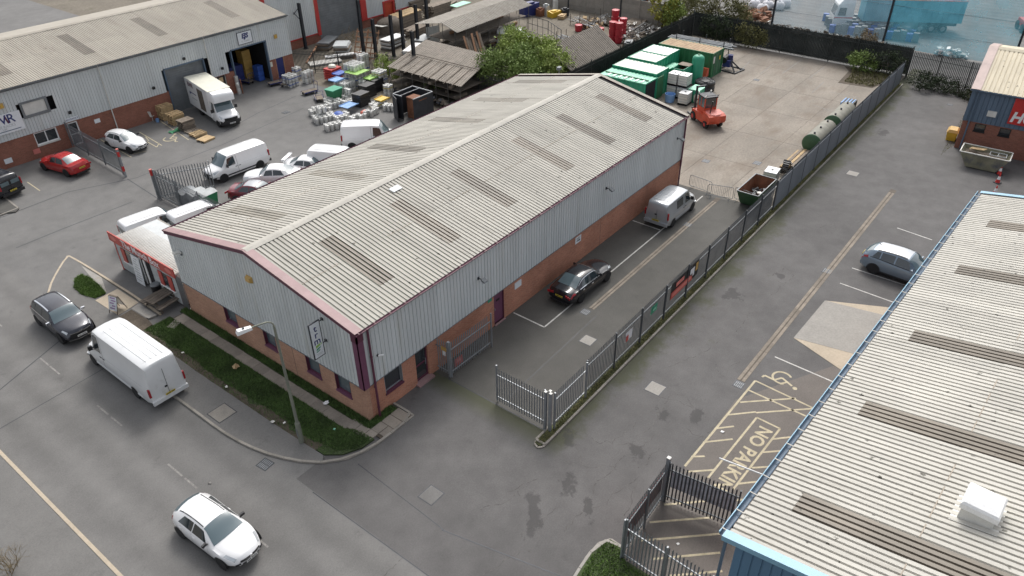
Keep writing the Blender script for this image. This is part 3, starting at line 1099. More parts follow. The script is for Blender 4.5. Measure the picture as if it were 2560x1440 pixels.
def roof_slope(parent, org, xdir, updir, ncol, length, mat, skies=(), sky_rng=(.2, .75), sky_mat='skylight_dirty', lap=.5, depth=.06, pitch=.25, w=1.0):
    """columns of roof sheets from the eave up; skylight columns have a translucent sheet set in"""
    o, x, u = Vector(org), Vector(xdir).normalized(), Vector(updir).normalized()
    nrm = x.cross(u)

    def put(name, i, a, b, mt, lift):
        lay(name, sheet_mesh(w, b - a, depth, pitch, mat=mt), parent, basis(o + x * (i * w) + u * a + nrm * lift, x, u))
    for i in range(ncol):
        if i in skies:
            a, b = sky_rng[0] * length, sky_rng[1] * length
            put('roof_sheet', i, 0, a + .08, mat, .0)
            put('skylight_sheet', i, a, b, sky_mat, .009)
            put('roof_sheet', i, b - .08, length, mat, .0)
        else:
            l = lap * length
            put('roof_sheet', i, 0, l + .08, mat, 0)
            put('roof_sheet', i, l, length, mat, .009)


def clad_wall(parent, a, b, z0, z1, mat, outn, top=None, w=1.0, pitch=.25, depth=.035, name='cladding_sheet', openings=()):
    """vertical profiled sheets on a wall from a to b (xy), outer normal outn; top(t)->z for a sloping head"""
    a, b = Vector((*a, 0)), Vector((*b, 0))
    d = b - a
    L = d.length
    d.normalize()
    up = Vector((0, 0, 1))
    flip = d.cross(up).dot(Vector((*outn, 0))) < 0
    n = max(1, round(L / w))
    ww = L / n
    for i in range(n):
        s0, s1 = i * ww, (i + 1) * ww
        segs = [(z0, z1)]
        for (oa, ob, oz0, oz1) in openings:
            if s1 - 1e-3 > oa and s0 + 1e-3 < ob:
                new = []
                for (p, q) in segs:
                    if oz1 <= p or oz0 >= q:
                        new.append((p, q))
                    else:
                        if oz0 > p + .02:
                            new.append((p, oz0))
                        if oz1 < q - .02:
                            new.append((oz1, q))
                segs = new
        for (p, q) in segs:
            tp = None
            if top is not None and q == z1:
                if flip:
                    tp = (lambda t, s=s1, p=p: top(s - t) - p)
                else:
                    tp = (lambda t, s=s0, p=p: top(s + t) - p)
                hh = 1.0
            else:
                hh = q - p
            if flip:
                m = basis(a + d * s1 + up * p, -d, up)
            else:
                m = basis(a + d * s0 + up * p, d, up)
            lay(name, sheet_mesh(ww, hh, depth, pitch, valley=.04, mat=mat, slant=.01, top=tp), parent, m)


def wall_cells(mb, u0, u1, z0, z1, openings, emit):
    us = sorted({u0, u1, *[o[0] for o in openings], *[o[1] for o in openings]})
    zs = sorted({z0, z1, *[o[2] for o in openings], *[o[3] for o in openings]})
    us = [u for u in us if u0 - 1e-6 <= u <= u1 + 1e-6]
    zs = [z for z in zs if z0 - 1e-6 <= z <= z1 + 1e-6]
    for p, q in zip(us[:-1], us[1:]):
        for r, s in zip(zs[:-1], zs[1:]):
            cu, cz = (p + q) / 2, (r + s) / 2
            if any(o[0] < cu < o[1] and o[2] < cz < o[3] for o in openings):
                continue
            emit(mb, p, q, r, s)


def gutter(parent, a, b, mat, r=.075, name='gutter'):
    """half-round gutter with brackets"""
    a, b = Vector(a), Vector(b)
    d = (b - a).normalized()
    s = d.cross(Vector((0, 0, 1))).normalized()
    rows = []
    for p in (a, b):
        rows.append([p + s * (r * math.cos(t)) + Vector((0, 0, r * math.sin(t))) for t in np.linspace(0, -math.pi, 7)])
    m = MB().grid(rows)
    m.grid([[p - s * 0 + s * (.012 * (1 if i < 3 else -1)) for i, p in enumerate(r_)] for r_ in rows])
    o = part(name, m, mat, parent)
    return o


# ------------------------------------------------------------------ the industrial unit in the middle
L0, W0, ZE, ZR, ZB = 32.45, 15.42, 5.62, 7.16, 2.18
unit = thing('industrial_unit', 'long grey-clad unit with brick base, cream ribbed roof and maroon trim in the centre', 'building')
fwin = [(10.35, 11.5, 1.12, 2.16), (6.9, 7.95, 1.10, 2.16), (3.35, 4.45, 1.06, 2.16), (1.1, 2.22, 1.0, 2.16)]
m = MB()
wall_cells(m, 0, W0, 0, ZB + .05, fwin, lambda b, p, q, r, s: b.box(0, .28, p, q, r, s))
part('front_wall', m, 'brick_tan', unit)
ropen = [(1.25, 2.46, .98, 2.16), (3.42, 4.34, .1, 2.16), (9.82, 10.74, .06, 2.16)]
m = MB()
wall_cells(m, .283, L0, 0, ZB + .05, ropen, lambda b, p, q, r, s: b.box(p, q, .0, .28, r, s))
part('side_wall', m, 'brick', unit)
part('back_wall', MB().box(L0 - .28, L0 - .003, .283, W0 - .283, 0, ZB + .05).box(.283, L0 - .003, W0 - .28, W0 - .003, 0, ZB + .05), 'brick', unit)
part('floor', MB().box(.3, L0 - .3, .3, W0 - .3, .0, .05), 'interior_dark', unit)
part('ceiling', MB().box(.3, L0 - .3, .3, W0 - .3, 2.9, 2.95), 'interior_dark', unit)
E_ = .055     # the cladding stands proud of the brick
RH = lambda t: ZE + (ZR - ZE) * (1 - abs(t - W0 / 2) / (W0 / 2)) - .10
clad_wall(unit, (-E_, 0.0), (-E_, W0), ZB, ZE, 'clad_grey', (-1, 0), top=RH)
clad_wall(unit, (.30, -E_), (L0, -E_), ZB, ZE - .05, 'clad_grey', (0, -1))
clad_wall(unit, (L0 + E_, 0.0), (L0 + E_, W0), ZB, ZE, 'clad_grey', (1, 0), top=RH)
clad_wall(unit, (0, W0 + E_), (L0, W0 + E_), ZB, ZE - .05, 'clad_grey', (0, 1))
part('drip_flashing', MB().box(-E_ - .03, 0, -.01, W0, ZB - .012, ZB + .012).box(.25, L0, -E_ - .03, 0, ZB - .012, ZB + .012), 'steel_galv_dark', unit)
# near corner post in faded maroon
part('corner_flashing', MB().box(-.10, .28, -.10, -.058, ZB - .03, ZE - .6).box(-.10, -.06, -.10, .26, ZB - .03, ZE - .6), 'maroon_purple', unit)
part('corner_cap', MB().box(-.12, .30, -.12, -.04, ZE - .6, ZE - .02).box(-.12, -.04, -.12, .28, ZE - .6, ZE - .02), 'maroon', unit)
# roof
SL = math.hypot(W0 / 2 + .10, ZR - ZE)
rise = (ZR - ZE) / (W0 / 2)
upR = Vector((0, 1, rise)).normalized()
upL = Vector((0, -1, rise)).normalized()
skR = (3, 8, 13, 19, 24, 29)
roof_slope(unit, (0, -.10, ZE - rise * .1), (1, 0, 0), upR, 32, SL, 'roof_cream', skies=skR, sky_rng=(.20, .765), lap=.52)
roof_slope(unit, (32, W0 + .10, ZE - rise * .1), (-1, 0, 0), upL, 32, SL, 'roof_cream', skies=tuple(31 - k for k in (3, 9, 14, 20, 25, 30)), sky_rng=(.16, .77), sky_mat='skylight_faint', lap=.52)
m = MB()
for s_, y0 in ((1, -.1), (-1, W0 + .1)):
    a = Vector((0, y0, ZE - rise * .1 - .07))
    b = Vector((0, W0 / 2, ZR - .07))
    m.poly([a, (32.5, a.y, a.z), (32.5, b.y, b.z), b])
part('roof_lining', m, 'interior_dark', unit)
# rust-stained end laps of the sheets
mk('lap_stain', (.36, .31, .25), .8, var=.2, scale=2)
for o_, u_, f_ in (((0, -.10, ZE - rise * .1), upR, .52), ((0, W0 + .1, ZE - rise * .1), upL, .52)):
    m = MB()
    for k in range(32):
        if k not in skR and random.random() < .8:
            p_ = Vector(o_) + Vector((k, 0, 0)) + u_ * (f_ * SL) + Vector((0, 0, .012))
            m.bar(p_, p_ + Vector((random.uniform(.6, 1), 0, 0)), .03, .012)
    part('lap_seam', m, 'lap_stain', unit)['kind'] = 'stuff'
# ridge cap
m = MB()
for k in range(11):
    x0, x1 = -.05 + k * 2.96, -.05 + (k + 1) * 2.96 + .03
    z = ZR + .055 + (.006 if k % 2 else 0)
    m.grid([[(x, W0 / 2 - .30, z - .30 * rise - .02), (x, W0 / 2 - .07, z - .012), (x, W0 / 2 + .07, z - .012), (x, W0 / 2 + .30, z - .30 * rise - .02)] for x in (x0, min(x1, L0 + .1))])
part('ridge_cap', m, 'roof_cream', unit)
# verge flashings front and rear
for nm, xa, xb, mt in (('verge_flashing', -.16, .30, 'maroon_faded'), ('verge_flashing', L0 - .05, L0 + .30, 'roof_asbestos_pale')):
    m = MB()
    for y0 in (-.14, W0 + .14):
        yr = W0 / 2
        za, zr = ZE - rise * .14 + .035, ZR + .04
        xi, xo = (xb, xa) if xa < 1 else (xa, xb)
        m.poly([(xi, y0, za), (xo, y0, za), (xo, yr, zr), (xi, yr, zr)])
        m.poly([(xo, y0, za), (xo, y0, za - .04), (xo, yr, zr - .04), (xo, yr, zr)])
    part(nm, m, mt, unit)
    m = MB()
    xo = xa if xa < 1 else xb
    for y0 in (-.14, W0 + .14):
        za, zr = ZE - rise * .14 + .0, ZR + .0
        q = .012 if xa < 1 else -.012
        m.poly([(xo + q, y0, za), (xo + q, y0, za - .20), (xo + q, W0 / 2, zr - .20), (xo + q, W0 / 2, zr)])
    part('verge_fascia', m, 'maroon', unit)
gutter(unit, (-.15, -.19, ZE - .03), (L0 + .15, -.19, ZE - .03), 'maroon')
gutter(unit, (L0 + .15, W0 + .19, ZE - .03), (-.15, W0 + .19, ZE - .03), 'maroon')
m = MB()
for i in range(33):
    m.box(i - .015, i + .015, -.275, -.10, ZE - .02, ZE + .012)
part('gutter_clip', m, 'maroon_faded', unit)['kind'] = 'stuff'


def downpipe(parent, x, y, z0, z1, mat, r=.055, name='downpipe'):
    m = MB().cyl((x, y, z0), (x, y, z1), r, n=8)
    for z in np.arange(z0 + .6, z1, 1.6):
        m.cyl((x, y, z), (x, y, z + .06), r * 1.25, n=8)
    return part(name, m, mat, parent, 40)


downpipe(unit, .55, -.16, .05, ZE - .08, 'maroon', .06)
m = MB().cyl((.55, -.16, ZB - .05), (.55, -.10, ZB - .22), .06, n=8)
part('pipe_offset', m, 'maroon', unit, 40)
downpipe(unit, L0 - .2, -.16, .05, ZE - .08, 'maroon', .06)
part('corner_trim', MB().box(L0 - .02, L0 + .14, -.09, .10, 1.6, ZE - .05), 'maroon', unit)


def window(parent, face, u0, u1, z0, z1, off, frame, glass='glass_window', sill=None, bars=1, depth=.10, t=.06):
    """window set in a wall: face 'x' (wall normal -x, u=y) or 'y' (wall normal -y, u=x); off = coordinate of the outer face"""
    def bx(b, a, c, r, s, d0, d1):
        if face == 'x':
            b.box(off + d0, off + d1, a, c, r, s)
        else:
            b.box(a, c, off + d0, off + d1, r, s)
    fr = MB()
    d0, d1 = depth - .04, depth + .02
    bx(fr, u0, u1, z1 - t, z1, d0, d1)
    bx(fr, u0, u1, z0, z0 + t, d0, d1)
    bx(fr, u0, u0 + t, z0 + t, z1 - t, d0, d1)
    bx(fr, u1 - t, u1, z0 + t, z1 - t, d0, d1)
    for k in range(1, bars):
        c = u0 + (u1 - u0) * k / bars
        bx(fr, c - t / 2, c + t / 2, z0 + t, z1 - t, d0, d1)
    o = part('window', fr, frame, parent)
    for k in range(bars):
        a = u0 + (u1 - u0) * k / bars + t * (.5 if k else 1)
        c = u0 + (u1 - u0) * (k + 1) / bars - t * (.5 if k < bars - 1 else 1)
        g = MB()
        bx(g, a, c, z0 + t, z1 - t, depth - .005, depth + .005)
        part('pane', g, glass, o)
    if sill:
        g = MB()
        bx(g, u0 - .03, u1 + .03, z0 - .11, z0 + .004, -.05, depth)
        part('sill', g, sill, o)
    # lined reveal
    g = MB()
    bx(g, u0 - .002, u0 + .02, z0, z1, -.004, d0)
    bx(g, u1 - .02, u1 + .002, z0, z1, -.004, d0)
    part('reveal', g, frame, o)
    return o


for (a, b, r, s) in fwin:
    window(unit, 'x', a, b, r, s, 0, 'maroon', 'glass_blue', 'maroon_purple', 1, .16)
window(unit, 'y', 1.25, 2.46, .98, 2.16, 0, 'steel_galv', 'glass_window', 'maroon', 1, .16)
# glazed entrance door and steel fire door
d = part('entrance_door', MB().box(3.42, 3.50, .10, .16, .12, 2.16).box(4.26, 4.34, .10, .16, .12, 2.16).box(3.5, 4.26, .10, .16, .12, .25).box(3.5, 4.26, .10, .16, 1.05, 1.15).box(3.5, 4.26, .10, .16, 2.08, 2.16), 'maroon', unit)
part('pane', MB().box(3.5, 4.26, .125, .135, .25, 1.05), 'glass_window', d)
part('pane', MB().box(3.5, 4.26, .125, .135, 1.15, 2.08), 'glass_window', d)
part('handle', MB().box(4.18, 4.21, .06, .10, .9, 1.3), 'steel_galv', d)
part('door_step', MB().box(3.3, 4.45, -.28, .28, 0, .11), 'maroon_faded', unit)
d = part('fire_door', MB().box(9.84, 10.72, .08, .13, .07, 2.15), 'maroon_purple', unit)
part('door_frame', MB().box(9.80, 9.86, .02, .10, .05, 2.16).box(10.70, 10.76, .02, .10, .05, 2.16).box(9.80, 10.76, .02, .10, 2.10, 2.16), 'maroon', d)
part('door_plate', MB().box(10.12, 10.42, .07, .08, 1.52, 1.66), 'black', d)
part('handle', MB().box(9.92, 9.98, .03, .08, 1.0, 1.12), 'steel_galv', d)
part('door_sill', MB().box(9.8, 10.76, -.10, .12, 0, .06), 'maroon_faded', unit)
part('movement_joint', MB().box(21.14, 21.17, -.004, .003, 0, ZB), 'wood_old', unit)
part('movement_joint', MB().box(-.004, .003, 5.48, 5.51, 0, ZB), 'wood_old', unit)
# things fixed to the walls


def floodlight(x, z, label):
    t = thing('floodlight', label, 'floodlight', (x, -.09, z))
    part('bracket', MB().bar((0, 0, 0), (0, -.32, .04), .04).box(-.05, .05, -.02, .04, -.08, .08), 'steel_dark', t)
    part('lamp_head', MB().cbox((0, -.40, .02), (.30, .26, .10), rx=RAD(25)), 'steel_galv_dark', t)
    part('lens', MB().cbox((0, -.42, -.035), (.25, .2, .012), rx=RAD(25)), 'lamp_clear', t)


floodlight(8.49, 4.05, 'grey floodlight on the side wall above the folded-back gate')
floodlight(21.45, 4.18, 'dark floodlight on the side wall midway along the unit')
floodlight(31.3, 4.25, 'small floodlight near the far corner of the unit')
t = thing('security_camera', 'small white security camera beside the maroon downpipe', 'camera', (1.0, -.1, 3.65))
part('mount', MB().box(-.05, .05, -.02, .04, -.05, .05), 'black', t)
part('body', MB().cyl((0, -.02, 0), (.22, -.18, -.02), .045, n=8), 'white', t)
t = thing('alarm_box', 'amber alarm box high on the front gable', 'alarm box', (-.09, 7.8, 5.42))
part('cover', MB().add([(0, -.22, -.16), (0, .22, -.16), (0, .22, .16), (0, -.22, .16), (-.13, -.18, -.12), (-.13, .18, -.12), (-.13, .18, .12), (-.13, -.18, .12)], [(4, 5, 6, 7), (0, 1, 5, 4), (1, 2, 6, 5), (2, 3, 7, 6), (3, 0, 4, 7)]), 'amber', t)
part('backplate', MB().box(0, .03, -.24, .24, -.18, .18), 'amber', t)
t = thing('wall_light', 'small grey lamp on the front gable near the snack cabin', 'light', (-.09, 14.35, 4.6))
part('bracket', MB().box(-.04, .04, -.05, .05, -.2, .05), 'steel_galv_dark', t)
part('lamp_head', MB().cbox((-.22, 0, .06), (.40, .26, .10), ry=RAD(12)), 'off_white', t)


def flat_sign(name, label, x0, x1, z0, z1, y, mat, nm='board', cat='sign'):
    t = thing(name, label, cat, ((x0 + x1) / 2, y, (z0 + z1) / 2))
    w, h = (x1 - x0) / 2, (z1 - z0) / 2
    part(nm, MB().box(-w, w, -.02, 0, -h, h), mat, t)
    return t, w, h


t, w_, h_ = flat_sign('wall_sign', 'plain white notice board on the brick wall beyond the fire door', 11.75, 12.38, 1.48, 1.92, -.003, 'sign_white')
t, w_, h_ = flat_sign('wall_sign', 'white sign with a black right-pointing arrow on the brick wall', 18.1, 18.75, 1.5, 1.98, -.003, 'sign_white')
part('arrow', MB().box(-.2, .08, -.027, -.0205, -.09, -.03).add([(.06, -.027, -.16), (.22, -.027, -.06), (.06, -.027, .04)], [(0, 1, 2)]), 'black', t)
part('lettering', MB().box(-.22, .2, -.027, -.0205, .12, .15).box(-.18, .16, -.027, -.0205, .06, .085), 'steel_galv_dark', t)
t, w_, h_ = flat_sign('exit_sign', 'small green plate on the brick beside the fire door', 9.28, 9.62, 1.92, 2.12, -.003, 'green_unit')
# projecting trm sign
t = thing('projecting_sign', 'tall white hanging sign reading trm on black brackets by the corner', 'sign', (0, 2.25, 4.45))
part('panel', MB().box(-.86, -.30, -.025, .025, -.98, 1.0), 'sign_white', t)
part('frame', MB().box(-.90, -.26, -.03, .03, -1.02, -.98).box(-.90, -.26, -.03, .03, 1.0, 1.04).box(-.90, -.86, -.03, .03, -.98, 1.0).box(-.30, -.26, -.03, .03, -.98, 1.0), 'steel_dark', t)
for z in (.92, -.35):
    part('bracket', MB().bar((-.28, 0, z), (-.05, 0, z), .035).bar((-.16, 0, z), (-.16, 0, z + .16), .025).box(-.06, -.03, -.07, .07, z - .09, z + .09), 'steel_dark', t)
for s_, ch in ((.66, 't'), (.30, 'r'), (-.06, 'm')):
    text('letter', ch, .52, 'navy', t, (-.58, -.027, s_), (1, 0, 0), (0, 0, 1), bold=.006)
part('logo_leaf', MB().add([(-.72, -.029, -.42), (-.45, -.029, -.36), (-.45, -.029, -.24), (-.72, -.029, -.28)], [(0, 1, 2, 3)]).add([(-.41, -.029, -.34), (-.37, -.029, -.34), (-.37, -.029, -.22), (-.41, -.029, -.22)], [(0, 1, 2, 3)]), 'green_lime', t)
part('logo_wave', MB().add([(-.72, -.029, -.58), (-.48, -.029, -.50), (-.42, -.029, -.42), (-.70, -.029, -.47)], [(0, 1, 2, 3)]).add([(-.72, -.029, -.68), (-.50, -.029, -.62), (-.52, -.029, -.57), (-.72, -.029, -.62)], [(0, 1, 2, 3)]), 'green_unit', t)
part('lettering', MB().box(-.74, -.40, -.029, -.0255, -.80, -.78).box(-.70, -.44, -.029, -.0255, -.86, -.845), 'board_grey', t)
# lead patch on the roof
p0 = Vector((9.4, 6.6, ZE + rise * 6.7))
t = link('roof_patch', MB().box(-.35, .35, -.12, .30, 0, .012).mesh('roof_patch', 'steel_galv'), unit)
t.matrix_basis = basis(p0 + Vector((0, 0, .03)), (1, 0, 0), upR)

# ------------------------------------------------------------------ blue-trimmed unit on the right
BA = math.atan2(-1.73, 31.3)
bu = thing('blue_unit', 'large unit at the right edge with cream ribbed roof, blue verge and blue cladding', 'building', (.10, -17.95, 0), BA)
BL, ZE2 = 31.55, 5.6
# local frame: x along the eave, -y away from the lane
SLB = 17.2
rb = math.tan(RAD(10.0))
upB = Vector((0, -1, rb)).normalized()


def blue_local(px, py):
    d_ = _R * (px - 1280) - _U * (py - 720) + _F * FPX
    mw = W(bu)
    o_, dd = mw.inverted() @ CAM, mw.inverted().to_3x3() @ d_
    t_ = (ZE2 - o_.z - rb * o_.y) / (dd.z + rb * dd.y)
    q = o_ + dd * t_
    return q.x, -q.y


sk = {}
for px, py in ((2048, 1250), (2190, 1020), (2312, 830), (2415, 680), (2490, 560)):
    x_, s_ = blue_local(px, py)
    sk[int(x_)] = s_
ncol = 31
for i in range(ncol + 1):
    x0 = i * 1.0 - .05
    st = sk.get(i, None)
    if st is not None:
        a = 1.25
        seq = [('roof_sheet', 0, a + .08, 'roof_cream2', 0), ('skylight_sheet', a, 7.6, 'skylight_dirty', .009), ('roof_sheet', 7.5, SLB, 'roof_cream2', 0)]
    else:
        seq = [('roof_sheet', 0, 4.95, 'roof_cream2', 0), ('roof_sheet', 4.87, 11.2, 'roof_cream2', .009), ('roof_sheet', 11.1, SLB, 'roof_cream2', 0)]
    for nm, a, b, mt, lift in seq:
        lay(nm, sheet_mesh(1.0, b - a, .06, .25, mat=mt), bu, basis(Vector((x0 + 1.0, -a * upB.y * -1, ZE2 + a * upB.z)) + Vector((0, 0, lift)), (-1, 0, 0), upB))
m = MB()
m.poly([(-.1, 0, ZE2 - .08), (BL + .3, 0, ZE2 - .08), (BL + .3, -SLB * .98, ZE2 - .08 + rb * SLB * .98), (-.1, -SLB * .98, ZE2 - .08 + rb * SLB * .98)])
part('roof_lining', m, 'interior_dark', bu)
gutter(bu, (BL + .25, .14, ZE2 - .02), (-.2, .14, ZE2 - .02), 'clad_slate', .10)
m = MB()
for k in range(31):
    if k not in sk and random.random() < .85:
        p_ = Vector((k, 0, ZE2 + .012)) + upB * 4.9
        m.bar(p_, p_ + Vector((random.uniform(.6, 1), 0, 0)), .035, .014)
part('lap_seam', m, 'lap_stain', bu)['kind'] = 'stuff'
part('gutter_edge', MB().box(-.2, BL + .25, .235, .265, ZE2 - .03, ZE2 + .03), 'clad_lightblue', bu)
m = MB()
for i in range(32):
    m.box(i - .02, i + .02, -.05, .26, ZE2 + .012, ZE2 + .036)
part('gutter_clip', m, 'roof_cream2', bu)['kind'] = 'stuff'
# verge flashing at near and far gable
for x0, x1 in ((-.32, .02), (BL - .0, BL + .32)):
    m = MB().poly([(x0, .1, ZE2 + .05), (x1, .1, ZE2 + .05), (x1, -SLB, ZE2 + .05 + rb * SLB), (x0, -SLB, ZE2 + .05 + rb * SLB)])
    xo = x0 if x0 < 0 else x1
    m.poly([(xo, .1, ZE2 + .05), (xo, .1, ZE2 - .17), (xo, -SLB, ZE2 - .17 + rb * SLB), (xo, -SLB, ZE2 + .05 + rb * SLB)])
    part('verge_flashing', m, 'clad_lightblue', bu)
clad_wall(bu, (-.1, -SLB + .3), (-.1, -.35), 2.2, 5.5, 'clad_blue', (-1, 0), top=lambda t: ZE2 - .1 + rb * (SLB - .3 - t), pitch=.33)
clad_wall(bu, (0, -.35), (BL, -.35), 2.2, ZE2 - .1, 'clad_blue', (0, 1))
clad_wall(bu, (BL + .1, -SLB + .3), (BL + .1, -.35), 2.2, 5.5, 'clad_blue', (1, 0), top=lambda t: ZE2 - .1 + rb * (SLB - .3 - t))
part('brick_base', MB().box(0, BL, -SLB + .3, -.42, 0, 2.2), 'brick', bu)
part('downpipe', MB().bar((-.05, .02, 5.3), (-.05, .02, .3), .09), 'clad_slate', bu)
# fixed pole with aerial at the near corner of that eave
t = thing('wall_lamp', 'thin white lamp arm sticking out from the near eave corner of the blue-trimmed unit', 'lamp', (4.1, -17.8, 4.6))
part('arm', MB().cyl((0, 0, 0), (-.35, 1.75, .12), .03, n=6), 'white', t)
part('bracket', MB().box(-.08, .08, -.12, .05, -.1, .12), 'steel_galv', t)
# roof cowl
vx, vs = blue_local(2445, 1285)
vz = ZE2 + vs * rb
t = thing('roof_cowl', 'white square ventilation cowl standing on the right-hand roof', 'vent', W(bu) @ Vector((vx, -vs, vz + .02)), BA)
part('upstand', MB().box(-.48, .48, -.48, .48, -.25, .34), 'off_white', t)
m = MB()
m.lathe([(.74, .36), (.78, .40), (.78, .58), (.70, .66), (.40, .74), (.05, .79)], 4)
m.xf(Matrix.Rotation(RAD(45), 4, 'Z'))
part('hood', m, 'white', t)
part('louvre', MB().box(-.50, .50, -.50, .50, .34, .37), 'steel_galv_dark', t)
part('flashing', MB().cbox((0, 0, -.03), (1.35, 1.35, .02), rx=-RAD(10)), 'off_white', t)
# ------------------------------------------------------------------ grey unit on the left
gu = thing('grey_unit', 'long grey-clad unit along the left with tan ribbed roof and two dock openings', 'building', (0, 45.6, 0))
GX0, GX1, GE, GW = -14.0, 31.95, 6.25, 17.0
docks = [(17.5, 21.7, 0, 4.2), (24.72, 28.95, 0, 4.2)]
gopen = docks + [(5.05, 6.9, 1.06, 2.12), (7.82, 8.7, 0.05, 2.1), (22.65, 23.6, .05, 2.1), (29.72, 30.8, .05, 2.18)]
for a_, b_ in ((GX0, 17.5), (21.7, 24.72), (28.95, GX1)):
    m = MB()
    wall_cells(m, a_, b_, 0, 2.2, [o_ for o_ in gopen if a_ <= o_[0] < b_], lambda b, p, q, r, s: b.box(p, q, 0, .28, r, s))
    part('front_wall', m, 'brick_dark', gu)
clad_wall(gu, (GX0, -.055), (GX1, -.055), 2.18, GE - .08, 'clad_grey', (0, -1), openings=[(31.55, 35.65, 0, 4.2), (38.8, 42.9, 0, 4.2), (18.95, 20.8, 3.6, 4.75)], w=.98)
part('rear_wall', MB().box(GX0, GX1, GW - .3, GW, 0, GE - .1).box(GX1 - .28, GX1, .29, GW - .31, 0, 2.2), 'brick_dark', gu)
clad_wall(gu, (GX1 + .05, 0), (GX1 + .05, GW), 2.2, GE, 'clad_grey', (1, 0), top=lambda t: GE + 1.5 * (1 - abs(t - GW / 2) / (GW / 2)) - .08)
gr = 1.5 / (GW / 2)
SG = math.hypot(GW / 2 + .12, 1.5)
upG = Vector((0, 1, gr)).normalized()


def grey_col(px, py):
    d_ = _R * (px - 1280) - _U * (py - 720) + _F * FPX
    t_ = (GE + gr * (CAM.y - 45.6) - CAM.z) / (d_.z - gr * d_.y)
    q = CAM + d_ * t_
    return q.x, q.y - 45.6


gcols = set()
for px, py in ((200, 110), (160, 95), (383, 60), (548, 20), (4, 165)):
    x_, y_ = grey_col(px, py)
    gcols.add(int((x_ - GX0)))
g2 = set()
for c_ in (grey_col(150, 80), grey_col(330, 35), grey_col(540, 15), grey_col(2, 163)):
    g2.add(int(c_[0] - GX0))
roof_slope(gu, (GX0, -.12, GE - gr * .12), (1, 0, 0), upG, 46, SG, 'roof_tan', skies=tuple(g2), sky_rng=(.25, .80), sky_mat='skylight_dirty', lap=.5, pitch=.2, depth=.035)
m = MB()
m.poly([(GX0, -.1, GE - .09), (GX1, -.1, GE - .09), (GX1, GW / 2, GE + 1.41), (GX0, GW / 2, GE + 1.41)])
part('roof_lining', m, 'interior_dark', gu)
m = MB()
m.poly([(GX0, GW / 2, GE + 1.5), (GX1, GW / 2, GE + 1.5), (GX1, GW + .1, GE - .02), (GX0, GW + .1, GE - .02)])
part('rear_slope', m, 'roof_tan', gu)
part('ridge_cap', MB().grid([[(x, GW / 2 - .3, GE + 1.5 - .02), (x, GW / 2, GE + 1.58), (x, GW / 2 + .3, GE + 1.48)] for x in (GX0, GX1)]), 'roof_tan', gu)
gutter(gu, (GX0, -.22, GE - .05), (GX1 + .1, -.22, GE - .05), 'steel_galv_dark', .12)
part('eave_fascia', MB().box(GX0, GX1 + .05, -.12, -.06, GE - .26, GE - .08), 'steel_galv_dark', gu)
downpipe(gu, 11.8, -.13, .2, GE - .1, 'off_white', .05)
downpipe(gu, 22.15, -.13, .2, GE - .1, 'off_white', .05)
# dock A: closed shutter, dock B: open
part('roller_shutter', MB().grid([[(x, .18 + .012 * (k % 2), 0.02 + k * .105) for x in (17.5, 21.7)] for k in range(41)]), 'steel_galv_dark', gu)
for a, b in ((17.5, 21.7), (24.72, 28.95)):
    part('dock_frame', MB().box(a - .02, a + .09, -.09, .25, 0, 4.28).box(b - .09, b + .02, -.09, .25, 0, 4.28).box(a - .02, b + .02, -.09, .25, 4.18, 4.30), 'clad_slate', gu)
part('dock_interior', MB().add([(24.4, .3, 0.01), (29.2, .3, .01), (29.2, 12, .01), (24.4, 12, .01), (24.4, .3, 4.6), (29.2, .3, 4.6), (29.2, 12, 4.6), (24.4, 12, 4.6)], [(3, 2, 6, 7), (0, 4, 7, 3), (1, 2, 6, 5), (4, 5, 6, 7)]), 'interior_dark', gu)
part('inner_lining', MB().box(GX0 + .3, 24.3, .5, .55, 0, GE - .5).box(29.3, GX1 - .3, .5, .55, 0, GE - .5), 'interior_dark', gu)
window(gu, 'y', 5.05, 6.9, 1.06, 2.12, 0, 'white', 'glass_window', 'off_white', 2, .10, .08)
o = part('window', MB().box(4.82, 6.98, -.13, -.06, 3.50, 3.72).box(4.82, 6.98, -.13, -.06, 4.68, 4.84).box(4.82, 5.0, -.13, -.06, 3.72, 4.68).box(6.80, 6.98, -.13, -.06, 3.72, 4.68), 'steel_galv_dark', gu)
part('blind', MB().box(5.0, 6.8, -.03, 0, 3.70, 4.70), 'off_white', o)
d = part('entrance_door', MB().box(7.82, 7.92, .03, .1, .05, 2.1).box(8.60, 8.70, .03, .1, .05, 2.1).box(7.92, 8.6, .03, .1, .05, .2).box(7.92, 8.6, .03, .1, 1.0, 1.1).box(7.92, 8.6, .03, .1, 2.0, 2.1), 'white', gu)
part('pane', MB().box(7.92, 8.6, .06, .07, .2, 1.0), 'glass_window', d)
part('pane', MB().box(7.92, 8.6, .06, .07, 1.1, 2.0), 'glass_window', d)
d = part('office_door', MB().box(22.65, 23.6, .08, .13, .05, 2.1), 'black_plastic', gu)
part('door_frame', MB().box(22.60, 22.66, .0, .1, .05, 2.12).box(23.58, 23.64, .0, .1, .05, 2.12), 'off_white', d)
part('door_notice', MB().box(22.9, 23.35, .06, .08, 1.5, 1.95), 'wood', d)
d = part('blue_door', MB().box(29.8, 30.72, .08, .13, .05, 2.16), 'navy', gu)
part('door_frame', MB().box(29.72, 29.80, .0, .1, .05, 2.18).box(30.72, 30.8, .0, .1, .05, 2.18), 'timber_brown', d)
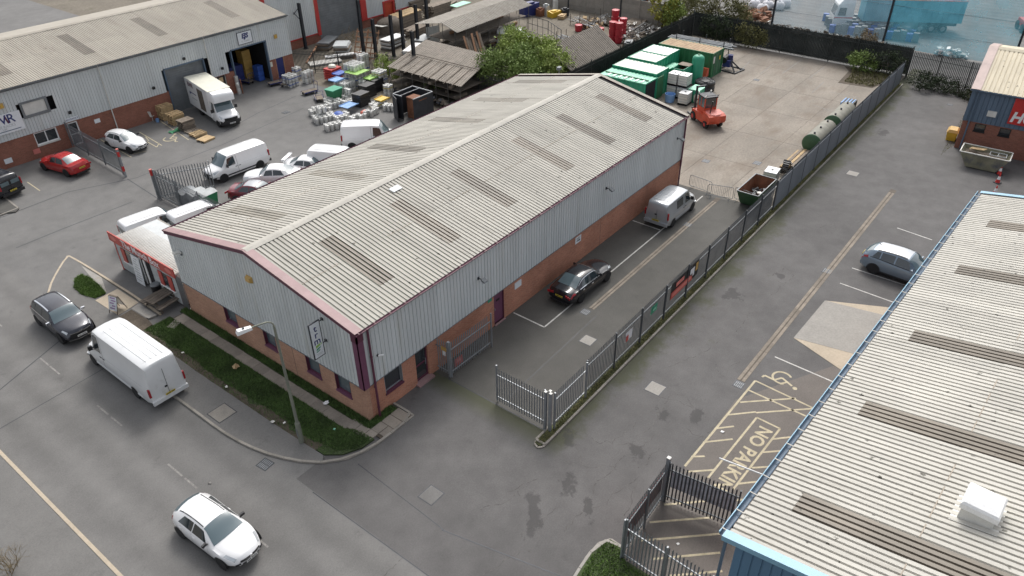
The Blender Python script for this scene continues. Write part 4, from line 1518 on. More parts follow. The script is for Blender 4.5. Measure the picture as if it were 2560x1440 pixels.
# signs on the grey unit
t = thing('company_sign', 'white BWR wine racks sign board on the grey wall above the red saloon', 'sign', (3.1, 45.48, 3.57))
part('board', MB().box(-1.55, 1.55, -.03, 0, -.78, .78), 'sign_white', t)
text('lettering', 'BWR', 1.0, 'navy', t, (-.05, -.034, .30), (1, 0, 0), (0, 0, 1), bold=.01)
part('letter_bar', MB().add([(.42, -.038, -.02), (.56, -.038, -.02), (.42, -.038, .62), (.28, -.038, .62)], [(0, 1, 2, 3)]), 'maroon', t)
text('lettering', 'WINE RACKS', .30, 'board_grey', t, (.05, -.034, -.22), (1, 0, 0), (0, 0, 1))
text('lettering', 'UK', .26, 'board_grey', t, (.05, -.034, -.44), (1, 0, 0), (0, 0, 1))
part('underline', MB().box(-1.2, 1.25, -.036, -.03, -.62, -.56), 'clad_slate', t)
t = thing('company_sign', 'white EJS sign board in dark blue letters above the open dock', 'sign', (26.6, 45.48, 5.12))
part('board', MB().box(-.8, .8, -.03, 0, -.55, .55), 'sign_white', t)
part('frame', MB().box(-.84, .84, -.025, 0, .55, .60).box(-.84, .84, -.025, 0, -.60, -.55).box(-.84, -.8, -.025, 0, -.55, .55).box(.8, .84, -.025, 0, -.55, .55), 'steel_dark', t)
text('lettering', 'EJS', .62, 'navy', t, (0, -.034, .16), (1, 0, 0), (0, 0, 1), bold=.03, shear=.2)
text('lettering', 'E.J. Supplies', .20, 'board_grey', t, (0, -.034, -.32), (1, 0, 0), (0, 0, 1))
t = thing('entrance_sign', 'narrow white ENTRANCE sign above the glazed door of the grey unit', 'sign', (8.33, 45.46, 2.42))
part('board', MB().box(-.55, .55, -.04, 0, -.14, .14), 'sign_white', t)
text('lettering', 'ENTRANCE', .20, 'navy', t, (0, -.045, 0), (1, 0, 0), (0, 0, 1))
for nm, lb, px, py, sx, sz, mt in (('notice', 'small white notice on the brick left of the white hatchback', 243, 302, .5, .36, 'sign_white'), ('notice', 'pink notice on the brick wall above the red saloon', 92, 378, .55, .42, 'pink_red'), ('notice', 'white notice on the brick wall above the black van', 21, 402, .6, .42, 'sign_white'), ('notice', 'small cream notice on the brick beside the blue door', 678, 161, .3, .5, 'cream_box')):
    d_ = _R * (px - 1280) - _U * (py - 720) + _F * FPX
    q = CAM + d_ * ((45.59 - CAM.y) / d_.y)
    flat_sign(nm, lb, q.x - sx / 2, q.x + sx / 2, q.z - sz / 2, q.z + sz / 2, 45.585, mt, cat='notice')
for lb, px, py in (('black wall lamp high on the grey cladding left of the box van', 381, 219), ('black wall lamp beside the white downpipe of the grey unit', 553, 170), ('black wall lamp above the ENTRANCE door', 172, 280), ('dark wall lamp above the closed dock of the grey unit', 457, 146)):
    d_ = _R * (px - 1280) - _U * (py - 720) + _F * FPX
    q = CAM + d_ * ((45.52 - CAM.y) / d_.y)
    t = thing('wall_lamp', lb, 'lamp', (q.x, 45.52, q.z))
    part('bracket', MB().box(-.04, .04, -.12, 0, -.04, .04), 'steel_dark', t)
    part('lamp_head', MB().cbox((0, -.2, 0), (.22, .16, .22), rx=RAD(20)), 'black', t)
for lb, px, py in (('amber alarm box at the left end of the grey unit', 2, 265), ('amber alarm box beside the open dock', 688, 91)):
    d_ = _R * (px - 1280) - _U * (py - 720) + _F * FPX
    q = CAM + d_ * ((45.50 - CAM.y) / d_.y)
    t = thing('alarm_box', lb, 'alarm box', (q.x, 45.5, q.z))
    part('cover', MB().box(-.17, .17, -.1, 0, -.2, .2), 'amber', t)
    part('strobe', MB().box(-.06, .06, -.14, -.1, -.06, .06), 'yellow', t)

# ------------------------------------------------------------------ grey unit with red trim behind it
ru = thing('red_trim_unit', 'tall grey-clad unit with red corner trim and a big grey shutter behind the timber yard', 'building', (0, 52.7, 0))
RX0, RX1, RE_ = 18.0, 58.5, 9.0
ropen2 = [(41.6, 48.4, 0, 6.9), (52.3, 54.0, 0, 2.4)]
m = MB()
wall_cells(m, 34.0, RX1, 0, 1.0, ropen2, lambda b, p, q, r, s: b.box(p, q, 0, .3, r, s))
part('brick_base', m, 'brick_dark', ru)
clad_wall(ru, (34.0, -.06), (RX1, -.06), 1.0, RE_, 'clad_grey', (0, -1), openings=[(7.7, 14.3, 0, 6.9), (18.4, 19.9, 0, 2.4)], w=1.02)
clad_wall(ru, (34.0, -.06), (34.0, 14), 1.0, RE_, 'clad_grey', (-1, 0))
clad_wall(ru, (RX1, -.06), (RX1, 14), .6, RE_, 'clad_grey', (1, 0))
part('roller_shutter', MB().grid([[(x, .22 + .014 * (k % 2), k * .14) for x in (41.5, 48.5)] for k in range(50)]), 'steel_galv_dark', ru)
part('corner_trim', MB().box(33.9, 34.45, -.2, -.08, .4, RE_), 'red_trim', ru)
part('shutter_trim', MB().box(41.2, 41.7, -.16, -.07, .8, 7.3).box(41.7, 48.3, -.16, -.07, 6.85, 7.3).box(48.3, 49.2, -.22, -.07, 1.0, RE_), 'red_trim', ru)
part('corner_trim', MB().box(RX1 - .15, RX1 + .12, -.2, -.07, .4, RE_), 'red_trim', ru)
part('base_trim', MB().box(34.4, 41.2, -.1, -.065, .98, 1.12).box(49.2, 52.2, -.1, -.065, .98, 1.12).box(54.1, RX1, -.1, -.065, .98, 1.12), 'red_trim', ru)
d = part('fire_door', MB().box(52.35, 53.95, .1, .16, .0, 2.35), 'orange_red', ru)
part('door_frame', MB().box(52.1, 52.35, -.12, .1, 0, 2.6).box(53.95, 54.2, -.12, .1, 0, 2.6).box(52.35, 53.95, -.12, .1, 2.35, 2.6), 'red_trim', d)
part('roof', MB().box(33.8, RX1 + .2, -.25, 14, RE_, RE_ + .12), 'roof_asbestos_pale', ru)

# ------------------------------------------------------------------ blue trade unit, top right
hd = thing('trade_unit', 'slate-blue trade unit with red cockerel sign and mossy cream roof at top right', 'building', (52.75, -15.45, 0), RAD(-86.5))
# local x runs along the front wall to the right, +y is back (away from the lane)
HL, HE, HZ = 26.0, 5.1, 2.45
fo = [(.95, 1.75, 1.75, 2.36), (2.75, 3.55, 1.75, 2.36), (6.3, 11.0, 0, 2.43)]
m = MB()
wall_cells(m, 0, HL, 0, HZ, fo, lambda b, p, q, r, s: b.box(p, q, 0, .28, r, s))
part('front_wall', m, 'brick_dark', hd)
part('side_wall', MB().box(-.003, .28, .283, 14.5, 0, HZ), 'brick', hd)
clad_wall(hd, (0, -.05), (HL, -.05), HZ, HE - .05, 'clad_slate', (0, -1), pitch=.33)
clad_wall(hd, (-.05, -.05), (-.05, 14.5), HZ, HE, 'clad_lightblue', (-1, 0), top=lambda t: HE + .25 * (t if t < 7.2 else 14.4 - t) * .9 - .06, pitch=.33)
hr = .225
SH_ = 7.35
upH = Vector((0, 1, hr)).normalized()
mk_roof('roof_mossy', (.56, .50, .38), streak=(.35, 3, 1), dirt=.1, speck=1.6, rnd=.05)
roof_slope(hd, (.45, -.15, HE), (1, 0, 0), upH, 22, SH_, 'roof_mossy', skies=(11,), sky_rng=(.1, .7), lap=.95, pitch=.333, depth=.05)
m = MB()
m.poly([(.45, 7.1, HE + 7.2 * hr), (HL, 7.1, HE + 7.2 * hr), (HL, 14.6, HE), (.45, 14.6, HE)])
part('rear_slope', m, 'roof_mossy', hd)
part('ridge_cap', MB().grid([[(x, 6.7, HE + 6.8 * hr + .03), (x, 7.05, HE + 7.2 * hr + .08), (x, 7.5, HE + 6.8 * hr + .05)] for x in (-.1, HL)]), 'roof_mossy', hd)
m = MB()
for ya, za, yb, zb in ((-.2, HE + .04, 7.1, HE + 7.25 * hr + .07), (14.6, HE + .04, 7.1, HE + 7.25 * hr + .07)):
    m.poly([(-.2, ya, za), (.5, ya, za + .01), (.5, yb, zb + .01), (-.2, yb, zb)])
    m.poly([(-.2, ya, za), (-.2, ya, za - .25), (-.2, yb, zb - .25), (-.2, yb, zb)])
mk('verge_pink', (.42, .32, .29), .6, var=.16, scale=1)
part('verge_flashing', m, 'verge_pink', hd)
gutter(hd, (-.2, -.24, HE - .03), (HL, -.24, HE - .03), 'clad_slate', .09)
downpipe(hd, .45, -.14, .1, HE - .1, 'clad_slate', .06)
part('corner_trim', MB().box(-.06, .2, -.09, -.05, HZ, HE - .1), 'clad_slate', hd)
for a, b, r, s in fo[:2]:
    window(hd, 'y', a, b, r, s, 0, 'black', 'glass_window', 'black', 1, .08)
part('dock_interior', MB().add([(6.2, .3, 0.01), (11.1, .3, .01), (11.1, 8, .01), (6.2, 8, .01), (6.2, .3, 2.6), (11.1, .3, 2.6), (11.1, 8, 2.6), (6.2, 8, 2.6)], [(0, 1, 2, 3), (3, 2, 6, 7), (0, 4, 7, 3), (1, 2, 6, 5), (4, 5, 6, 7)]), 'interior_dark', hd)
part('red_door', MB().box(6.22, 6.34, -1.1, 0, .05, 2.4), 'red', hd)
part('alarm_box', MB().box(1.5, 2.15, -.2, -.06, 3.15, 3.6), 'off_white', hd)
t = thing('shop_sign', 'red HOWDENS sign board with white cockerel on the blue cladding', 'sign', W(hd) @ Vector((6.0, -.09, 3.85)), RAD(-86.5))
part('board', MB().box(-2.95, 2.95, -.06, 0, -1.0, 1.1), 'red', t)
text('lettering', 'HOWDENS', 1.12, 'white', t, (0, -.066, -.45), (1, 0, 0), (0, 0, 1), bold=.045, shear=.18)
# cockerel silhouette
ck = [(-.62, .12), (-.80, .42), (-.72, .72), (-.50, .80), (-.34, .66), (-.22, .44), (.02, .40), (.18, .58), (.20, .86), (.30, 1.0), (.44, .98), (.56, .86), (.46, .80), (.46, .56), (.34, .24), (.16, .04), (.10, -.10), (.22, -.16), (.02, -.16), (.02, .0), (-.14, .0), (-.12, -.12), (-.02, -.18), (-.24, -.16), (-.24, .02), (-.42, .10), (-.54, .26), (-.56, .16)]
part('cockerel', MB().poly([(p[0] * .85, -.068, p[1] * .85 + .14) for p in ck]), 'white', t)

# ------------------------------------------------------------------ the snack cabin
mc = thing('snack_cabin', 'small grey snack cabin with red sign board reading The Munch Box', 'cabin', (0, 16.1, 0))
MX, MY, MH = 3.0, 7.05, 2.5
mk('cabin_white', (.52, .54, .54), .55, var=.08, scale=1.5)
mk_roof('cabin_roof', (.43, .41, .37), streak=(.35, 3, 1), dirt=.12, speck=.5)
part('body', MB().box(.0, MX, .0, MY, .10, MH - .12), 'cabin_white', mc)
m = MB()
n = 44
for k in range(n):
    y = .02 + k * MY / n
    m.box(-.022, -.002, y, y + MY / n * .55, .14, MH - .35)
part('wall_ribs', m, 'cabin_white', mc)
part('base_skid', MB().box(.05, MX - .05, .1, MY - .1, 0, .10), 'black', mc)
for k in range(7):
    lay('roof_sheet', sheet_mesh(1.02, MX + .25, .035, .17, mat='cabin_roof'), mc, basis((-.10, -.05 + (k + 1) * 1.02 - 1.02 + 1.02, MH - .08), (0, -1, 0), (1, 0, -.02)))
part('corner_post', MB().box(-.05, .06, -.05, .06, 0, MH - .2), 'red_faded', mc)
part('corner_post', MB().box(-.05, .06, MY - .06, MY + .05, 0, MH - .2), 'red_faded', mc)
sg = part('sign_board', MB().box(-.16, -.09, -.15, MY + .25, MH - .28, MH + .34), 'red_faded', mc)
text('lettering', 'The Munch Box', .66, 'sign_white', sg, (-.164, MY / 2 + .05, MH + .02), (0, -1, 0), (0, 0, 1), bold=.012)
for y in (.45, MY - .35):
    part('emblem', MB().lathe([(.30, 0), (.26, .006)], 12).xf(Matrix.Translation((-.162, y, MH + .03)) @ Matrix.Rotation(RAD(-90), 4, 'Y') @ Matrix.Diagonal((.55, 1.2, 1, 1))), 'pink_red', sg)
for y0, y1 in ((4.95, 6.35), (.55, 2.05)):
    o = part('window', MB().box(-.05, -.023, y0, y1, .95, 1.9), 'glass_window', mc)
    part('shutter', MB().box(-.09, -.052, y1 - .42, y1 - .02, .93, 1.95), 'red_faded', o)
    if y0 < 2:
        part('shutter', MB().box(-.09, -.052, y0 + .02, y0 + .45, .93, 1.95), 'red_faded', o)
    part('sill', MB().box(-.12, -.023, y0 - .05, y1 + .05, .88, .95), 'white', o)
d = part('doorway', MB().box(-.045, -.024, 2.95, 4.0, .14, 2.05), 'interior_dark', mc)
part('door_leaf', MB().box(-.09, -.05, 3.45, 3.65, .14, 2.05).box(-.09, -.05, 3.95, 4.05, .14, 2.1), 'white', d)
t = thing('menu_board', 'white price board leaning by the door of the snack cabin', 'board', (-.12, 16.1 + 4.45, .0))
part('board', MB().cbox((-.10, 0, 1.05), (.03, .95, 2.0), ry=RAD(4)), 'sign_white', t)
m = MB()
for k in range(9):
    z = 1.85 - k * .19
    m.cbox((-.12 - (1.05 - z) * .07, random.uniform(-.1, .1), z), (.006, random.uniform(.35, .7), .05), ry=RAD(4))
part('lettering', m, 'board_grey', t)
# ------------------------------------------------------------------ palisade fences and gates
_PM = {}


def pale_mesh(h, mat, w=.07):
    """W-section pale with a forked top"""
    k = (round(h, 2), mat, w)
    if k not in _PM:
        m = MB()
        a, b = w / 2, .012
        prof = [(-a, b), (-a * .45, -b), (0, b * .2), (a * .45, -b), (a, b)]
        m.grid([[(x, y, 0) for x, y in prof], [(x, y, h - .09) for x, y in prof]])
        m.add([(-a, b, h - .09), (-a * .45, -b, h - .09), (-a * .75, 0, h), (a, b, h - .09), (a * .45, -b, h - .09), (a * .75, 0, h), (0, 0, h - .05), (0, b * .2, h - .09)], [(0, 1, 2), (4, 3, 5), (1, 7, 6), (7, 4, 6)])
        _PM[k] = m.mesh('pale', mat)
    return _PM[k]


def palisade(root, a, b, h=2.3, mat='steel_galv', step=.155, posts=2.75, postmat=None, rails=(.35, 1.95), z0=.0, gap=.06, maxp=400, stuff=False, postw=.09):
    """pales, rails and posts from a to b in the root's space"""
    a, b = Vector((*a[:2], z0)), Vector((*b[:2], z0))
    d = b - a
    L = d.length
    d.normalize()
    n = Vector((-d.y, d.x, 0))
    rz = math.atan2(d.y, d.x)
    cnt = int(L / step)
    pm = pale_mesh(h, mat)
    st = MB()
    for i in range(cnt):
        p = a + d * (step * (i + .5)) + n * .035 + Vector((0, 0, gap))
        if i >= maxp or stuff:
            mt = Matrix.Translation(p) @ Matrix.Rotation(rz, 4, 'Z')
            st.add([mt @ v.co for v in pm.vertices], [tuple(f.vertices) for f in pm.polygons])
        else:
            o = lay('pale', pm, root, Matrix.Translation(p) @ Matrix.Rotation(rz, 4, 'Z'))
    if st.v:
        part('pales', st, mat, root)['kind'] = 'stuff'
    for rzv in rails:
        part('rail', MB().bar(a + Vector((0, 0, rzv)), b + Vector((0, 0, rzv)), .05, .05), mat, root)
    if posts:
        k = int(round(L / posts))
        for i in range(k + 1):
            p = a + d * (L * i / max(k, 1)) - n * .05
            part('post', MB().bar(p, p + Vector((0, 0, h + .12)), postw, postw * .7), postmat or mat, root)


mk('post_grey', (.085, .092, .10), .55, .2, var=.15)
# the long fence between side yard and lane
FY = -7.47
fn = thing('palisade_fence', 'long grey steel palisade fence along the kerb between side yard and right lane', 'fence', (7.9, FY, 0), 0)
palisade(fn, (0, 0), (24.8, 0), 2.3, 'steel_galv_dark', postmat='post_grey', maxp=160, z0=.06)
fn2 = thing('palisade_fence', 'far half of the side yard fence, backed with dark mesh sheeting beside the tanks', 'fence', (32.75, FY, 0), 0)
palisade(fn2, (0, 0), (33.4, 0), 2.3, 'steel_galv_dark', postmat='post_grey', maxp=120, z0=.06)
mk('mesh_sheet', (.15, .168, .19), .6, .1, var=.16, scale=.5, fine=.1, stretch=(1, 1, .4))
m = MB()
for k in range(12):
    x0, x1 = k * 2.785 + .03, (k + 1) * 2.785 - .03
    part('mesh_sheet', MB().box(x0, x1, -.075, -.055, .22, 2.28), 'mesh_sheet', fn2)
# main gate leaves
gl = thing('palisade_gate', 'palisade gate leaf folded back along the brick side wall, red and white plates on it', 'gate', (4.98, -.95, 0), RAD(-1.5))
palisade(gl, (0, 0), (3.25, 0), 2.2, 'steel_galv', posts=3.25, rails=(.30, 1.75), postw=.08)
part('plate', MB().box(.35, 1.0, .06, .075, .35, .85), 'red_faded', gl)
part('plate', MB().box(.5, .85, .055, .06, .55, .75), 'pink_red', gl)
gs = thing('palisade_fence', 'short palisade panel tying the open gate to the brick wall with small notices', 'fence', (4.95, 0, 0), RAD(-90))
palisade(gs, (0.02, 0), (.88, 0), 2.2, 'steel_galv', posts=None, rails=(.30, 1.75))
part('post', MB().box(.86, 1.0, -.07, .07, 0, 2.35), 'steel_galv', gs)
part('notice', MB().box(.40, .78, -.03, -.012, 1.62, 1.86), 'amber', gs)
part('notice', MB().box(.50, .70, -.03, -.012, 1.30, 1.58), 'sign_white', gs)
g2 = thing('palisade_gate', 'palisade gate leaf standing half across the side yard entrance', 'gate', (4.92, -7.05, 0), RAD(90))
palisade(g2, (0, 0), (2.95, 0), 2.2, 'steel_galv', posts=2.95, rails=(.32, 1.75), z0=.08, postw=.085)
gp = thing('gate_post', 'pair of tall grey steel gate posts on the tip of the kerbed island', 'post', (4.85, -7.35, .08))
for dx, dy in ((-.06, .14), (.12, .0), (-.02, -.12)):
    part('post', MB().box(dx - .06, dx + .06, dy - .06, dy + .06, -.08, 2.4), 'steel_galv', gp)
    part('cap', MB().box(dx - .065, dx + .065, dy - .065, dy + .065, 2.4, 2.43), 'off_white', gp)
g3 = thing('palisade_gate', 'second palisade gate leaf swung back along the kerb beside the lane', 'gate', (5.05, -7.52, 0), 0)
palisade(g3, (0, 0), (2.75, 0), 2.2, 'steel_galv', posts=2.75, rails=(.32, 1.75), z0=.12, postw=.085)
# banners on the fence
def banner(x0, x1, z0, z1, label, parts_, mat):
    t = thing('fence_banner', label, 'banner', ((x0 + x1) / 2, FY - .03, (z0 + z1) / 2))
    w, h = (x1 - x0) / 2, (z1 - z0) / 2
    part('sheet', MB().grid([[(-w + 2 * w * i / 8, -.015 * math.sin(i * 2.1), -h), (-w + 2 * w * i / 8, -.015 * math.cos(i * 1.7), h)] for i in range(9)]), mat, t)
    for nm, a, b, c, d_, mt in parts_:
        part(nm, MB().box(a * w, b * w, -.035, -.028, c * h, d_ * h), mt, t)
    return t


bt = banner(16.75, 20.35, 1.05, 2.15, 'long red and black advertising banner with white lettering on the fence', [('panel', -.98, .55, -.95, -.1, 'red_faded'), ('panel', .35, .66, -.5, .6, 'sign_white'), ('panel', .75, .92, -.2, .8, 'amber')], 'black')
text('lettering', 'MOT SERVICE', .40, 'sign_white', bt, (-.38, -.04, -.27), (1, 0, 0), (0, 0, 1), bold=.01) if False else part('lettering', MB().box(-1.6, .85, -.042, -.036, -.40, -.14).box(-1.2, -.2, -.042, -.036, .1, .38), 'pink_red', bt)
banner(14.45, 15.2, 1.35, 1.85, 'small turquoise notice tied to the fence', [('panel', -.5, .5, -.3, .3, 'green_pale')], 'green_unit')
banner(11.7, 12.45, 1.15, 1.75, 'small white and red notice tied to the fence near the gate', [('panel', -.9, -.2, -.9, .3, 'red_faded')], 'sign_white')

# gates of the left yard
lg = thing('sliding_gate', 'long palisade gate running out from the grey unit beside the ENTRANCE door', 'gate', (7.7, 45.5, 0), math.atan2(36.4 - 45.5, 7.35 - 7.7))
palisade(lg, (0, 0), (9.1, 0), 2.1, 'steel_galv_dark', posts=3.0, rails=(.30, 1.75), z0=.1)
mp = thing('marker_post', 'red and white banded post at the end of the long left gate', 'post', (7.33, 36.2, 0))
part('post', MB().box(-.07, .07, -.07, .07, 0, 2.35), 'steel_galv', mp)
for z in (.5, 1.75):
    part('band', MB().box(-.075, .075, -.075, .075, z, z + .42), 'red', mp)
part('cap', MB().box(-.09, .09, -.09, .09, 2.35, 2.42), 'pink_red', mp)
gg = P(405, 498)
rg = thing('palisade_fence', 'grey palisade fence panel behind the parked white vans by the snack cabin', 'fence', (6.95, 30.3, 0), math.atan2(-8.9, -.05))
palisade(rg, (0, 0), (8.6, 0), 2.3, 'steel_galv_dark', posts=2.8, rails=(.30, 1.95))
rg2 = thing('palisade_gate', 'open palisade gate leaf with red-topped post near the rusty red hatch', 'gate', (6.95, 30.3, 0), math.atan2(-2.0, 3.6))
palisade(rg2, (0, 0), (3.9, 0), 2.35, 'steel_galv', posts=3.9, rails=(.30, 1.95), step=.2)
mp = thing('marker_post', 'red-topped steel post where the left gate leaf hangs', 'post', (6.85, 30.5, 0))
part('post', MB().box(-.08, .08, -.08, .08, 0, 2.4), 'steel_galv_dark', mp)
part('band', MB().box(-.085, .085, -.085, .085, 1.95, 2.4), 'red', mp)
part('cap', MB().box(-.09, .09, -.09, .09, 2.4, 2.46), 'pink_red', mp)
sf = thing('palisade_fence', 'narrow dark palisade panel between snack cabin and unit', 'fence', (-.02, 15.45, 0), RAD(90))
palisade(sf, (0, 0), (.75, 0), 2.35, 'steel_galv_dark', posts=None, rails=(.3, 1.9), step=.10)

# fence round the bin corner at the bottom
fa, fb, fc, fd = (.80, -13.9), (4.45, -13.8), (4.85, -16.9), (.45, -19.6)
f1 = thing('palisade_fence', 'palisade fence beside the lane at the bottom, red and white banner on its inside', 'fence', (*fa, 0), math.atan2(fb[1] - fa[1], fb[0] - fa[0]))
palisade(f1, (0, 0), (3.65, 0), 2.35, 'steel_galv_dark', posts=1.83, rails=(.35, 1.95))
part('banner', MB().box(.15, 3.5, .075, .085, .75, 1.9), 'red_faded', f1)
f2 = thing('palisade_gate', 'dark palisade gate from the tall post to the eave corner of the blue-trimmed unit', 'gate', (*fb, 0), math.atan2(fc[1] - fb[1], fc[0] - fb[0]))
palisade(f2, (0.12, 0), (3.1, 0), 2.35, 'post_grey', posts=2.98, rails=(.35, 2.0), step=.16)  # backlit look put into the colour: pales take the darker post grey
mk('banner_print', (.50, .50, .54), .6, var=.25, scale=3, dirt=((.5, .2, .22), .42, 2.5))
part('banner', MB().box(.2, 3.0, .08, .09, .9, 1.9), 'banner_print', f2)
f3 = thing('palisade_fence', 'palisade fence from the corner post along the grass at the bottom edge', 'fence', (*fa, 0), math.atan2(fd[1] - fa[1], fd[0] - fa[0]))
palisade(f3, (0, 0), (5.7, 0), 2.35, 'steel_galv', posts=1.9, rails=(.35, 1.95))
tp = thing('gate_post', 'tall square steel post at the top corner of the bottom fence', 'post', (*fb, 0))
part('post', MB().box(-.075, .075, -.075, .075, 0, 2.65), 'steel_galv', tp)
part('cap', MB().box(-.08, .08, -.08, .08, 2.65, 2.68), 'off_white', tp)

# dark fences round the concrete yard
b1 = thing('palisade_fence', 'tall dark palisade fence along the far end of the concrete yard', 'fence', (69.6, 17.3, 0), RAD(-90))
palisade(b1, (0, 0), (24.7, 0), 3.0, 'fence_back', step=.16, posts=2.75, rails=(.5, 2.5), stuff=True)
part('mesh_backing', MB().box(0, 24.7, .08, .09, .15, 2.85), 'fence_mesh', b1)
b2 = thing('palisade_fence', 'dark palisade fence on the left side of the concrete yard behind the containers', 'fence', (69.6, 17.35, 0), RAD(180))
palisade(b2, (0, 0), (36.8, 0), 2.8, 'fence_back', step=.16, posts=2.75, rails=(.5, 2.4), stuff=True)
part('mesh_backing', MB().box(0, 36.8, -.09, -.08, .15, 2.65), 'fence_mesh', b2)
b3 = thing('palisade_fence', 'tall dark palisade fence closing the right lane beside the trade unit', 'fence', (68.6, -7.5, 0), math.atan2(-10.2, -1.2))
palisade(b3, (0, 0), (11.5, 0), 2.9, 'fence_back', step=.16, posts=2.75, rails=(.5, 2.4), stuff=True)
# keg yard fence
k1 = thing('palisade_fence', 'dark palisade fence behind the kegs by the timber yard', 'fence', (32.2, 46.6, 0), math.atan2(37.0 - 46.6, 37.2 - 32.2))
palisade(k1, (0, 0), (11.2, 0), 2.3, 'fence_back', posts=2.75, maxp=60)
k2 = thing('palisade_fence', 'dark palisade fence between kegs and the low tin shed', 'fence', (37.3, 36.8, 0), math.atan2(22.0 - 36.8, 38.6 - 37.3))
palisade(k2, (0, 0), (14.8, 0), 2.3, 'fence_back', posts=2.75, maxp=60)
# crowd barriers
def barrier(a, b, label):
    a, b = Vector((*a, 0)), Vector((*b, 0))
    d_ = b - a
    L = d_.length
    t = thing('crowd_barrier', label, 'barrier', a, math.atan2(d_.y, d_.x), 'crowd barriers across the yard')
    part('frame', MB().tube([(0, 0, .2), (0, 0, .95), (.1, 0, 1.08), (L - .1, 0, 1.08), (L, 0, .95), (L, 0, .2), (0, 0, .2)], .019, 6), 'steel_galv_dark', t)
    for i in range(1, int(L / .13)):
        part('bar', MB().cyl((i * .13, 0, .2), (i * .13, 0, 1.08), .008, n=4, caps=False), 'steel_galv_dark', t)
    for x in (.25, L - .25):
        part('foot', MB().tube([(x, -.3, 0.02), (x, 0, .2), (x, .3, .02)], .02, 6), 'steel_galv_dark', t)


barrier(xy(1722, 468), xy(1776, 488), 'crowd barrier next to the far corner of the unit')
barrier(xy(1766, 492), xy(1830, 502), 'middle crowd barrier with a second one overlapping it')
barrier(xy(1834, 500), xy(1886, 520), 'crowd barrier beside the open green skip')
# ------------------------------------------------------------------ vehicles


def paint(name, col, rough=.28, metal=0.0, dirt=None, var=.03):
    return mk(name, col, rough, metal, var=var, scale=1.2, fine=0, coat=.6, obj=True, dirt=dirt)


paint('paint_w', (.80, .80, .80))
paint('paint_w_dull', (.66, .67, .67), .4, dirt=((.45, .45, .44), .38, 1.2))
paint('paint_blackcar', (.012, .012, .016), .18)
paint('paint_darkgrey', (.035, .037, .048), .2, .3)
paint('paint_silver', (.46, .48, .50), .3, .5)
paint('paint_bluegrey', (.23, .29, .35), .25, .4)
paint('paint_red', (.38, .018, .018), .25)
paint('paint_maroon', (.16, .015, .025), .25)
paint('paint_silverroof', (.34, .35, .37), .3, .3)


def pchip(xs, ys, x):
    xs, ys, x = np.asarray(xs, float), np.asarray(ys, float), np.asarray(x, float)
    h = np.diff(xs)
    d = np.diff(ys) / h
    m = np.zeros_like(xs)
    for i in range(1, len(xs) - 1):
        if d[i - 1] * d[i] > 0:
            w1, w2 = 2 * h[i] + h[i - 1], h[i] + 2 * h[i - 1]
            m[i] = (w1 + w2) / (w1 / d[i - 1] + w2 / d[i])
    m[0], m[-1] = d[0], d[-1]
    k = np.clip(np.searchsorted(xs, x) - 1, 0, len(xs) - 2)
    t = (x - xs[k]) / h[k]
    return ((1 + 2 * t) * (1 - t) ** 2 * ys[k] + t * (1 - t) ** 2 * h[k] * m[k] + t * t * (3 - 2 * t) * ys[k + 1] + t * t * (t - 1) * h[k] * m[k + 1])


def nose_strip(s, hw, z0, z1, off=.02, n=8):
    """band that follows the curve of the nose"""
    f = lambda y: s.bf * (y / (s.W / 2)) ** 2 - off
    ys_ = np.linspace(-hw, hw, n + 1)
    return MB().grid([[(f(y), y, z0) for y in ys_], [(f(y) - .004, y, z1) for y in ys_]])


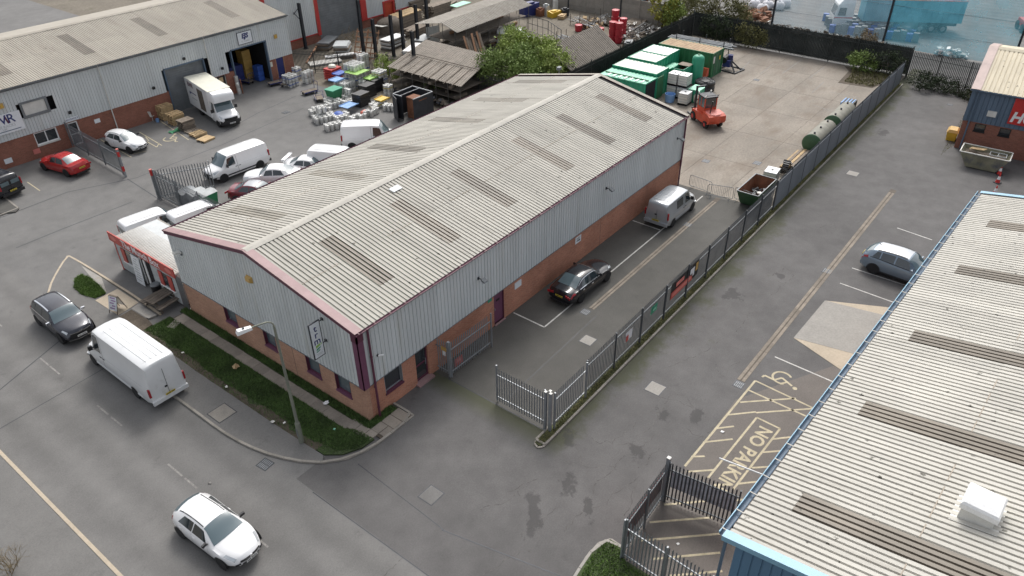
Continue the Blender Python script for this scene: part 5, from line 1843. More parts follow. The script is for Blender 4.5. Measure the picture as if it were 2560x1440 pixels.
class Shell:
    """car body as a family of cross-sections; x runs from the nose (0) to the tail (L), y to both sides"""

    def __init__(s, L, Wd, top, belt, wtop, plan=None, z0=.22, crown=.05, bowf=.28, bowr=.16, tuck=.93):
        s.L, s.W, s.z0, s.crown, s.bf, s.br, s.tuck = L, Wd, z0, crown, bowf, bowr, tuck
        s.top, s.belt, s.wtop = top, belt, wtop
        s.plan = plan or [(0, .80), (.06, .90), (.16, .985), (.35, 1), (.75, 1), (.92, .97), (1, .88)]

    def q(s, x):
        f = lambda t: float(pchip([p[0] for p in t], [p[1] for p in t], [x])[0])
        hw = f([(a * s.L, b) for a, b in s.plan]) * s.W / 2
        zt, zb = f(s.top), f(s.belt)
        wt = min(f(s.wtop) * s.W / 2, hw * .97)
        zb = min(zb, zt - .03)
        e = s.z0 + (.16 if x < .12 * s.L or x > .93 * s.L else .0) * (max(0, 1 - x / (.12 * s.L)) if x < .5 * s.L else max(0, (x - .93 * s.L) / (.07 * s.L)))
        cr = s.crown
        return [(0, e), (hw * .86, e), (hw * s.tuck, e + .03), (hw * .985, e + .16 * (zb - e) + .04), (hw, e + .5 * (zb - e)), (hw * .985, zb - .10 * (zb - e)), (hw * .945, zb), (wt, zt - .035), (wt - .055, zt), (wt * .5, zt + cr * .75), (0, zt + cr)]

    def at(s, x, k):
        """surface point at station x and section parameter k (0..10), right side y<0 handled by caller"""
        pts = s.q(x)
        i = min(int(k), 9)
        t = k - i
        y = pts[i][0] * (1 - t) + pts[i + 1][0] * t
        z = pts[i][1] * (1 - t) + pts[i + 1][1] * t
        u = x / s.L
        bow = s.bf * max(0, 1 - u / .42) - s.br * max(0, (u - .62) / .38)
        return Vector((x + bow * (y / (s.W / 2)) ** 2, y, z))

    def body(s):
        m = MB()
        st = sorted(set(list(np.linspace(0, s.L, 30)) + [p[0] for p in s.top if 0 <= p[0] <= s.L]))
        rows = []
        for x in st:
            r = [s.at(x, k) for k in range(11)]
            rows.append([Vector((p.x, -p.y, p.z)) for p in r] + [p for p in r[::-1]][1:])
        m.grid(rows)
        n = len(rows[0])
        m.f.append(tuple(range(n - 1, -1, -1)))
        o = (len(rows) - 1) * n
        m.f.append(tuple(range(o, o + n)))
        return m

    def patch(s, x0, x1, k0, k1, side, off=.008, nx=6, nk=4, x0t=None, x1t=None):
        """pane lying on the body: x range at k0 (x0,x1) and at k1 (x0t,x1t); side -1/1, or 0 across the centre"""
        x0t = x0 if x0t is None else x0t
        x1t = x1 if x1t is None else x1t
        m = MB()
        rows = []
        for i in range(nx + 1):
            r = []
            for j in range(nk + 1):
                v = j / nk
                a, b = x0 + (x0t - x0) * v, x1 + (x1t - x1) * v
                x = a + (b - a) * i / nx
                k = k0 + (k1 - k0) * v
                e = .02
                p = s.at(x, k)
                dx = s.at(x + e, k) - s.at(x - e, k)
                dk = s.at(x, min(k + .05, 10)) - s.at(x, max(k - .05, 0))
                n = dx.cross(dk)
                n = n.normalized() if n.length > 1e-9 else Vector((0, 1, 0))
                if n.y < 0 or (abs(n.y) < .05 and n.z < 0):
                    n = -n
                p = p + n * off
                r.append(p)
            rows.append(r)
        if side == 0:
            rows = [[Vector((p.x, -p.y, p.z)) for p in r] + [p for p in r[::-1]][1:] for r in rows]
        elif side < 0:
            rows = [[Vector((p.x, -p.y, p.z)) for p in r] for r in rows]
        m.grid(rows)
        return m


_WH = {}


def wheel(root, x, y, r, w, rim='rim'):
    k = (r, w, rim, y > 0)
    if k not in _WH:
        s = 1 if y > 0 else -1
        ty = MB().lathe([(r * .62, -w / 2), (r * .94, -w / 2), (r, -w / 2 + .03), (r, w / 2 - .03), (r * .94, w / 2), (r * .62, w / 2)], 22, 'Y').mesh('tyre', 'tyre', 40)
        m = MB().lathe([(r * .63, -w * .3), (r * .63, s * w * .36), (r * .56, s * w * .40), (r * .52, s * w * .22), (r * .05, s * w * .22)] if s > 0 else [(r * .05, s * w * .22), (r * .52, s * w * .22), (r * .56, s * w * .40), (r * .63, s * w * .36), (r * .63, w * .3)], 20, 'Y')
        for i in range(5):
            t = 2 * math.pi * i / 5
            m.bar((0, s * w * .36, 0), (math.cos(t) * r * .56, s * w * .38, math.sin(t) * r * .56), .075, .03, up=(0, 1, 0))
        m.lathe([(r * .13, s * w * .3), (r * .11, s * w * .42)] if s > 0 else [(r * .11, s * w * .42), (r * .13, s * w * .3)], 10, 'Y')
        _WH[k] = (ty, m.mesh('rim', rim, 40))
    ty, ri = _WH[k]
    o = lay('wheel', ty, root, Matrix.Translation((x, y, r)))
    lay('rim', ri, o, Matrix.Identity(4))


def wheels(root, s, xs, r, w=.21, rim='rim', arch='black_plastic', inset=.0):
    for x in xs:
        hw = s.q(x)[4][0]
        for sd in (-1, 1):
            wheel(root, x + 0, sd * (hw - w / 2 + .012 - inset), r, w, rim)
            m = MB()
            n = 14
            ring = []
            for rr in (r * .2, r * 1.16):
                ring.append([(x + rr * math.cos(t), sd * (hw + .004), max(.19, r + rr * math.sin(t))) for t in np.linspace(-.25, math.pi + .25, n)])
            m.grid(ring)
            part('wheel_arch', m, arch, root)


def mirror(root, s, x, k=6.2, mat='black_plastic', out=.17, up=.03, sz=(.09, .20, .13)):
    for sd in (-1, 1):
        p = s.at(x, k)
        part('mirror', MB().cbox((p.x + .02, sd * (p.y + out * .75), p.z + up + .05), sz, rz=sd * .15).bar((p.x, sd * (p.y - .02), p.z + up), (p.x, sd * (p.y + out * .6), p.z + up + .03), .06, .04), mat, root)


def plate(root, x, z, mat, tilt=0, w=.52, face=-1):
    part('number_plate', MB().cbox((x, 0, z), (.015, w, .11), ry=tilt), mat, root)
    m = MB()
    for i, y in enumerate((-.19, -.13, -.07, -.01, .08, .14, .20)):
        m.cbox((x + face * .0085, y, z), (.003, .038, .065), ry=tilt)
    part('plate_characters', m, 'black', root)['kind'] = 'stuff'


def place_car(root, c, rear_to_front):
    """stand the car with the middle of its floor at c; heading given as a world vector"""
    a = math.atan2(rear_to_front[1], rear_to_front[0])
    root.rotation_euler = (0, 0, a + math.pi)          # nose lies at local x=0, tail at +x
    return a


def vehicle(name, label, cat, L, front, rear, side_off=0):
    """front/rear: world xy of the midpoints of nose and tail; returns root at nose"""
    f, r = Vector((*front, 0)), Vector((*rear, 0))
    d = (r - f)
    a = math.atan2(d.y, d.x)
    c = (f + r) / 2
    o = c - Vector((math.cos(a), math.sin(a), 0)) * (L / 2)
    return thing(name, label, cat, (o.x, o.y, .008), a)


def pose(wr, wf, wb_rear_from_tail, L, Wd, wb, side):
    """contact points of rear and front wheel on one side -> nose and tail midpoints.  side: which side of the car (+1 left of travel, -1 right) the wheels are"""
    wr, wf = Vector((wr[0], wr[1], 0)), Vector((wf[0], wf[1], 0))
    d = (wf - wr).normalized()
    left = Vector((-d.y, d.x, 0))
    mid = (wr + wf) / 2 - left * side * (Wd / 2 - .06)
    front_over = L - wb - wb_rear_from_tail
    f = mid + d * (wb / 2 + front_over)
    r = mid - d * (wb / 2 + wb_rear_from_tail)
    return (f.x, f.y), (r.x, r.y)


def hatch_car(root, s, body, A, B, Cc, D, glass_side='glass', screen='glass_blue', rear_glass='glass_blue', sidewin=None, roofmat=None, lights='lamp_red', kside=(6.12, 6.92)):
    """common parts of a car; A screen base, B screen top, Cc backlight top, D backlight base"""
    part('body', s.body(), body, root, 38)
    part('windscreen', s.patch(A + .03, B - .02, 7.6, 10, 0, .012, 5, 4), screen, root, 60)
    part('rear_window', s.patch(Cc + .04, D - .05, 7.9, 10, 0, .012, 4, 4), rear_glass, root, 60)
    sw = sidewin or [(A + .32, (A + D) / 2 - .05), ((A + D) / 2 + .02, D - .45)]
    for a, b, at, bt in [(w if len(w) == 4 else (w[0], w[1], None, None)) for w in sw]:
        for sd in (-1, 1):
            part('side_window', s.patch(a, b, kside[0], kside[1], sd, .006, 7, 2, at, bt), glass_side, root, 60)


# --- white hatchback in the road, bottom of the picture
def car_hatch(name, label, body, front, rear, L=4.3, Wd=1.78, H=1.43, rim='rim_dark', mir='black_plastic', rearplate='plate_yellow', grille=True, hl='lamp_clear'):
    r = vehicle(name, label, 'car', L, front, rear)
    top = [(0, .60), (.10, .73), (.45, .83), (1.10, .95), (2.05, H - .05), (2.55, H), (3.35, H - .06), (3.78, H - .17), (4.18, 1.0), (L, .70)]
    belt = [(0, .50), (.3, .70), (1.1, .89), (2.5, .95), (3.6, 1.03), (4.1, .95), (L, .6)]
    wt = [(0, .56), (.5, .76), (1.05, .84), (2.05, .64), (3.3, .62), (3.75, .64), (4.15, .72), (L, .70)]
    s = Shell(L, Wd, top, belt, wt, [(0, .66), (.04, .80), (.10, .92), (.2, .99), (.35, 1), (.78, 1), (.92, .95), (.98, .86), (1, .76)], bowf=.34, bowr=.22)
    hatch_car(r, s, body, 1.16, 2.02, 3.80, 4.14, sidewin=[(1.62, 2.55, 1.95, 2.52), (2.60, 3.55, 2.57, 3.25)])
    for sd in (-1, 1):
        for x_ in (1.50, 2.57, 3.35):
            part('door_seam', s.patch(x_, x_ + .012, 2.6, 6.0, sd, .003, 1, 5), 'steel_galv_dark', r)
        part('bonnet_seam', s.patch(.35, 1.12, 7.9, 7.93, sd, .004, 5, 1), 'steel_galv_dark', r)
    wheels(r, s, (.86, .86 + 2.66), .32, .22, rim)
    mirror(r, s, 1.52, mat=mir)
    for sd in (-1, 1):
        part('headlight', s.patch(.10, .52, 6.2, 7.6, sd, .012, 4, 2), hl, r, 60)
        part('tail_light', s.patch(L - .28, L - .04, 5.0, 6.4, sd, .012, 3, 2), 'lamp_red', r, 60)
        part('door_handle', MB().cbox((2.42, sd * (Wd / 2 - .005), .84), (.16, .03, .03)), body, r)
        part('door_handle', MB().cbox((3.32, sd * (Wd / 2 - .005), .87), (.16, .03, .03)), body, r)
        part('roof_rail', s.patch(2.05, 3.70, 7.85, 8.1, sd, .012, 8, 1), 'black', r, 60)
        part('sill', MB().box(1.25, 3.1, sd * (Wd / 2 - .06) - .03, sd * (Wd / 2 - .06) + .03, .20, .27), 'black_plastic', r)
    if grille:
        part('grille', nose_strip(s, .46, .54, .66, .012), 'black', r)
        part('grille_bar', nose_strip(s, .45, .585, .605, .018), 'chrome', r)
        part('badge', MB().lathe([(.085, -.02), (.085, .02)], 14, 'X', (-.02, 0, .60)), 'chrome', r)
    part('lower_intake', nose_strip(s, .40, .40, .46, .008), 'black_plastic', r)
    for sd in (-1, 1):
        part('side_intake', MB().grid([[(s.bf * (y / (Wd / 2)) ** 2 - .012, sd * y, z) for y in (.46, .56, .66)] for z in (.42, .52)]), 'black_plastic', r)
    plate(r, -.025, .47, 'plate_white')
    plate(r, L + .012, .62, rearplate, face=1)
    return r, s


f, b = pose(xy(458, 1343.4), xy(561, 1422.5), .80, 4.3, 1.78, 2.66, -1)
r, s = car_hatch('hatchback', 'white hatchback with dark wheels driving along the road at the bottom', 'paint_w', f, b)
# --- white hatchback in the left bay (nose to the viewer)
f2 = xy(362, 380)
car_hatch('hatchback', 'white hatchback parked beside the yellow disabled bay under the ENTRANCE wall', 'paint_w', (10.9, 39.55), (10.15, 43.35), L=3.95, Wd=1.72, H=1.44, rim='rim_dark')


# --- estate / SUV shape
def car_suv(name, label, body, front, rear, L=4.6, Wd=1.88, H=1.62, rim='rim_dark', rails='chrome', cladding=True, plate_f='plate_white', wb=2.78, fo=.88, roof=None):
    r = vehicle(name, label, 'car', L, front, rear)
    top = [(0, .74), (.10, .90), (.45, .99), (1.18, 1.08), (1.95, H - .06), (2.6, H), (3.7, H - .06), (4.05, H - .13), (L - .12, 1.12), (L, .80)]
    belt = [(0, .60), (.3, .82), (1.2, 1.0), (2.6, 1.06), (3.8, 1.12), (L - .15, 1.04), (L, .7)]
    wt = [(0, .62), (.5, .80), (1.15, .86), (1.95, .72), (3.7, .70), (4.0, .71), (L - .1, .76), (L, .74)]
    s = Shell(L, Wd, top, belt, wt, z0=.26)
    hatch_car(r, s, body, 1.22, 1.93, 4.10, L - .16, glass_side='glass', sidewin=[(1.66, 2.62, 1.86, 2.6), (2.70, 3.55, 2.70, 3.52), (3.62, 4.10, 3.60, 3.85)])
    wheels(r, s, (fo, fo + wb), .36, .24, rim)
    mirror(r, s, 1.50, mat=body if body != 'paint_darkgrey' else 'chrome')
    if roof:
        part('roof_panel', s.patch(2.0, 4.0, 8.1, 10, 0, .010, 8, 4), roof, r, 60)
    for sd in (-1, 1):
        part('headlight', s.patch(.10, .42, 6.5, 7.5, sd, .012, 4, 2), 'lamp_clear', r, 60)
        part('tail_light', s.patch(L - .42, L - .05, 5.2, 6.3, sd, .012, 3, 2), 'lamp_red', r, 60)
        part('roof_rail', s.patch(2.05, 3.85, 7.75, 8.15, sd, .03, 8, 1), rails, r, 60)
        part('window_trim', s.patch(1.5, 4.2, 5.95, 6.1, sd, .010, 8, 1), rails, r, 60)
        part('sill', MB().box(1.3, 3.4, sd * (Wd / 2 - .05) - .03, sd * (Wd / 2 - .05) + .03, .24, .36), 'black_plastic', r)
        part('door_handle', MB().cbox((2.5, sd * (Wd / 2 - .005), .93), (.18, .03, .03)), body, r)
        part('door_handle', MB().cbox((3.5, sd * (Wd / 2 - .005), .96), (.18, .03, .03)), body, r)
    part('grille', nose_strip(s, .56, .54, .80, .012), 'black', r)
    part('grille_trim', nose_strip(s, .58, .80, .825, .016), rails, r)
    part('lower_intake', nose_strip(s, .66, .40, .52, .010), 'black_plastic', r)
    part('lower_trim', nose_strip(s, .72, .385, .41, .016), rails, r)
    plate(r, -.05, .60, plate_f)
    plate(r, L + .012, .80, 'plate_yellow', face=1)
    part('aerial', MB().add([(3.85, -.02, H), (3.85, .02, H), (4.0, 0, H + .02), (3.98, 0, H + .09)], [(0, 1, 3), (1, 2, 3), (2, 0, 3)]), 'black', r)
    return r, s


# dark estate on the left: rear wheel and front wheel seen on its right side
f, b = pose(xy(100, 812), xy(158, 860), .92, 4.6, 1.88, 2.78, -1)
car_suv('suv', 'dark grey electric SUV with silver roof rails facing the viewer on the left road', 'paint_darkgrey', f, b)
# blue-grey SUV on the right, tail towards the left
rw = P(2176, 683)
dirn = (Vector((24.0, -20.0)) - Vector((24.3, -12.0))).normalized()
f, b = pose((rw.x, rw.y), (rw.x - .2, rw.y - 2.86), .95, 4.75, 1.92, 2.86, -1)
car_suv('suv', 'blue-grey SUV parked nose-in beside the right-hand unit', 'paint_bluegrey', f, b, L=4.75, Wd=1.92, H=1.66, wb=2.86, rim='rim_dark', rails='black', roof='paint_silver')


# --- saloons
def fromtail(px, py, z, h, L):
    t = P(px, py, z)
    h = Vector((*h, 0)).normalized()
    return (t.x + h.x * L, t.y + h.y * L), (t.x, t.y)


def fromnose(px, py, z, h, L):
    t = P(px, py, z)
    h = Vector((*h, 0)).normalized()
    return (t.x, t.y), (t.x - h.x * L, t.y - h.y * L)


def car_saloon(name, label, body, front, rear, L=4.9, Wd=1.87, H=1.45, rim='rim', wb=2.9, fo=.90, trim='chrome', spoiler=False, roof=None, screen='glass_blue'):
    r = vehicle(name, label, 'car', L, front, rear)
    k = L / 4.9
    top = [(0, .60), (.10, .74), (.5 * k, .84), (1.45 * k, .96), (2.25 * k, H - .04), (2.75 * k, H), (3.35 * k, H - .05), (4.25 * k, 1.03), (4.75 * k, 1.0), (L, .76)]
    belt = [(0, .5), (.3, .70), (1.4 * k, .89), (2.7 * k, .94), (3.9 * k, .98), (4.7 * k, .93), (L, .66)]
    wt = [(0, .60), (.6 * k, .78), (1.4 * k, .84), (2.25 * k, .68), (3.35 * k, .66), (4.2 * k, .76), (4.75 * k, .78), (L, .72)]
    s = Shell(L, Wd, top, belt, wt)
    hatch_car(r, s, body, 1.50 * k, 2.22 * k, 3.38 * k, 4.22 * k, sidewin=[(1.95 * k, 2.72 * k, 2.15 * k, 2.70 * k), (2.78 * k, 3.75 * k, 2.76 * k, 3.45 * k)], screen=screen)
    wheels(r, s, (fo, fo + wb), .335, .23, rim)
    mirror(r, s, 1.78 * k, mat=body)
    if roof:
        part('roof_panel', s.patch(2.25 * k, 3.3 * k, 8.0, 10, 0, .010, 6, 4), roof, r, 60)
    for sd in (-1, 1):
        part('headlight', s.patch(.10, .50, 6.3, 7.5, sd, .012, 4, 2), 'lamp_clear', r, 60)
        part('tail_light', s.patch(L - .38, L - .03, 5.0, 6.4, sd, .012, 3, 2), 'lamp_red', r, 60)
        if trim:
            part('window_trim', s.patch(1.85 * k, 4.0 * k, 5.98, 6.12, sd, .011, 8, 1), trim, r, 60)
            part('window_trim', s.patch(2.0 * k, 3.9 * k, 6.95, 7.05, sd, .011, 8, 1, 2.1 * k, 3.9 * k), trim, r, 60)
        part('door_handle', MB().cbox((2.65 * k, sd * (Wd / 2 - .008), .82), (.17, .03, .03)), trim or body, r)
        part('door_handle', MB().cbox((3.6 * k, sd * (Wd / 2 - .008), .84), (.17, .03, .03)), trim or body, r)
        part('tail_lamp', MB().cbox((L - .005, sd * .62, .80), (.04, .40, .14), rz=-sd * .25), 'lamp_red', r)
    plate(r, -.04, .42, 'plate_white')
    plate(r, L + .012, .70, 'plate_yellow', face=1)
    part('grille', nose_strip(s, .42, .50, .66, .012), 'black', r)
    part('rear_diffuser', MB().cbox((L - .03, 0, .30), (.10, 1.2, .12)), 'black_plastic', r)
    if spoiler:
        part('spoiler', MB().cbox((L - .22, 0, 1.32), (.28, 1.45, .035), ry=RAD(-6)).box(L - .3, L - .14, -.60, -.56, .98, 1.31).box(L - .3, L - .14, .56, .60, .98, 1.31).box(L - .36, L - .08, -.745, -.72, 1.24, 1.38).box(L - .36, L - .08, .72, .745, 1.24, 1.38), body, r)
    return r, s


f, b = pose(xy(1450.6, 757), xy(1515, 704.5), 1.02, 4.93, 1.87, 2.91, -1)
car_saloon('saloon', 'glossy black saloon with chrome window trim parked by the brick side wall', 'paint_blackcar', f, b)
car_saloon('saloon', 'red saloon parked nose to the brick wall under the BWR sign', 'paint_red', (4.6, 43.7), (5.5, 39.2), L=4.6, Wd=1.8, H=1.44, wb=2.75, trim=None)
car_saloon('saloon', 'silver-white sports saloon with a tall rear wing behind the long roof', 'paint_w', *fromtail(712, 402, .95, (.45, -.9), 4.5), L=4.5, Wd=1.78, H=1.43, wb=2.63, trim=None, spoiler=True)
car_saloon('saloon', 'white saloon next to the white panel van behind the long roof', 'paint_w', *fromnose(611, 444, .45, (-.6, .8), 4.6), L=4.6, Wd=1.8, H=1.44, wb=2.7, trim=None, rim='rim')
car_saloon('coupe', 'dark red coupe with silver roof half hidden by the long roof', 'paint_maroon', *fromtail(576, 468, .9, (.45, -.9), 4.4), L=4.4, Wd=1.78, H=1.42, wb=2.6, trim=None, roof='paint_silverroof')


# --- vans
def van(name, label, body, front, rear, L, Wd, H, wb, fo, nose=1.0, hood=1.05, scr=1.85, r_=.34, bumper='black_plastic', rim='rim_dark', z0=.28, rear_windows=False, sidewin=None, plates=('plate_white', 'plate_yellow'), boxy=.85, ribs=True, rearwin='glass', doorcol=None, belt_z=None):
    """panel van: nose length, bonnet height, screen-top position"""
    r = vehicle(name, label, 'van', L, front, rear)
    top = [(0, .80), (.08, .92), (.35, hood), (nose, hood + .12), (scr, H - .06), (scr + .5, H), (L * .7, H), (L - .3, H - .01), (L - .08, H - .06), (L, H - .17)]
    bz = belt_z or hood + .08
    belt = [(0, .62), (.3, hood - .12), (nose, hood + .02), (scr, bz), (L * .8, bz), (L - .1, bz), (L, bz - .1)]
    wt = [(0, .66), (.4, .80), (nose, .84), (scr, .78), (scr + .7, boxy), (L - .3, boxy), (L - .05, boxy - .03), (L, boxy - .06)]
    s = Shell(L, Wd, top, belt, wt, [(0, .80), (.04, .92), (.12, .985), (.3, 1), (.9, 1), (.97, .985), (1, .95)], z0=z0, crown=.05, bowf=.32, bowr=.03, tuck=.96)
    part('body', s.body(), body, r, 38)
    part('windscreen', s.patch(nose + .06, scr - .03, 7.5, 10, 0, .012, 5, 4), 'glass_blue', r, 60)
    for sd in (-1, 1):
        part('side_window', s.patch(nose + .36, scr + .55, 6.05, 6.85, sd, .007, 6, 2, nose + .66, scr + .50), 'glass', r, 60)
        for w in (sidewin or []):
            part('side_window', s.patch(w[0], w[1], 6.1, 6.8, sd, .007, 5, 2), 'glass', r, 60)
        part('headlight', s.patch(.12, .55, 6.15, 7.4, sd, .012, 4, 2), 'lamp_clear', r, 60)
        part('tail_light', MB().box(L - .10, L + .012, sd * (Wd / 2 - .11), sd * (Wd / 2 - .015), .85, 1.35), 'lamp_red', r)
        part('door_seam', s.patch(scr + .68, scr + .70, 3.2, 6.9, sd, .004, 1, 6), 'black', r)
        part('door_seam', s.patch(scr + .70, L - .6, 5.45, 5.50, sd, .006, 8, 1), 'steel_galv_dark', r)
        part('door_handle', MB().cbox((scr + .55, sd * (Wd / 2 - .004), bz - .14), (.18, .03, .04)), 'black_plastic', r)
        part('door_handle', MB().cbox((scr + .85, sd * (Wd / 2 - .004), bz - .14), (.18, .03, .04)), 'black_plastic', r)
        part('side_rub_strip', MB().box(nose + .5, L - .9, sd * (Wd / 2 - .012) - .018, sd * (Wd / 2 - .012) + .018, .42, .52), bumper if bumper != 'black' else 'black_plastic', r)
    wheels(r, s, (fo, fo + wb), r_, .22, rim)
    mirror(r, s, nose + .42, mat='black_plastic', out=.22, sz=(.10, .22, .26), up=.06)
    part('front_bumper', MB().add(*_nose(s, .02, .34, .56)), bumper, r, 40)
    part('rear_bumper', MB().box(L - .02, L + .10, -Wd / 2 + .04, Wd / 2 - .04, .34, .56), bumper, r)
    part('grille', nose_strip(s, .55, .70, .82, .012), 'black', r)
    # rear doors
    part('rear_door_seam', MB().box(L + .001, L + .008, -.008, .008, .6, H - .5), 'black', r)
    part('rear_handle', MB().box(L, L + .03, -.14, -.02, 1.02, 1.10), 'black_plastic', r)
    if rear_windows:
        for sd in (-1, 1):
            part('rear_window', MB().box(L - .005, L + .012, sd * .08 if sd > 0 else -.72, .72 if sd > 0 else -.08, bz + .02, H - .42), rearwin, r)
    plate(r, -.09, .46, plates[0])
    plate(r, L + .11, .66, plates[1], face=1)
    if ribs:
        for x in np.linspace(scr + .8, L - .5, 3):
            part('roof_rib', s.patch(x, x + .03, 8.3, 10, 0, .012, 1, 4), body, r)
        for y in (-.5, -.2, .1, .4):
            part('roof_rib', MB().box(scr + .7, L - .4, y + .04, y + .07, H + .03, H + .055), body, r)
    return r, s


def _nose(s, x, z0, z1):
    m = MB()
    rows = []
    for z in (z0, (z0 + z1) / 2, z1):
        r = []
        for t in np.linspace(-1, 1, 13):
            y = t * s.W / 2 * .97
            r.append((-.05 + s.bf * 1.05 * t * t + .05 * abs(t) ** 6 + (.02 if z != (z0 + z1) / 2 else 0), y, z))
        rows.append(r)
    m.grid(rows)
    back = [(p[0] + .3, p[1], p[2]) for p in rows[2]]
    m.grid([rows[2], back])
    return m.v, m.f


# long white van at the kerb
f, b = pose(xy(347, 993.7), xy(242, 912), 1.65, 7.0, 2.0, 4.325, 1)
r, s = van('panel_van', 'long high-roofed white panel van parked on the kerb beside the grass', 'paint_w_dull', f, b, 6.95, 2.0, 2.65, 4.325, .98, nose=.95, hood=1.08, scr=1.75, bumper='paint_w_dull', boxy=.83, belt_z=1.35)
f, b = pose(xy(1679.7, 567), xy(1728.6, 525.4), .85, 4.75, 1.88, 3.0, -1)
r, s = van('panel_van', 'silver panel van parked by the far end of the brick side wall', 'paint_silver', f, b, 4.75, 1.88, 1.95, 3.0, .90, nose=.85, hood=1.0, scr=1.6, r_=.32, bumper='paint_silver', rim='rim', z0=.24, boxy=.80, sidewin=[(2.45, 3.4)], plates=('plate_white', 'plate_yellow'))
f, b = pose(xy(652, 421), xy(565, 454.5), 1.0, 5.3, 1.92, 3.275, 1)
van('panel_van', 'clean white panel van with black bumpers standing in the left yard', 'paint_w', f, b, 5.25, 1.92, 1.95, 3.275, .95, nose=.85, hood=1.02, scr=1.65, r_=.34, rim='rim_dark', z0=.26, boxy=.82)
# white van at the keg pile, tail to the left
van('panel_van', 'white panel van with black rear bumper next to the keg pile', 'paint_w', *fromtail(852, 308, 2.1, (.66, -.75), 4.9), 4.9, 2.0, 2.1, 3.1, .95, nose=.85, hood=1.05, scr=1.65, r_=.34, boxy=.80)
van('panel_van', 'small white van between the sports saloon and the keg van', 'paint_w', *fromtail(775, 368, 1.85, (.42, -.9), 4.6), 4.6, 1.85, 1.9, 2.9, .9, nose=.85, hood=1.0, scr=1.55, r_=.32, boxy=.80, rear_windows=False)
# two white vehicles behind the cabin
van('panel_van', 'white van roof seen behind the snack cabin at its left end', 'paint_w', *fromtail(300, 562, 1.75, (1, -.12), 4.4), 4.4, 1.8, 1.85, 2.7, .9, nose=.85, hood=1.0, scr=1.55, r_=.31, boxy=.76, rear_windows=True)
van('panel_van', 'white van roof between snack cabin and the corner of the long roof', 'paint_w', *fromtail(422, 541, 1.78, (1, -.12), 4.4), 4.4, 1.8, 1.88, 2.7, .9, nose=.85, hood=1.0, scr=1.55, r_=.31, boxy=.76, rear_windows=True)
# black van at the left frame edge, tail to the viewer
van('panel_van', 'black small van at the left frame edge with its tail to the viewer', 'paint_blackcar', *fromtail(32, 474, .65, (-.2, .98), 4.3), 4.3, 1.8, 1.82, 2.7, .85, nose=.9, hood=1.0, scr=1.6, r_=.32, boxy=.78, rear_windows=True, rearwin='glass_blue')
# white van roof in the scaffold yard
van('panel_van', 'white-roofed van half hidden behind the leafy tree in the scaffold yard', 'paint_w', (55.2, 30.6), (53.2, 34.4), 4.4, 1.8, 1.95, 2.7, .9, nose=.85, hood=1.0, scr=1.55, r_=.31, boxy=.78)

# --- Luton box van
lv = vehicle('box_van', 'white box van with BWR lettering backed up to the closed dock', 'van', 7.2, (18.75, 38.0), (20.15, 45.0))
Lb, Wb_ = 7.2, 2.15
top = [(0, .88), (.08, 1.0), (.35, 1.14), (1.0, 1.30), (1.75, 2.25), (2.1, 2.3), (2.4, 2.3)]
belt = [(0, .70), (.3, 1.0), (1.0, 1.14), (1.7, 1.25), (2.4, 1.25)]
wt = [(0, .70), (.4, .82), (1.0, .86), (1.7, .80), (2.4, .82)]
s = Shell(2.4, 2.0, top, belt, wt, [(0, .80), (.1, .93), (.3, .99), (.6, 1), (1, 1)], z0=.30, bowf=.32, bowr=0)
part('cab', s.body(), 'paint_w', lv, 38)
part('windscreen', s.patch(1.05, 1.72, 7.5, 10, 0, .012, 5, 4), 'glass_blue', lv, 60)
for sd in (-1, 1):
    part('side_window', s.patch(1.32, 2.25, 6.05, 6.85, sd, .007, 6, 2, 1.6, 2.22), 'glass', lv, 60)
    part('headlight', s.patch(.12, .5, 6.15, 7.4, sd, .012, 4, 2), 'lamp_clear', lv, 60)
mirror(lv, s, 1.35, mat='black_plastic', out=.26, sz=(.10, .24, .30), up=.08)
part('front_bumper', MB().add(*_nose(s, .02, .34, .70)), 'black_plastic', lv, 40)
part('grille', nose_strip(s, .62, .72, .98, .02), 'black', lv)
plate(lv, -.09, .50, 'plate_white')
bx = MB().box(2.0, Lb, -Wb_ / 2, Wb_ / 2, .62, 3.15)
bxo = part('load_box', bx, 'paint_w', lv)
part('box_roof', MB().box(1.55, Lb - .02, -Wb_ / 2 + .02, Wb_ / 2 - .02, 3.15, 3.19), 'cream_box', bxo)
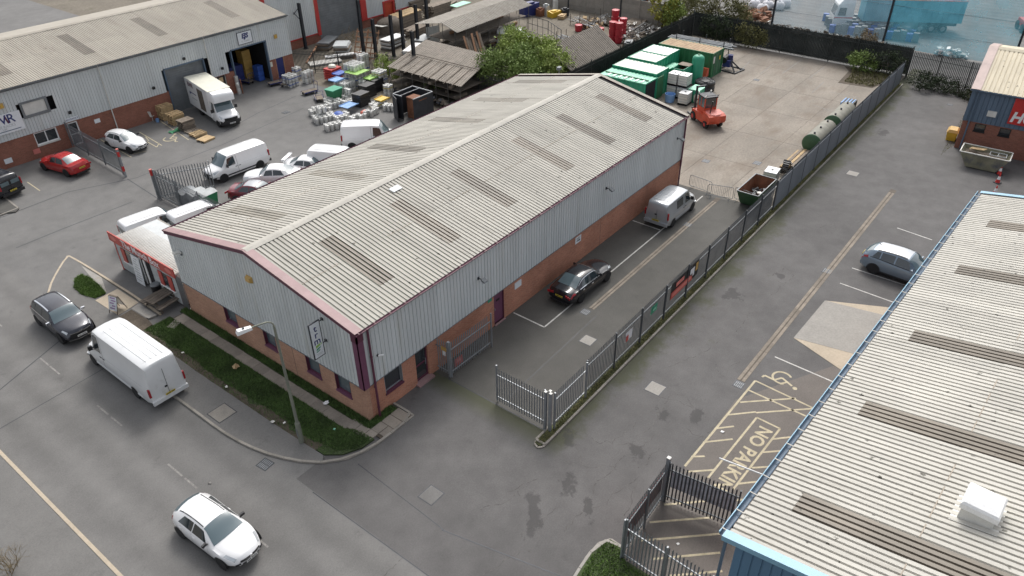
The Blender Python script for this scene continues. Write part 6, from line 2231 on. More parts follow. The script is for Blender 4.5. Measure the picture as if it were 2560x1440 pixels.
# over-cab pod: smooth front
rows = []
for t in np.linspace(0, 1, 9):
    a = t * math.pi / 2
    x = 2.0 - 1.25 * math.cos(a) ** .7
    hw = Wb_ / 2 * (.86 + .14 * t)
    zt = 2.62 + .53 * math.sin(a) ** .6 if t > 0 else 2.55
    rows.append([(x, -hw, 2.28), (x, -hw, 2.28 + (zt - 2.28) * .75), (x, -hw * .9, zt), (x, 0, zt + .03), (x, hw * .9, zt), (x, hw, 2.28 + (zt - 2.28) * .75), (x, hw, 2.28)])
m = MB().grid(rows)
m.f.append(tuple(range(6, -1, -1)))
part('luton_pod', m, 'paint_w', lv, 50)
text('lettering', 'BWR', .42, 'maroon', lv, (.93, 0, 2.82), (0, -1, 0), (.55, 0, .83), bold=.006)
for sd in (-1, 1):
    if sd > 0:
        o3, xa = (5.9, Wb_ / 2 + .012, 2.72), (-1, 0, 0)
    else:
        o3, xa = (5.9, -Wb_ / 2 - .012, 2.72), (1, 0, 0)
    text('lettering', 'BWR', .60, 'maroon', bxo, o3, xa, (0, 0, 1), bold=.01)
    y = sd * (Wb_ / 2 + .010)
    part('rack_print', MB().box(3.05, 4.35, min(y, y - sd * .008), max(y, y - sd * .008), .85, 2.85), 'wood_old', bxo)
    part('print_line', MB().box(4.9, 6.5, min(y, y - sd * .008), max(y, y - sd * .008), 1.95, 2.03).box(6.2, 6.5, min(y, y - sd * .006), max(y, y - sd * .006), 1.8, 1.94), 'navy', bxo)
    part('print_line', MB().box(4.9, 6.1, min(y, y - sd * .008), max(y, y - sd * .008), 1.45, 1.53), 'board_grey', bxo)
part('chassis', MB().box(1.8, Lb - .1, -.7, .7, .42, .62), 'black', lv)
for x in (.98, 5.0):
    for sd in (-1, 1):
        wheel(lv, x, sd * .88, .35, .23, 'rim_dark')
wheels_ = None
part('wheel_arch', MB().box(.55, 1.42, -.98, .98, .32, .66), 'black_plastic', lv)
# ------------------------------------------------------------------ lamp post, cabin furniture, litter
lb_ = P(755, 1108)
t = thing('street_lamp', 'tall grey-green street lamp standing in the grass before the unit', 'street lamp', (lb_.x, lb_.y, .08))
part('base', MB().cyl((0, 0, 0), (0, 0, 1.25), .125, n=10).cyl((0, 0, 1.25), (0, 0, 1.35), .125, .08, n=10), 'lamp_post', t, 40)
part('access_door', MB().box(-.132, -.118, -.05, .05, .5, .95), 'steel_galv_dark', t)
part('column', MB().cyl((0, 0, 1.3), (0, 0, 7.0), .078, .055, n=10), 'lamp_post', t, 40)
hd_ = P(612, 826, 7.35) - Vector((lb_.x, lb_.y, .08))
hx, hy = hd_.x, hd_.y
L_ = math.hypot(hx, hy)
arm = []
for k in range(7):
    a = k / 6 * math.pi / 2
    arm.append((hx / L_ * .35 * (1 - math.cos(a)), hy / L_ * .35 * (1 - math.cos(a)), 7.0 + .30 * math.sin(a)))
arm.append((hx * .86, hy * .86, 7.30))
part('arm', MB().tube(arm, .036, 8), 'lamp_post', t, 40)
an = math.atan2(hy, hx)
hm = MB()
hm.v, hm.f = [], []
hm.add([(-.30, -.11, -.07), (.36, -.15, -.09), (.36, .15, -.09), (-.30, .11, -.07), (-.28, -.09, .05), (.30, -.12, .09), (.30, .12, .09), (-.28, .09, .05)], [(0, 3, 2, 1), (4, 5, 6, 7), (0, 1, 5, 4), (1, 2, 6, 5), (2, 3, 7, 6), (3, 0, 4, 7)])
o = part('lantern', hm, 'white', t)
o.location = (hx, hy, 7.30)
o.rotation_euler = (0, 0, an)
part('photocell', MB().cyl((.05, 0, .07), (.05, 0, .13), .05, n=8), 'steel_dark', o)

# picnic bench and bin in front of the cabin
bc = P(408, 762)
t = thing('picnic_bench', 'weathered dark wooden picnic bench beside the snack cabin', 'bench', (bc.x, bc.y, 0), RAD(8))
for y in (-.36, -.12, .12, .36):
    part('table_plank', MB().box(-.85, .85, y - .105, y + .105, .70, .745), 'wood_old', t)
for y in (-.85, -.62, .62, .85):
    part('seat_plank', MB().box(-.85, .85, y - .10, y + .10, .42, .46), 'wood_old', t)
for x in (-.6, .6):
    part('leg', MB().bar((x, -.30, .70), (x, -.75, 0), .09, .05), 'wood_old', t)
    part('leg', MB().bar((x, .30, .70), (x, .75, 0), .09, .05), 'wood_old', t)
    part('crossbar', MB().box(x - .03, x + .03, -.9, .9, .34, .42), 'wood_old', t)
bc = P(396, 738)
t = thing('litter_bin', 'round black litter bin between bench and snack cabin', 'bin', (bc.x, bc.y, 0))
part('drum', MB().lathe([(.22, 0), (.26, .1), (.28, .75), (.29, .8)], 14), 'black_plastic', t, 40)
part('lid', MB().lathe([(.30, .80), (.26, .86), (.1, .88)], 14), 'steel_galv_dark', t, 40)

# A-board
ac = P(290, 786)
t = thing('a_board', 'white A-board with faded purple writing on the sandy slab', 'sign', (ac.x + .25, ac.y + .1, KZ + .01), RAD(196))
for sgn, mt in ((1, 'sign_white'), (-1, 'sign_white')):
    o = part('panel', MB().cbox((sgn * .20, 0, .62), (.02, .62, .86), ry=-sgn * RAD(19)), mt, t)
    for y in (-.31, .31):
        part('leg', MB().bar((sgn * .38, y, 0), (sgn * .04, y, 1.05), .035, .035), 'wood_old', t)
m = MB()
mk('ink_purple', (.34, .22, .36), .7, var=.2)
for k, (a, b) in enumerate(((-.2, .2), (-.12, .24), (-.22, .1), (-.05, .22), (-.2, .18))):
    z = .95 - k * .15
    m.cbox((.20 + (0.62 - z) * math.tan(RAD(19)) + .014, (a + b) / 2, z), (.004, b - a, .085), ry=-RAD(19))
part('lettering', m, 'ink_purple', t)
part('top_rail', MB().box(-.06, .06, -.33, .33, 1.02, 1.06), 'wood_old', t)

# litter on the grass: paper and card
lit = [(590, 918, .42, 'wood', 'torn brown cardboard lying on the dark grass'), (815, 1008, .28, 'white', 'crumpled white paper on the slab path near the corner'), (682, 1055, .20, 'off_white', 'scrap of white paper at the worn edge of the grass'), (566, 967, .16, 'off_white', 'small pale wrapper on the grass left of the cardboard'), (457, 882, .14, 'off_white', 'small pale wrapper on the grass near the white van'), (711, 1057, .13, 'off_white', 'tiny pale wrapper left of the lamp post'), (836, 1073, .14, 'green_pale', 'small green bottle lying in the grass right of the lamp post'),
       (473, 772, .26, 'off_white', 'white paper scrap by the fence at the end of the front wall'), (1806, 1080, .16, 'white', 'white paper cup on the hatched bay'), (524, 1208, .14, 'paint_faint', 'pale scrap on the road right of the white hatchback'), (1012, 1050, .12, 'off_white', 'pale pebble at the patio kerb'),
       (352, 707, .14, 'white', 'small white scrap on the tarmac before the snack cabin'), (1612, 848, .24, 'off_white', 'white scrap lying along the fence kerb'), (1695, 1360, .12, 'white', 'small white scrap in the fenced corner by the grass')]
for i, (px, py, sz, mt, lb) in enumerate(lit):
    z = .16 if 380 < px < 900 and py < 1100 and px != 473 else .012
    q = P(px, py, z)
    rs = np.random.RandomState(i)
    m = MB()
    rows = []
    for a in range(4):
        rows.append([((a / 3 - .5) * sz + rs.normal(0, sz * .05), (b / 3 - .5) * sz * .8 + rs.normal(0, sz * .05), abs(rs.normal(0, sz * .16)) + .005) for b in range(4)])
    m.grid(rows)
    single('litter', m, mt, lb, 'litter', (q.x, q.y, z), rs.uniform(0, 3))

# bare twiggy shrub at the bottom left
rs = np.random.RandomState(5)
q = P(20, 1432)
t = thing('bare_shrub', 'bare twiggy shrub on the verge in the bottom left corner', 'shrub', (q.x, q.y, 0))
m = MB()
def branch(m, p, d, L, r, depth):
    e = p + d * L
    m.cyl(p, e, r, r * .6, n=4, caps=False)
    if depth == 0:
        return
    for k in range(rs.randint(2, 5)):
        nd = (d + Vector(rs.normal(0, .55, 3)) + Vector((0, 0, .15))).normalized()
        branch(m, p + d * L * rs.uniform(.35, 1), nd, L * rs.uniform(.5, .8), r * .6, depth - 1)
for k in range(12):
    d_ = Vector((rs.normal(0, .5), rs.normal(0, .5), 1)).normalized()
    branch(m, Vector((rs.normal(0, .15), rs.normal(0, .15), .05)), d_, rs.uniform(.5, .8), .014, 3)
part('twigs', m, 'twig', t)

# ------------------------------------------------------------------ right side: skips, cones
def cone(px, py, label):
    q = P(px, py)
    t = thing('traffic_cone', label, 'cone', (q.x, q.y, .005), random.uniform(0, 3), 'traffic cones beside the skip')
    part('base', MB().box(-.22, .22, -.22, .22, 0, .05), 'steel_dark', t)
    part('body', MB().lathe([(.17, .05), (.115, .30)], 14), 'red', t, 40)
    part('sleeve', MB().lathe([(.117, .30), (.072, .55)], 14), 'white', t, 40)
    part('tip', MB().lathe([(.070, .55), (.035, .75)], 14), 'red', t, 40)


cone(2485, 487, 'nearest of the red and white traffic cones beside the skip')
cone(2493, 457, 'middle red and white traffic cone beside the skip')
cone(2497, 436, 'red and white traffic cone standing against the skip')
t = thing('skip', 'dirty cream and blue skip with rubbish outside the trade unit', 'skip', (49.95, -18.05, 0), RAD(-88))
# local x along its length
mk('skip_outer', (.20, .19, .13), .8, var=.3, scale=1.2, dirt=((.05, .06, .10), .48, .7))
lo, hi = [(-1.05, -.85), (1.05, -.85), (1.05, .85), (-1.05, .85)], [(-1.75, -.95), (1.75, -.95), (1.75, .95), (-1.75, .95)]
m = MB().add([(x, y, .08) for x, y in lo] + [(x, y, 1.25) for x, y in hi], [(0, 1, 5, 4), (1, 2, 6, 5), (2, 3, 7, 6), (3, 0, 4, 7), (3, 2, 1, 0)])
m.add([(x * .96, y * .94, .2) for x, y in lo] + [(x * .975, y * .95, 1.245) for x, y in hi], [(4, 5, 1, 0), (5, 6, 2, 1), (6, 7, 3, 2), (7, 4, 0, 3), (0, 1, 2, 3)])
part('body', m, 'skip_outer', t)
part('rim', MB().bar((-1.75, -.95, 1.26), (1.75, -.95, 1.26), .08, .06).bar((-1.75, .95, 1.26), (1.75, .95, 1.26), .08, .06).bar((-1.75, -.95, 1.26), (-1.75, .95, 1.26), .08, .06).bar((1.75, -.95, 1.26), (1.75, .95, 1.26), .08, .06), 'off_white', t)
part('rubbish', MB().grid([[(-1.5 + i * .3, -.85 + j * .28, .75 + .25 * rs.rand()) for j in range(7)] for i in range(11)]), 'wood_grey', t)
single('scrap_board', MB().cbox((0, 0, 0), (1.2, .5, .03), ry=.2), 'wood', 'pale board thrown in the skip outside the trade unit', 'board', (50.2, -17.4, 1.28), 1.2)
single('window_frame', MB().box(-.6, .6, -.4, -.34, 0, .05).box(-.6, .6, .34, .4, 0, .05).box(-.6, -.54, -.34, .34, 0, .05).box(.54, .6, -.34, .34, 0, .05).box(-.03, .03, -.34, .34, 0, .05), 'board_grey', 'old grey window frame lying in the skip outside the trade unit', 'frame', (50.0, -18.9, 1.2), RAD(-88))
t = thing('grit_bin', 'yellow grit bin against the side of the trade unit', 'bin', (54.5, -14.85, 0), RAD(4))
part('tub', MB().add([(-.5, -.35, 0), (.5, -.35, 0), (.5, .35, 0), (-.5, .35, 0), (-.6, -.42, .75), (.6, -.42, .75), (.6, .42, .75), (-.6, .42, .75)], [(0, 1, 5, 4), (1, 2, 6, 5), (2, 3, 7, 6), (3, 0, 4, 7), (4, 5, 6, 7)]), 'yellow', t)
part('lid', MB().add([(-.64, -.46, .76), (.64, -.46, .76), (.64, .46, .76), (-.64, .46, .76), (-.5, -.3, .98), (.5, -.3, .98), (.5, .3, .98), (-.5, .3, .98)], [(0, 1, 5, 4), (1, 2, 6, 5), (2, 3, 7, 6), (3, 0, 4, 7), (4, 5, 6, 7)]), 'amber', t)
# ------------------------------------------------------------------ concrete yard: containers, tanks, forklift


def container(name, label, x0, x1, y0, y1, h, wall, roofm, corr='y', roof_n=20, z0=.014, cat='container'):
    t = thing(name, label, cat, ((x0 + x1) / 2, (y0 + y1) / 2, z0))
    w, d = (x1 - x0) / 2, (y1 - y0) / 2
    # corrugated sides
    for nm, a, b, n_ in (('side', (-w, -d), (w, -d), (0, -1)), ('side', (w, -d), (w, d), (1, 0)), ('side', (w, d), (-w, d), (0, 1)), ('side', (-w, d), (-w, -d), (-1, 0))):
        L = math.hypot(b[0] - a[0], b[1] - a[1])
        nn = max(4, int(L / .14)) // 2 * 2
        row0, row1 = [], []
        for i in range(nn + 1):
            u = i / nn
            off = .0 if i % 4 in (0, 1) else -.05
            x, y = a[0] + (b[0] - a[0]) * u + n_[0] * off, a[1] + (b[1] - a[1]) * u + n_[1] * off
            row0.append((x, y, .12))
            row1.append((x, y, h - .08))
        part('side_panel', MB().grid([row0, row1]), wall, t)
    for sx in (-1, 1):
        for sy in (-1, 1):
            part('corner_post', MB().box(sx * w - .06, sx * w + .06, sy * d - .06, sy * d + .06, 0, h), wall, t)
    part('top_rail', MB().box(-w, w, -d - .04, -d + .06, h - .12, h - .01).box(-w, w, d - .06, d + .04, h - .12, h - .01).box(-w - .04, -w + .06, -d + .06, d - .06, h - .12, h - .01).box(w - .06, w + .04, -d + .06, d - .06, h - .12, h - .01), wall, t)
    part('bottom_rail', MB().box(-w, w, -d - .03, d + .03, .02, .14), wall, t)
    ax = 0 if corr == 'x' else 1
    rows = []
    tot = 2 * (w if ax == 0 else d)
    nn = int(tot / .10)
    for i in range(nn + 1):
        u = -tot / 2 + tot * i / nn
        z = h + (.0 if i % 4 in (0, 1) else -.035)
        rows.append([(u, -d + .03, z), (u, d - .03, z)] if ax == 0 else [(-w + .03, u, z), (w - .03, u, z)])
    part('roof', MB().grid(rows), roofm, t)
    return t


t = container('shipping_container', 'dark green shipping container with rusty brown ribbed roof at the yard\'s back', 56.75, 59.25, 8.8, 15.05, 2.6, 'green_container', 'rust_roof')
for k, y in enumerate((-3.17,)):
    for x in (-.6, -.2, .25, .65):
        part('lock_rod', MB().cyl((x, y, .15), (x, y, 2.5), .02, n=6), 'steel_galv_dark', t)
    part('door_label', MB().box(.3, .6, y - .01, y, 1.6, 2.0), 'plate_yellow', t)
    part('door_label', MB().box(-1.1, -.75, y - .01, y, 1.5, 2.2), 'off_white', t)
container('storage_unit', 'green storage unit with clean white roof next to the rusty container', 53.75, 56.3, 12.45, 15.5, 2.5, 'green_unit', 'white', 'y')
container('storage_unit', 'green storage unit with streaked white roof in the middle of the row', 51.05, 53.45, 12.35, 15.5, 2.5, 'green_unit', 'white_roof_panel', 'y')
container('storage_unit', 'longest green storage unit with dirty white roof near the unit\'s gable', 47.9, 50.35, 10.55, 15.4, 2.5, 'green_unit', 'white_roof_panel', 'y')
t = container('storage_unit', 'pale green roofed storage unit with its door open beside the long roof', 45.4, 47.7, 10.35, 15.4, 2.25, 'green_unit', 'green_pale', 'y')
part('open_door', MB().box(1.22, 2.4, -2.62, -2.56, .1, 2.2), 'green_container', t)
part('roof_bar', MB().box(-.3, -.22, -2.4, 2.4, 2.24, 2.34), 'green_container', t)
part('doorway', MB().box(-.9, .9, -2.56, -2.53, .15, 2.1), 'interior_dark', t)
for k in range(7):
    part('roof_fin', MB().box(-1.0, -.35, -2.1 + k * .62, -1.9 + k * .62, 2.24, 2.29), 'white', t)
# open-topped green unit and silo
t = thing('open_tank', 'square green tank with open rusty top beside the round green silo', 'tank', (53.15, 10.35, .014))
m = MB().box(-1.1, 1.1, -.62, .62, 0, 1.75)
part('body', MB().box(-1.1, 1.1, -.62, -.56, 0, 1.95).box(-1.1, 1.1, .56, .62, 0, 1.95).box(-1.1, -1.04, -.56, .56, 0, 1.95).box(1.04, 1.1, -.56, .56, 0, 1.95), 'green_unit', t)
part('contents', MB().box(-1.04, 1.04, -.56, .56, .1, 1.55), 'rust', t)
part('cover', MB().box(.1, 1.12, -.64, .64, 1.96, 2.0), 'wood_grey', t)
t = thing('silo', 'round-topped green steel tank standing upright by the rusty container', 'tank', (54.6, 9.4, .014))
part('shell', MB().lathe([(.62, 0), (.62, 2.5), (.56, 2.72), (.36, 2.86), (.08, 2.9)], 20), 'green_unit', t, 40)
part('hatch', MB().cyl((.0, 0, 2.9), (0, 0, 2.97), .12, n=8), 'green_container', t)
t = container('storage_unit', 'low pale green lidded box between storage units and open tank', 52.2, 54.7, 11.5, 12.25, 1.6, 'green_unit', 'green_pale', 'y')
# IBC totes


def ibc_make(label, loc, rz=0, group=None):
    t = thing('ibc_tote', label, 'tote', loc, rz, group)
    part('bladder', MB().box(-.56, .56, -.46, .46, .18, 1.12), 'ibc_plastic', t)
    part('top', MB().box(-.57, .57, -.47, .47, 1.12, 1.16), 'white', t)
    part('cap', MB().cyl((0, 0, 1.16), (0, 0, 1.20), .09, n=8), 'black', t)
    for i in range(6):
        x = -.58 + i * .232
        part('cage_bar', MB().tube([(x, -.485, .16), (x, -.485, 1.14)], .012, 4), 'steel_galv', t)
        part('cage_bar', MB().tube([(x, .485, .16), (x, .485, 1.14)], .012, 4), 'steel_galv', t)
    for z in (.35, .6, .85, 1.1):
        part('cage_hoop', MB().tube([(-.585, -.487, z), (.585, -.487, z), (.585, .487, z), (-.585, .487, z), (-.585, -.487, z)], .012, 4), 'steel_galv', t)
    part('pallet', MB().box(-.6, .6, -.5, .5, .0, .04).box(-.6, .6, -.5, -.38, .04, .16).box(-.6, .6, .38, .5, .04, .16).box(-.6, .6, -.06, .06, .04, .16), 'black', t)
    return t


ib = ibc_make('upper left white caged tote on the two-high stack by the green units', (49.85, 9.5, 1.21), 0, 'white caged totes')
for loc, rz, lb in (((49.9, 8.45, 1.21), .03, 'upper right white caged tote on the two-high stack by the green units'), ((49.85, 9.5, .014), 0, 'lower left caged tote under the two-high stack'), ((49.9, 8.45, .014), .0, 'lower right caged tote under the two-high stack'), ((48.55, 7.6, .014), .06, 'single white caged tote in front of the stack, left of the forklift'), ((36.9, -5.65, .014), .1, 'white caged tote alone behind the green skip by the fence')):
    dup(ib, loc, rz, lb)
t = thing('plastic_tub', 'grey plastic tub in front of the caged totes', 'tub', (48.2, 9.0, .014))
part('tub', MB().lathe([(.42, 0), (.52, .8), (.50, .8), (.40, .1)], 16), 'blue_light', t, 40)
t = thing('bulk_bag', 'cream bulk bag behind the single tote', 'bag', (49.5, 6.6, .014))
part('sack', MB().lathe([(.40, 0), (.52, .25), (.52, .7), (.42, .88), (.2, .92)], 10), 'cream_box', t, 40)
t = thing('green_tank', 'bright green square plastic tank behind the forklift', 'tank', (50.0, 7.05 + .05, .014))
part('body', MB().box(-.75, .75, -.55, .55, 0, 1.2), 'green_unit', t)
part('lid', MB().box(-.78, .78, -.58, .58, 1.2, 1.28), 'green_pale', t)
part('valve', MB().cyl((.1, 0, 1.28), (.1, 0, 1.40), .08, n=8).cyl((-.4, -.2, 1.28), (-.4, -.2, 1.34), .06, n=8), 'green_container', t)
t = thing('water_tank', 'low black round water tank with hoses by the rusty container', 'tank', (53.2, 7.75, .014))
part('tank', MB().lathe([(.95, 0), (1.0, .1), (1.0, .42), (.95, .48), (1.0, .54), (1.0, .9), (.9, 1.0), (.88, .95)], 22), 'black_plastic', t, 40)
m = MB()
for rr in (.55, .75):
    m.tube([(rr * math.cos(a), rr * math.sin(a), 1.02 + .05 * math.sin(a * 3)) for a in np.linspace(0, 6.28, 17)], .03, 5)
part('hose', m, 'steel_dark', t)
t = thing('grab_bucket', 'orange-red slatted grab attachment leaning on the rusty container', 'machine', (55.75, 9.7, .014))
part('bucket', MB().add([(-.35, -.95, .5), (.35, -.95, .45), (.35, .95, .45), (-.35, .95, .5), (-.1, -1, 1.35), (.2, -1, 1.30), (.2, 1, 1.3), (-.1, 1, 1.35)], [(0, 1, 5, 4), (1, 2, 6, 5), (2, 3, 7, 6), (3, 0, 4, 7), (4, 5, 6, 7), (3, 2, 1, 0)]), 'orange_red', t)
for k in range(9):
    part('tine', MB().bar((-.36, -.9 + k * .225, .5), (-.62, -.9 + k * .225, .02), .06, .05), 'orange_red', t)
# scrap machine by the container
t = thing('scrap_machine', 'dark blue and black scrap machine frame beside the green container doors', 'machine', (60.6, 8.2, .014), RAD(-8))
part('frame', MB().box(-1.0, 1.0, -1.1, -1.0, 0, .12).box(-1.0, 1.0, 1.0, 1.1, 0, .12).box(-1, -.9, -1, 1, 0, .12).box(.9, 1, -1, 1, 0, .12).bar((-.8, -.9, .1), (-.1, .2, 1.2), .12).bar((.5, -.9, .1), (.0, .3, 1.1), .12), 'steel_dark', t)
part('engine', MB().cbox((-.2, .4, .75), (.9, .8, .7), rz=.2).cbox((.1, .3, 1.3), (.5, .5, .5), rz=.5), 'navy', t)
part('drum', MB().cyl((-.8, .6, 1.1), (.4, .7, 1.2), .35, n=12), 'black', t)
# pipes on a rack behind the container
t = thing('pipe_rack', 'long grey pipes lying on a rack behind the rusty container', 'rack', (61.9, 12.4, .014))
for k in range(6):
    part('pipe', MB().cyl((-.6 + k * .22, -3.9 + .3 * (k % 3), 1.95 + .12 * (k % 2)), (-.5 + k * .2, 4.0 - .5 * (k % 2), 1.95 + .1 * (k % 2)), .10, n=8), 'steel_galv_dark', t, 40)
for y in (-2.8, 0, 2.8):
    part('trestle', MB().bar((-.8, y, 0), (-.8, y, 2.6), .08).bar((.8, y, 0), (.8, y, 2.6), .08).bar((-.8, y, 1.8), (.8, y, 1.8), .1), 'steel_dark', t)
# stack behind tank
# fuel tanks along the fence
for x0, x1, lb in ((44.1, 48.1, 'nearer long olive-green cylindrical fuel tank against the fence'), (49.3, 53.4, 'farther long olive-green cylindrical fuel tank against the fence')):
    t = thing('fuel_tank', lb, 'tank', ((x0 + x1) / 2, -6.15, .014))
    h = (x1 - x0) / 2
    part('shell', MB().lathe([(.20, -h - .10), (.66, -h - .06), (.78, -h), (.78, h), (.66, h + .06), (.2, h + .10)], 24, 'X', (0, 0, .95)), 'tank_top', t, 40)
    part('end_cap', MB().lathe([(.2, -h - .13), (.67, -h - .085), (.79, -h - .005), (.79, -h + .05)], 24, 'X', (0, 0, .95)), 'tank_green', t, 40)
    for x in (-h + .3, -.2, h - .5):
        part('fitting', MB().cyl((x, 0, 1.7), (x, 0, 1.86), .08, n=8), 'steel_dark', t)
    for x in (-h * .6, h * .6):
        part('saddle', MB().box(x - .12, x + .12, -.6, .6, 0, .45), 'steel_dark', t)
t = thing('sheet_stack', 'strapped stack of pale and black boards beyond the fuel tanks', 'stack', (55.0, -5.75, .014))
for k in range(8):
    part('board', MB().box(-.75, .75, -.55 + k * .14, -.45 + k * .14, .05, 1.25), 'blue_light' if k % 2 else 'black', t)
t = thing('timber_stack', 'long pale and brown beams stacked along the fence', 'stack', (42.0, -5.75, .014))
for k in range(7):
    part('beam', MB().box(-1.9 + random.uniform(-.2, .2), 1.9, -.5 + (k % 4) * .27, -.28 + (k % 4) * .27, .02 + .22 * (k // 4), .22 + .22 * (k // 4)), 'wood' if k in (3, 5) else 'wood_grey', t)
t = thing('rubber_track', 'knotted black rubber track lying by the timber beams', 'track', (39.6, -5.6, .014))
m = MB()
for a in np.linspace(0, 2 * math.pi, 20)[:-1]:
    m.cbox((.55 * math.cos(a) * 1.4, .12 * math.sin(a * 2) - .2, .42 + .38 * math.sin(a)), (.16, .5, .10), ry=-a)
part('track', m, 'black_plastic', t)
# green skip with scrap
t = thing('skip', 'open dark green skip full of scrap beside the crowd barriers', 'skip', (33.35, -5.85, .014))
lo = [(-.9, -.72), (1.5, -.72), (1.5, .72), (-.9, .72)]
hi = [(-1.72, -.8), (1.72, -.8), (1.72, .8), (-1.72, .8)]
m = MB().add([(x, y, .06) for x, y in lo] + [(x, y, 1.35) for x, y in hi], [(0, 1, 5, 4), (1, 2, 6, 5), (2, 3, 7, 6), (3, 0, 4, 7), (3, 2, 1, 0)])
part('body', m, 'tank_green', t)
m = MB().add([(x * .97, y * .95, .12) for x, y in lo] + [(x * .985, y * .96, 1.345) for x, y in hi], [(4, 5, 1, 0), (5, 6, 2, 1), (6, 7, 3, 2), (7, 4, 0, 3), (0, 1, 2, 3)])
part('inside', m, 'rust', t)
part('rim', MB().bar((-1.72, -.8, 1.37), (1.72, -.8, 1.37), .07, .05).bar((-1.72, .8, 1.37), (1.72, .8, 1.37), .07, .05).bar((-1.72, -.8, 1.37), (-1.72, .8, 1.37), .07, .05).bar((1.72, -.8, 1.37), (1.72, .8, 1.37), .07, .05), 'steel_galv_dark', t)
m = MB()
rs = np.random.RandomState(3)
for k in range(26):
    m.cbox((rs.uniform(-.6, 1.2), rs.uniform(-.5, .5), rs.uniform(.2, .6)), (rs.uniform(.1, .6), rs.uniform(.05, .2), rs.uniform(.04, .2)), rz=rs.uniform(0, 3), ry=rs.uniform(-.6, .6))
part('scrap', m, 'steel_galv_dark', t)['kind'] = 'stuff'
part('scrap_disc', MB().lathe([(.2, 0), (.18, .06)], 12, 'Z', (.3, -.2, .62)), 'off_white', t)

# forklift
fr, ff = P(1783, 327), P(1747, 301)
hdg = Vector((ff.x - fr.x, ff.y - fr.y, 0)).normalized()
t = thing('forklift', 'orange-red heavy forklift truck with dark mast in the concrete yard', 'forklift', ((fr.x + ff.x) / 2 + .62, (fr.y + ff.y) / 2 + .36, .014), math.atan2(hdg.y, hdg.x))
# local +x forward (mast), width along y
body = MB()
prof = [(-1.75, .55), (-1.9, .85), (-1.85, 1.22), (-1.5, 1.35), (-.55, 1.38), (-.5, 1.1), (1.15, 1.05), (1.15, .5), (.4, .38), (-1.0, .42)]
rowsL = []
for y, k in ((-.78, .93), (-.85, 1.0), (.85, 1.0), (.78, .93)):
    rowsL.append([(x * (k if x < 0 else 1), y, z - (.05 if k < 1 and z > 1 else 0)) for x, z in prof] + [(prof[0][0] * (k), y, prof[0][1])])
body.grid(rowsL)
n_ = len(prof)
body.poly([rowsL[0][i] for i in range(n_)])
body.poly([rowsL[3][i] for i in range(n_ - 1, -1, -1)])
part('chassis', body, 'orange_red', t)
part('counterweight', MB().lathe([(.90, .55), (.98, .7), (.98, 1.0), (.85, 1.2)], 16).xf(Matrix.Translation((-1.0, 0, 0)) @ Matrix.Diagonal((1.0, .9, 1, 1))), 'orange_red', t, 40)
part('bonnet', MB().lathe([(.82, 1.2), (.78, 1.36), (.5, 1.42)], 16).xf(Matrix.Translation((-1.05, 0, 0)) @ Matrix.Diagonal((.95, .95, 1, 1))), 'pink_red', t, 40)
cb = part('cab', MB().box(-.48, .72, -.62, .62, 1.05, 1.55).box(-.48, -.40, -.62, -.54, 1.55, 2.45).box(-.48, -.40, .54, .62, 1.55, 2.45).box(.64, .72, -.62, -.54, 1.55, 2.45).box(.64, .72, .54, .62, 1.55, 2.45).box(.12, .2, -.62, -.56, 1.55, 2.45).box(.12, .2, .56, .62, 1.55, 2.45), 'orange_red', t)
part('cab_roof', MB().box(-.52, .78, -.66, .66, 2.45, 2.56), 'steel_dark', cb)
part('cab_glass', MB().box(-.45, -.43, -.54, .54, 1.55, 2.45), 'glass_window', cb)
part('cab_glass', MB().box(.67, .69, -.54, .54, 1.55, 2.45), 'glass_window', cb)
for sd in (-1, 1):
    part('cab_glass', MB().box(-.40, .12, sd * .59 - .008, sd * .59 + .008, 1.58, 2.42), 'glass_blue', cb)
    part('cab_glass', MB().box(.20, .64, sd * .59 - .008, sd * .59 + .008, 1.58, 2.42), 'glass_blue', cb)
part('roof_cage', MB().tube([(-.5, -.62, 2.58), (-.62, -.62, 2.75), (-.62, .62, 2.75), (-.5, .62, 2.58)], .03, 5), 'steel_dark', cb)
for x, y in ((-.5, -.6), (-.5, .6), (.72, -.6), (.72, .6)):
    part('lamp', MB().cyl((x, y, 2.56), (x, y, 2.72), .07, n=8), 'off_white', cb)
part('exhaust', MB().cyl((-1.25, .45, 1.3), (-1.45, .45, 2.55), .05, n=8), 'black', t)
for sd in (-1, 1):
    part('mast_rail', MB().box(1.3, 1.5, sd * .45 - .06, sd * .45 + .06, .15, 3.0), 'steel_dark', t)
    part('fork', MB().box(1.62, 2.75, sd * .35 - .07, sd * .35 + .07, .06, .13).box(1.55, 1.63, sd * .35 - .07, sd * .35 + .07, .06, 1.0), 'steel_dark', t)
part('mast_crossbar', MB().box(1.32, 1.48, -.5, .5, 2.86, 3.0).box(1.34, 1.46, -.45, .45, 1.7, 1.82), 'steel_dark', t)
part('carriage', MB().box(1.5, 1.56, -.7, .7, .35, .5).box(1.5, 1.56, -.7, .7, .85, 1.0), 'steel_dark', t)
for x, y, r_ in ((.95, -.72, .42), (.95, .72, .42), (-1.2, -.70, .36), (-1.2, .70, .36)):
    s_ = 1 if y > 0 else -1
    w = part('wheel', MB().lathe([(r_ * .5, -.16), (r_, -.13), (r_, .13), (r_ * .5, .16)], 18, 'Y', (x, y, r_)), 'tyre', t, 40)
    part('hub', MB().lathe([(r_ * .5, -.17), (r_ * .35, -.12), (r_ * .35, .12), (r_ * .5, .17)], 14, 'Y', (x, y, r_)), 'red_trim', w)
# weeds by the forklift
# ------------------------------------------------------------------ left yard: pallets, kegs, trolleys
pal = None


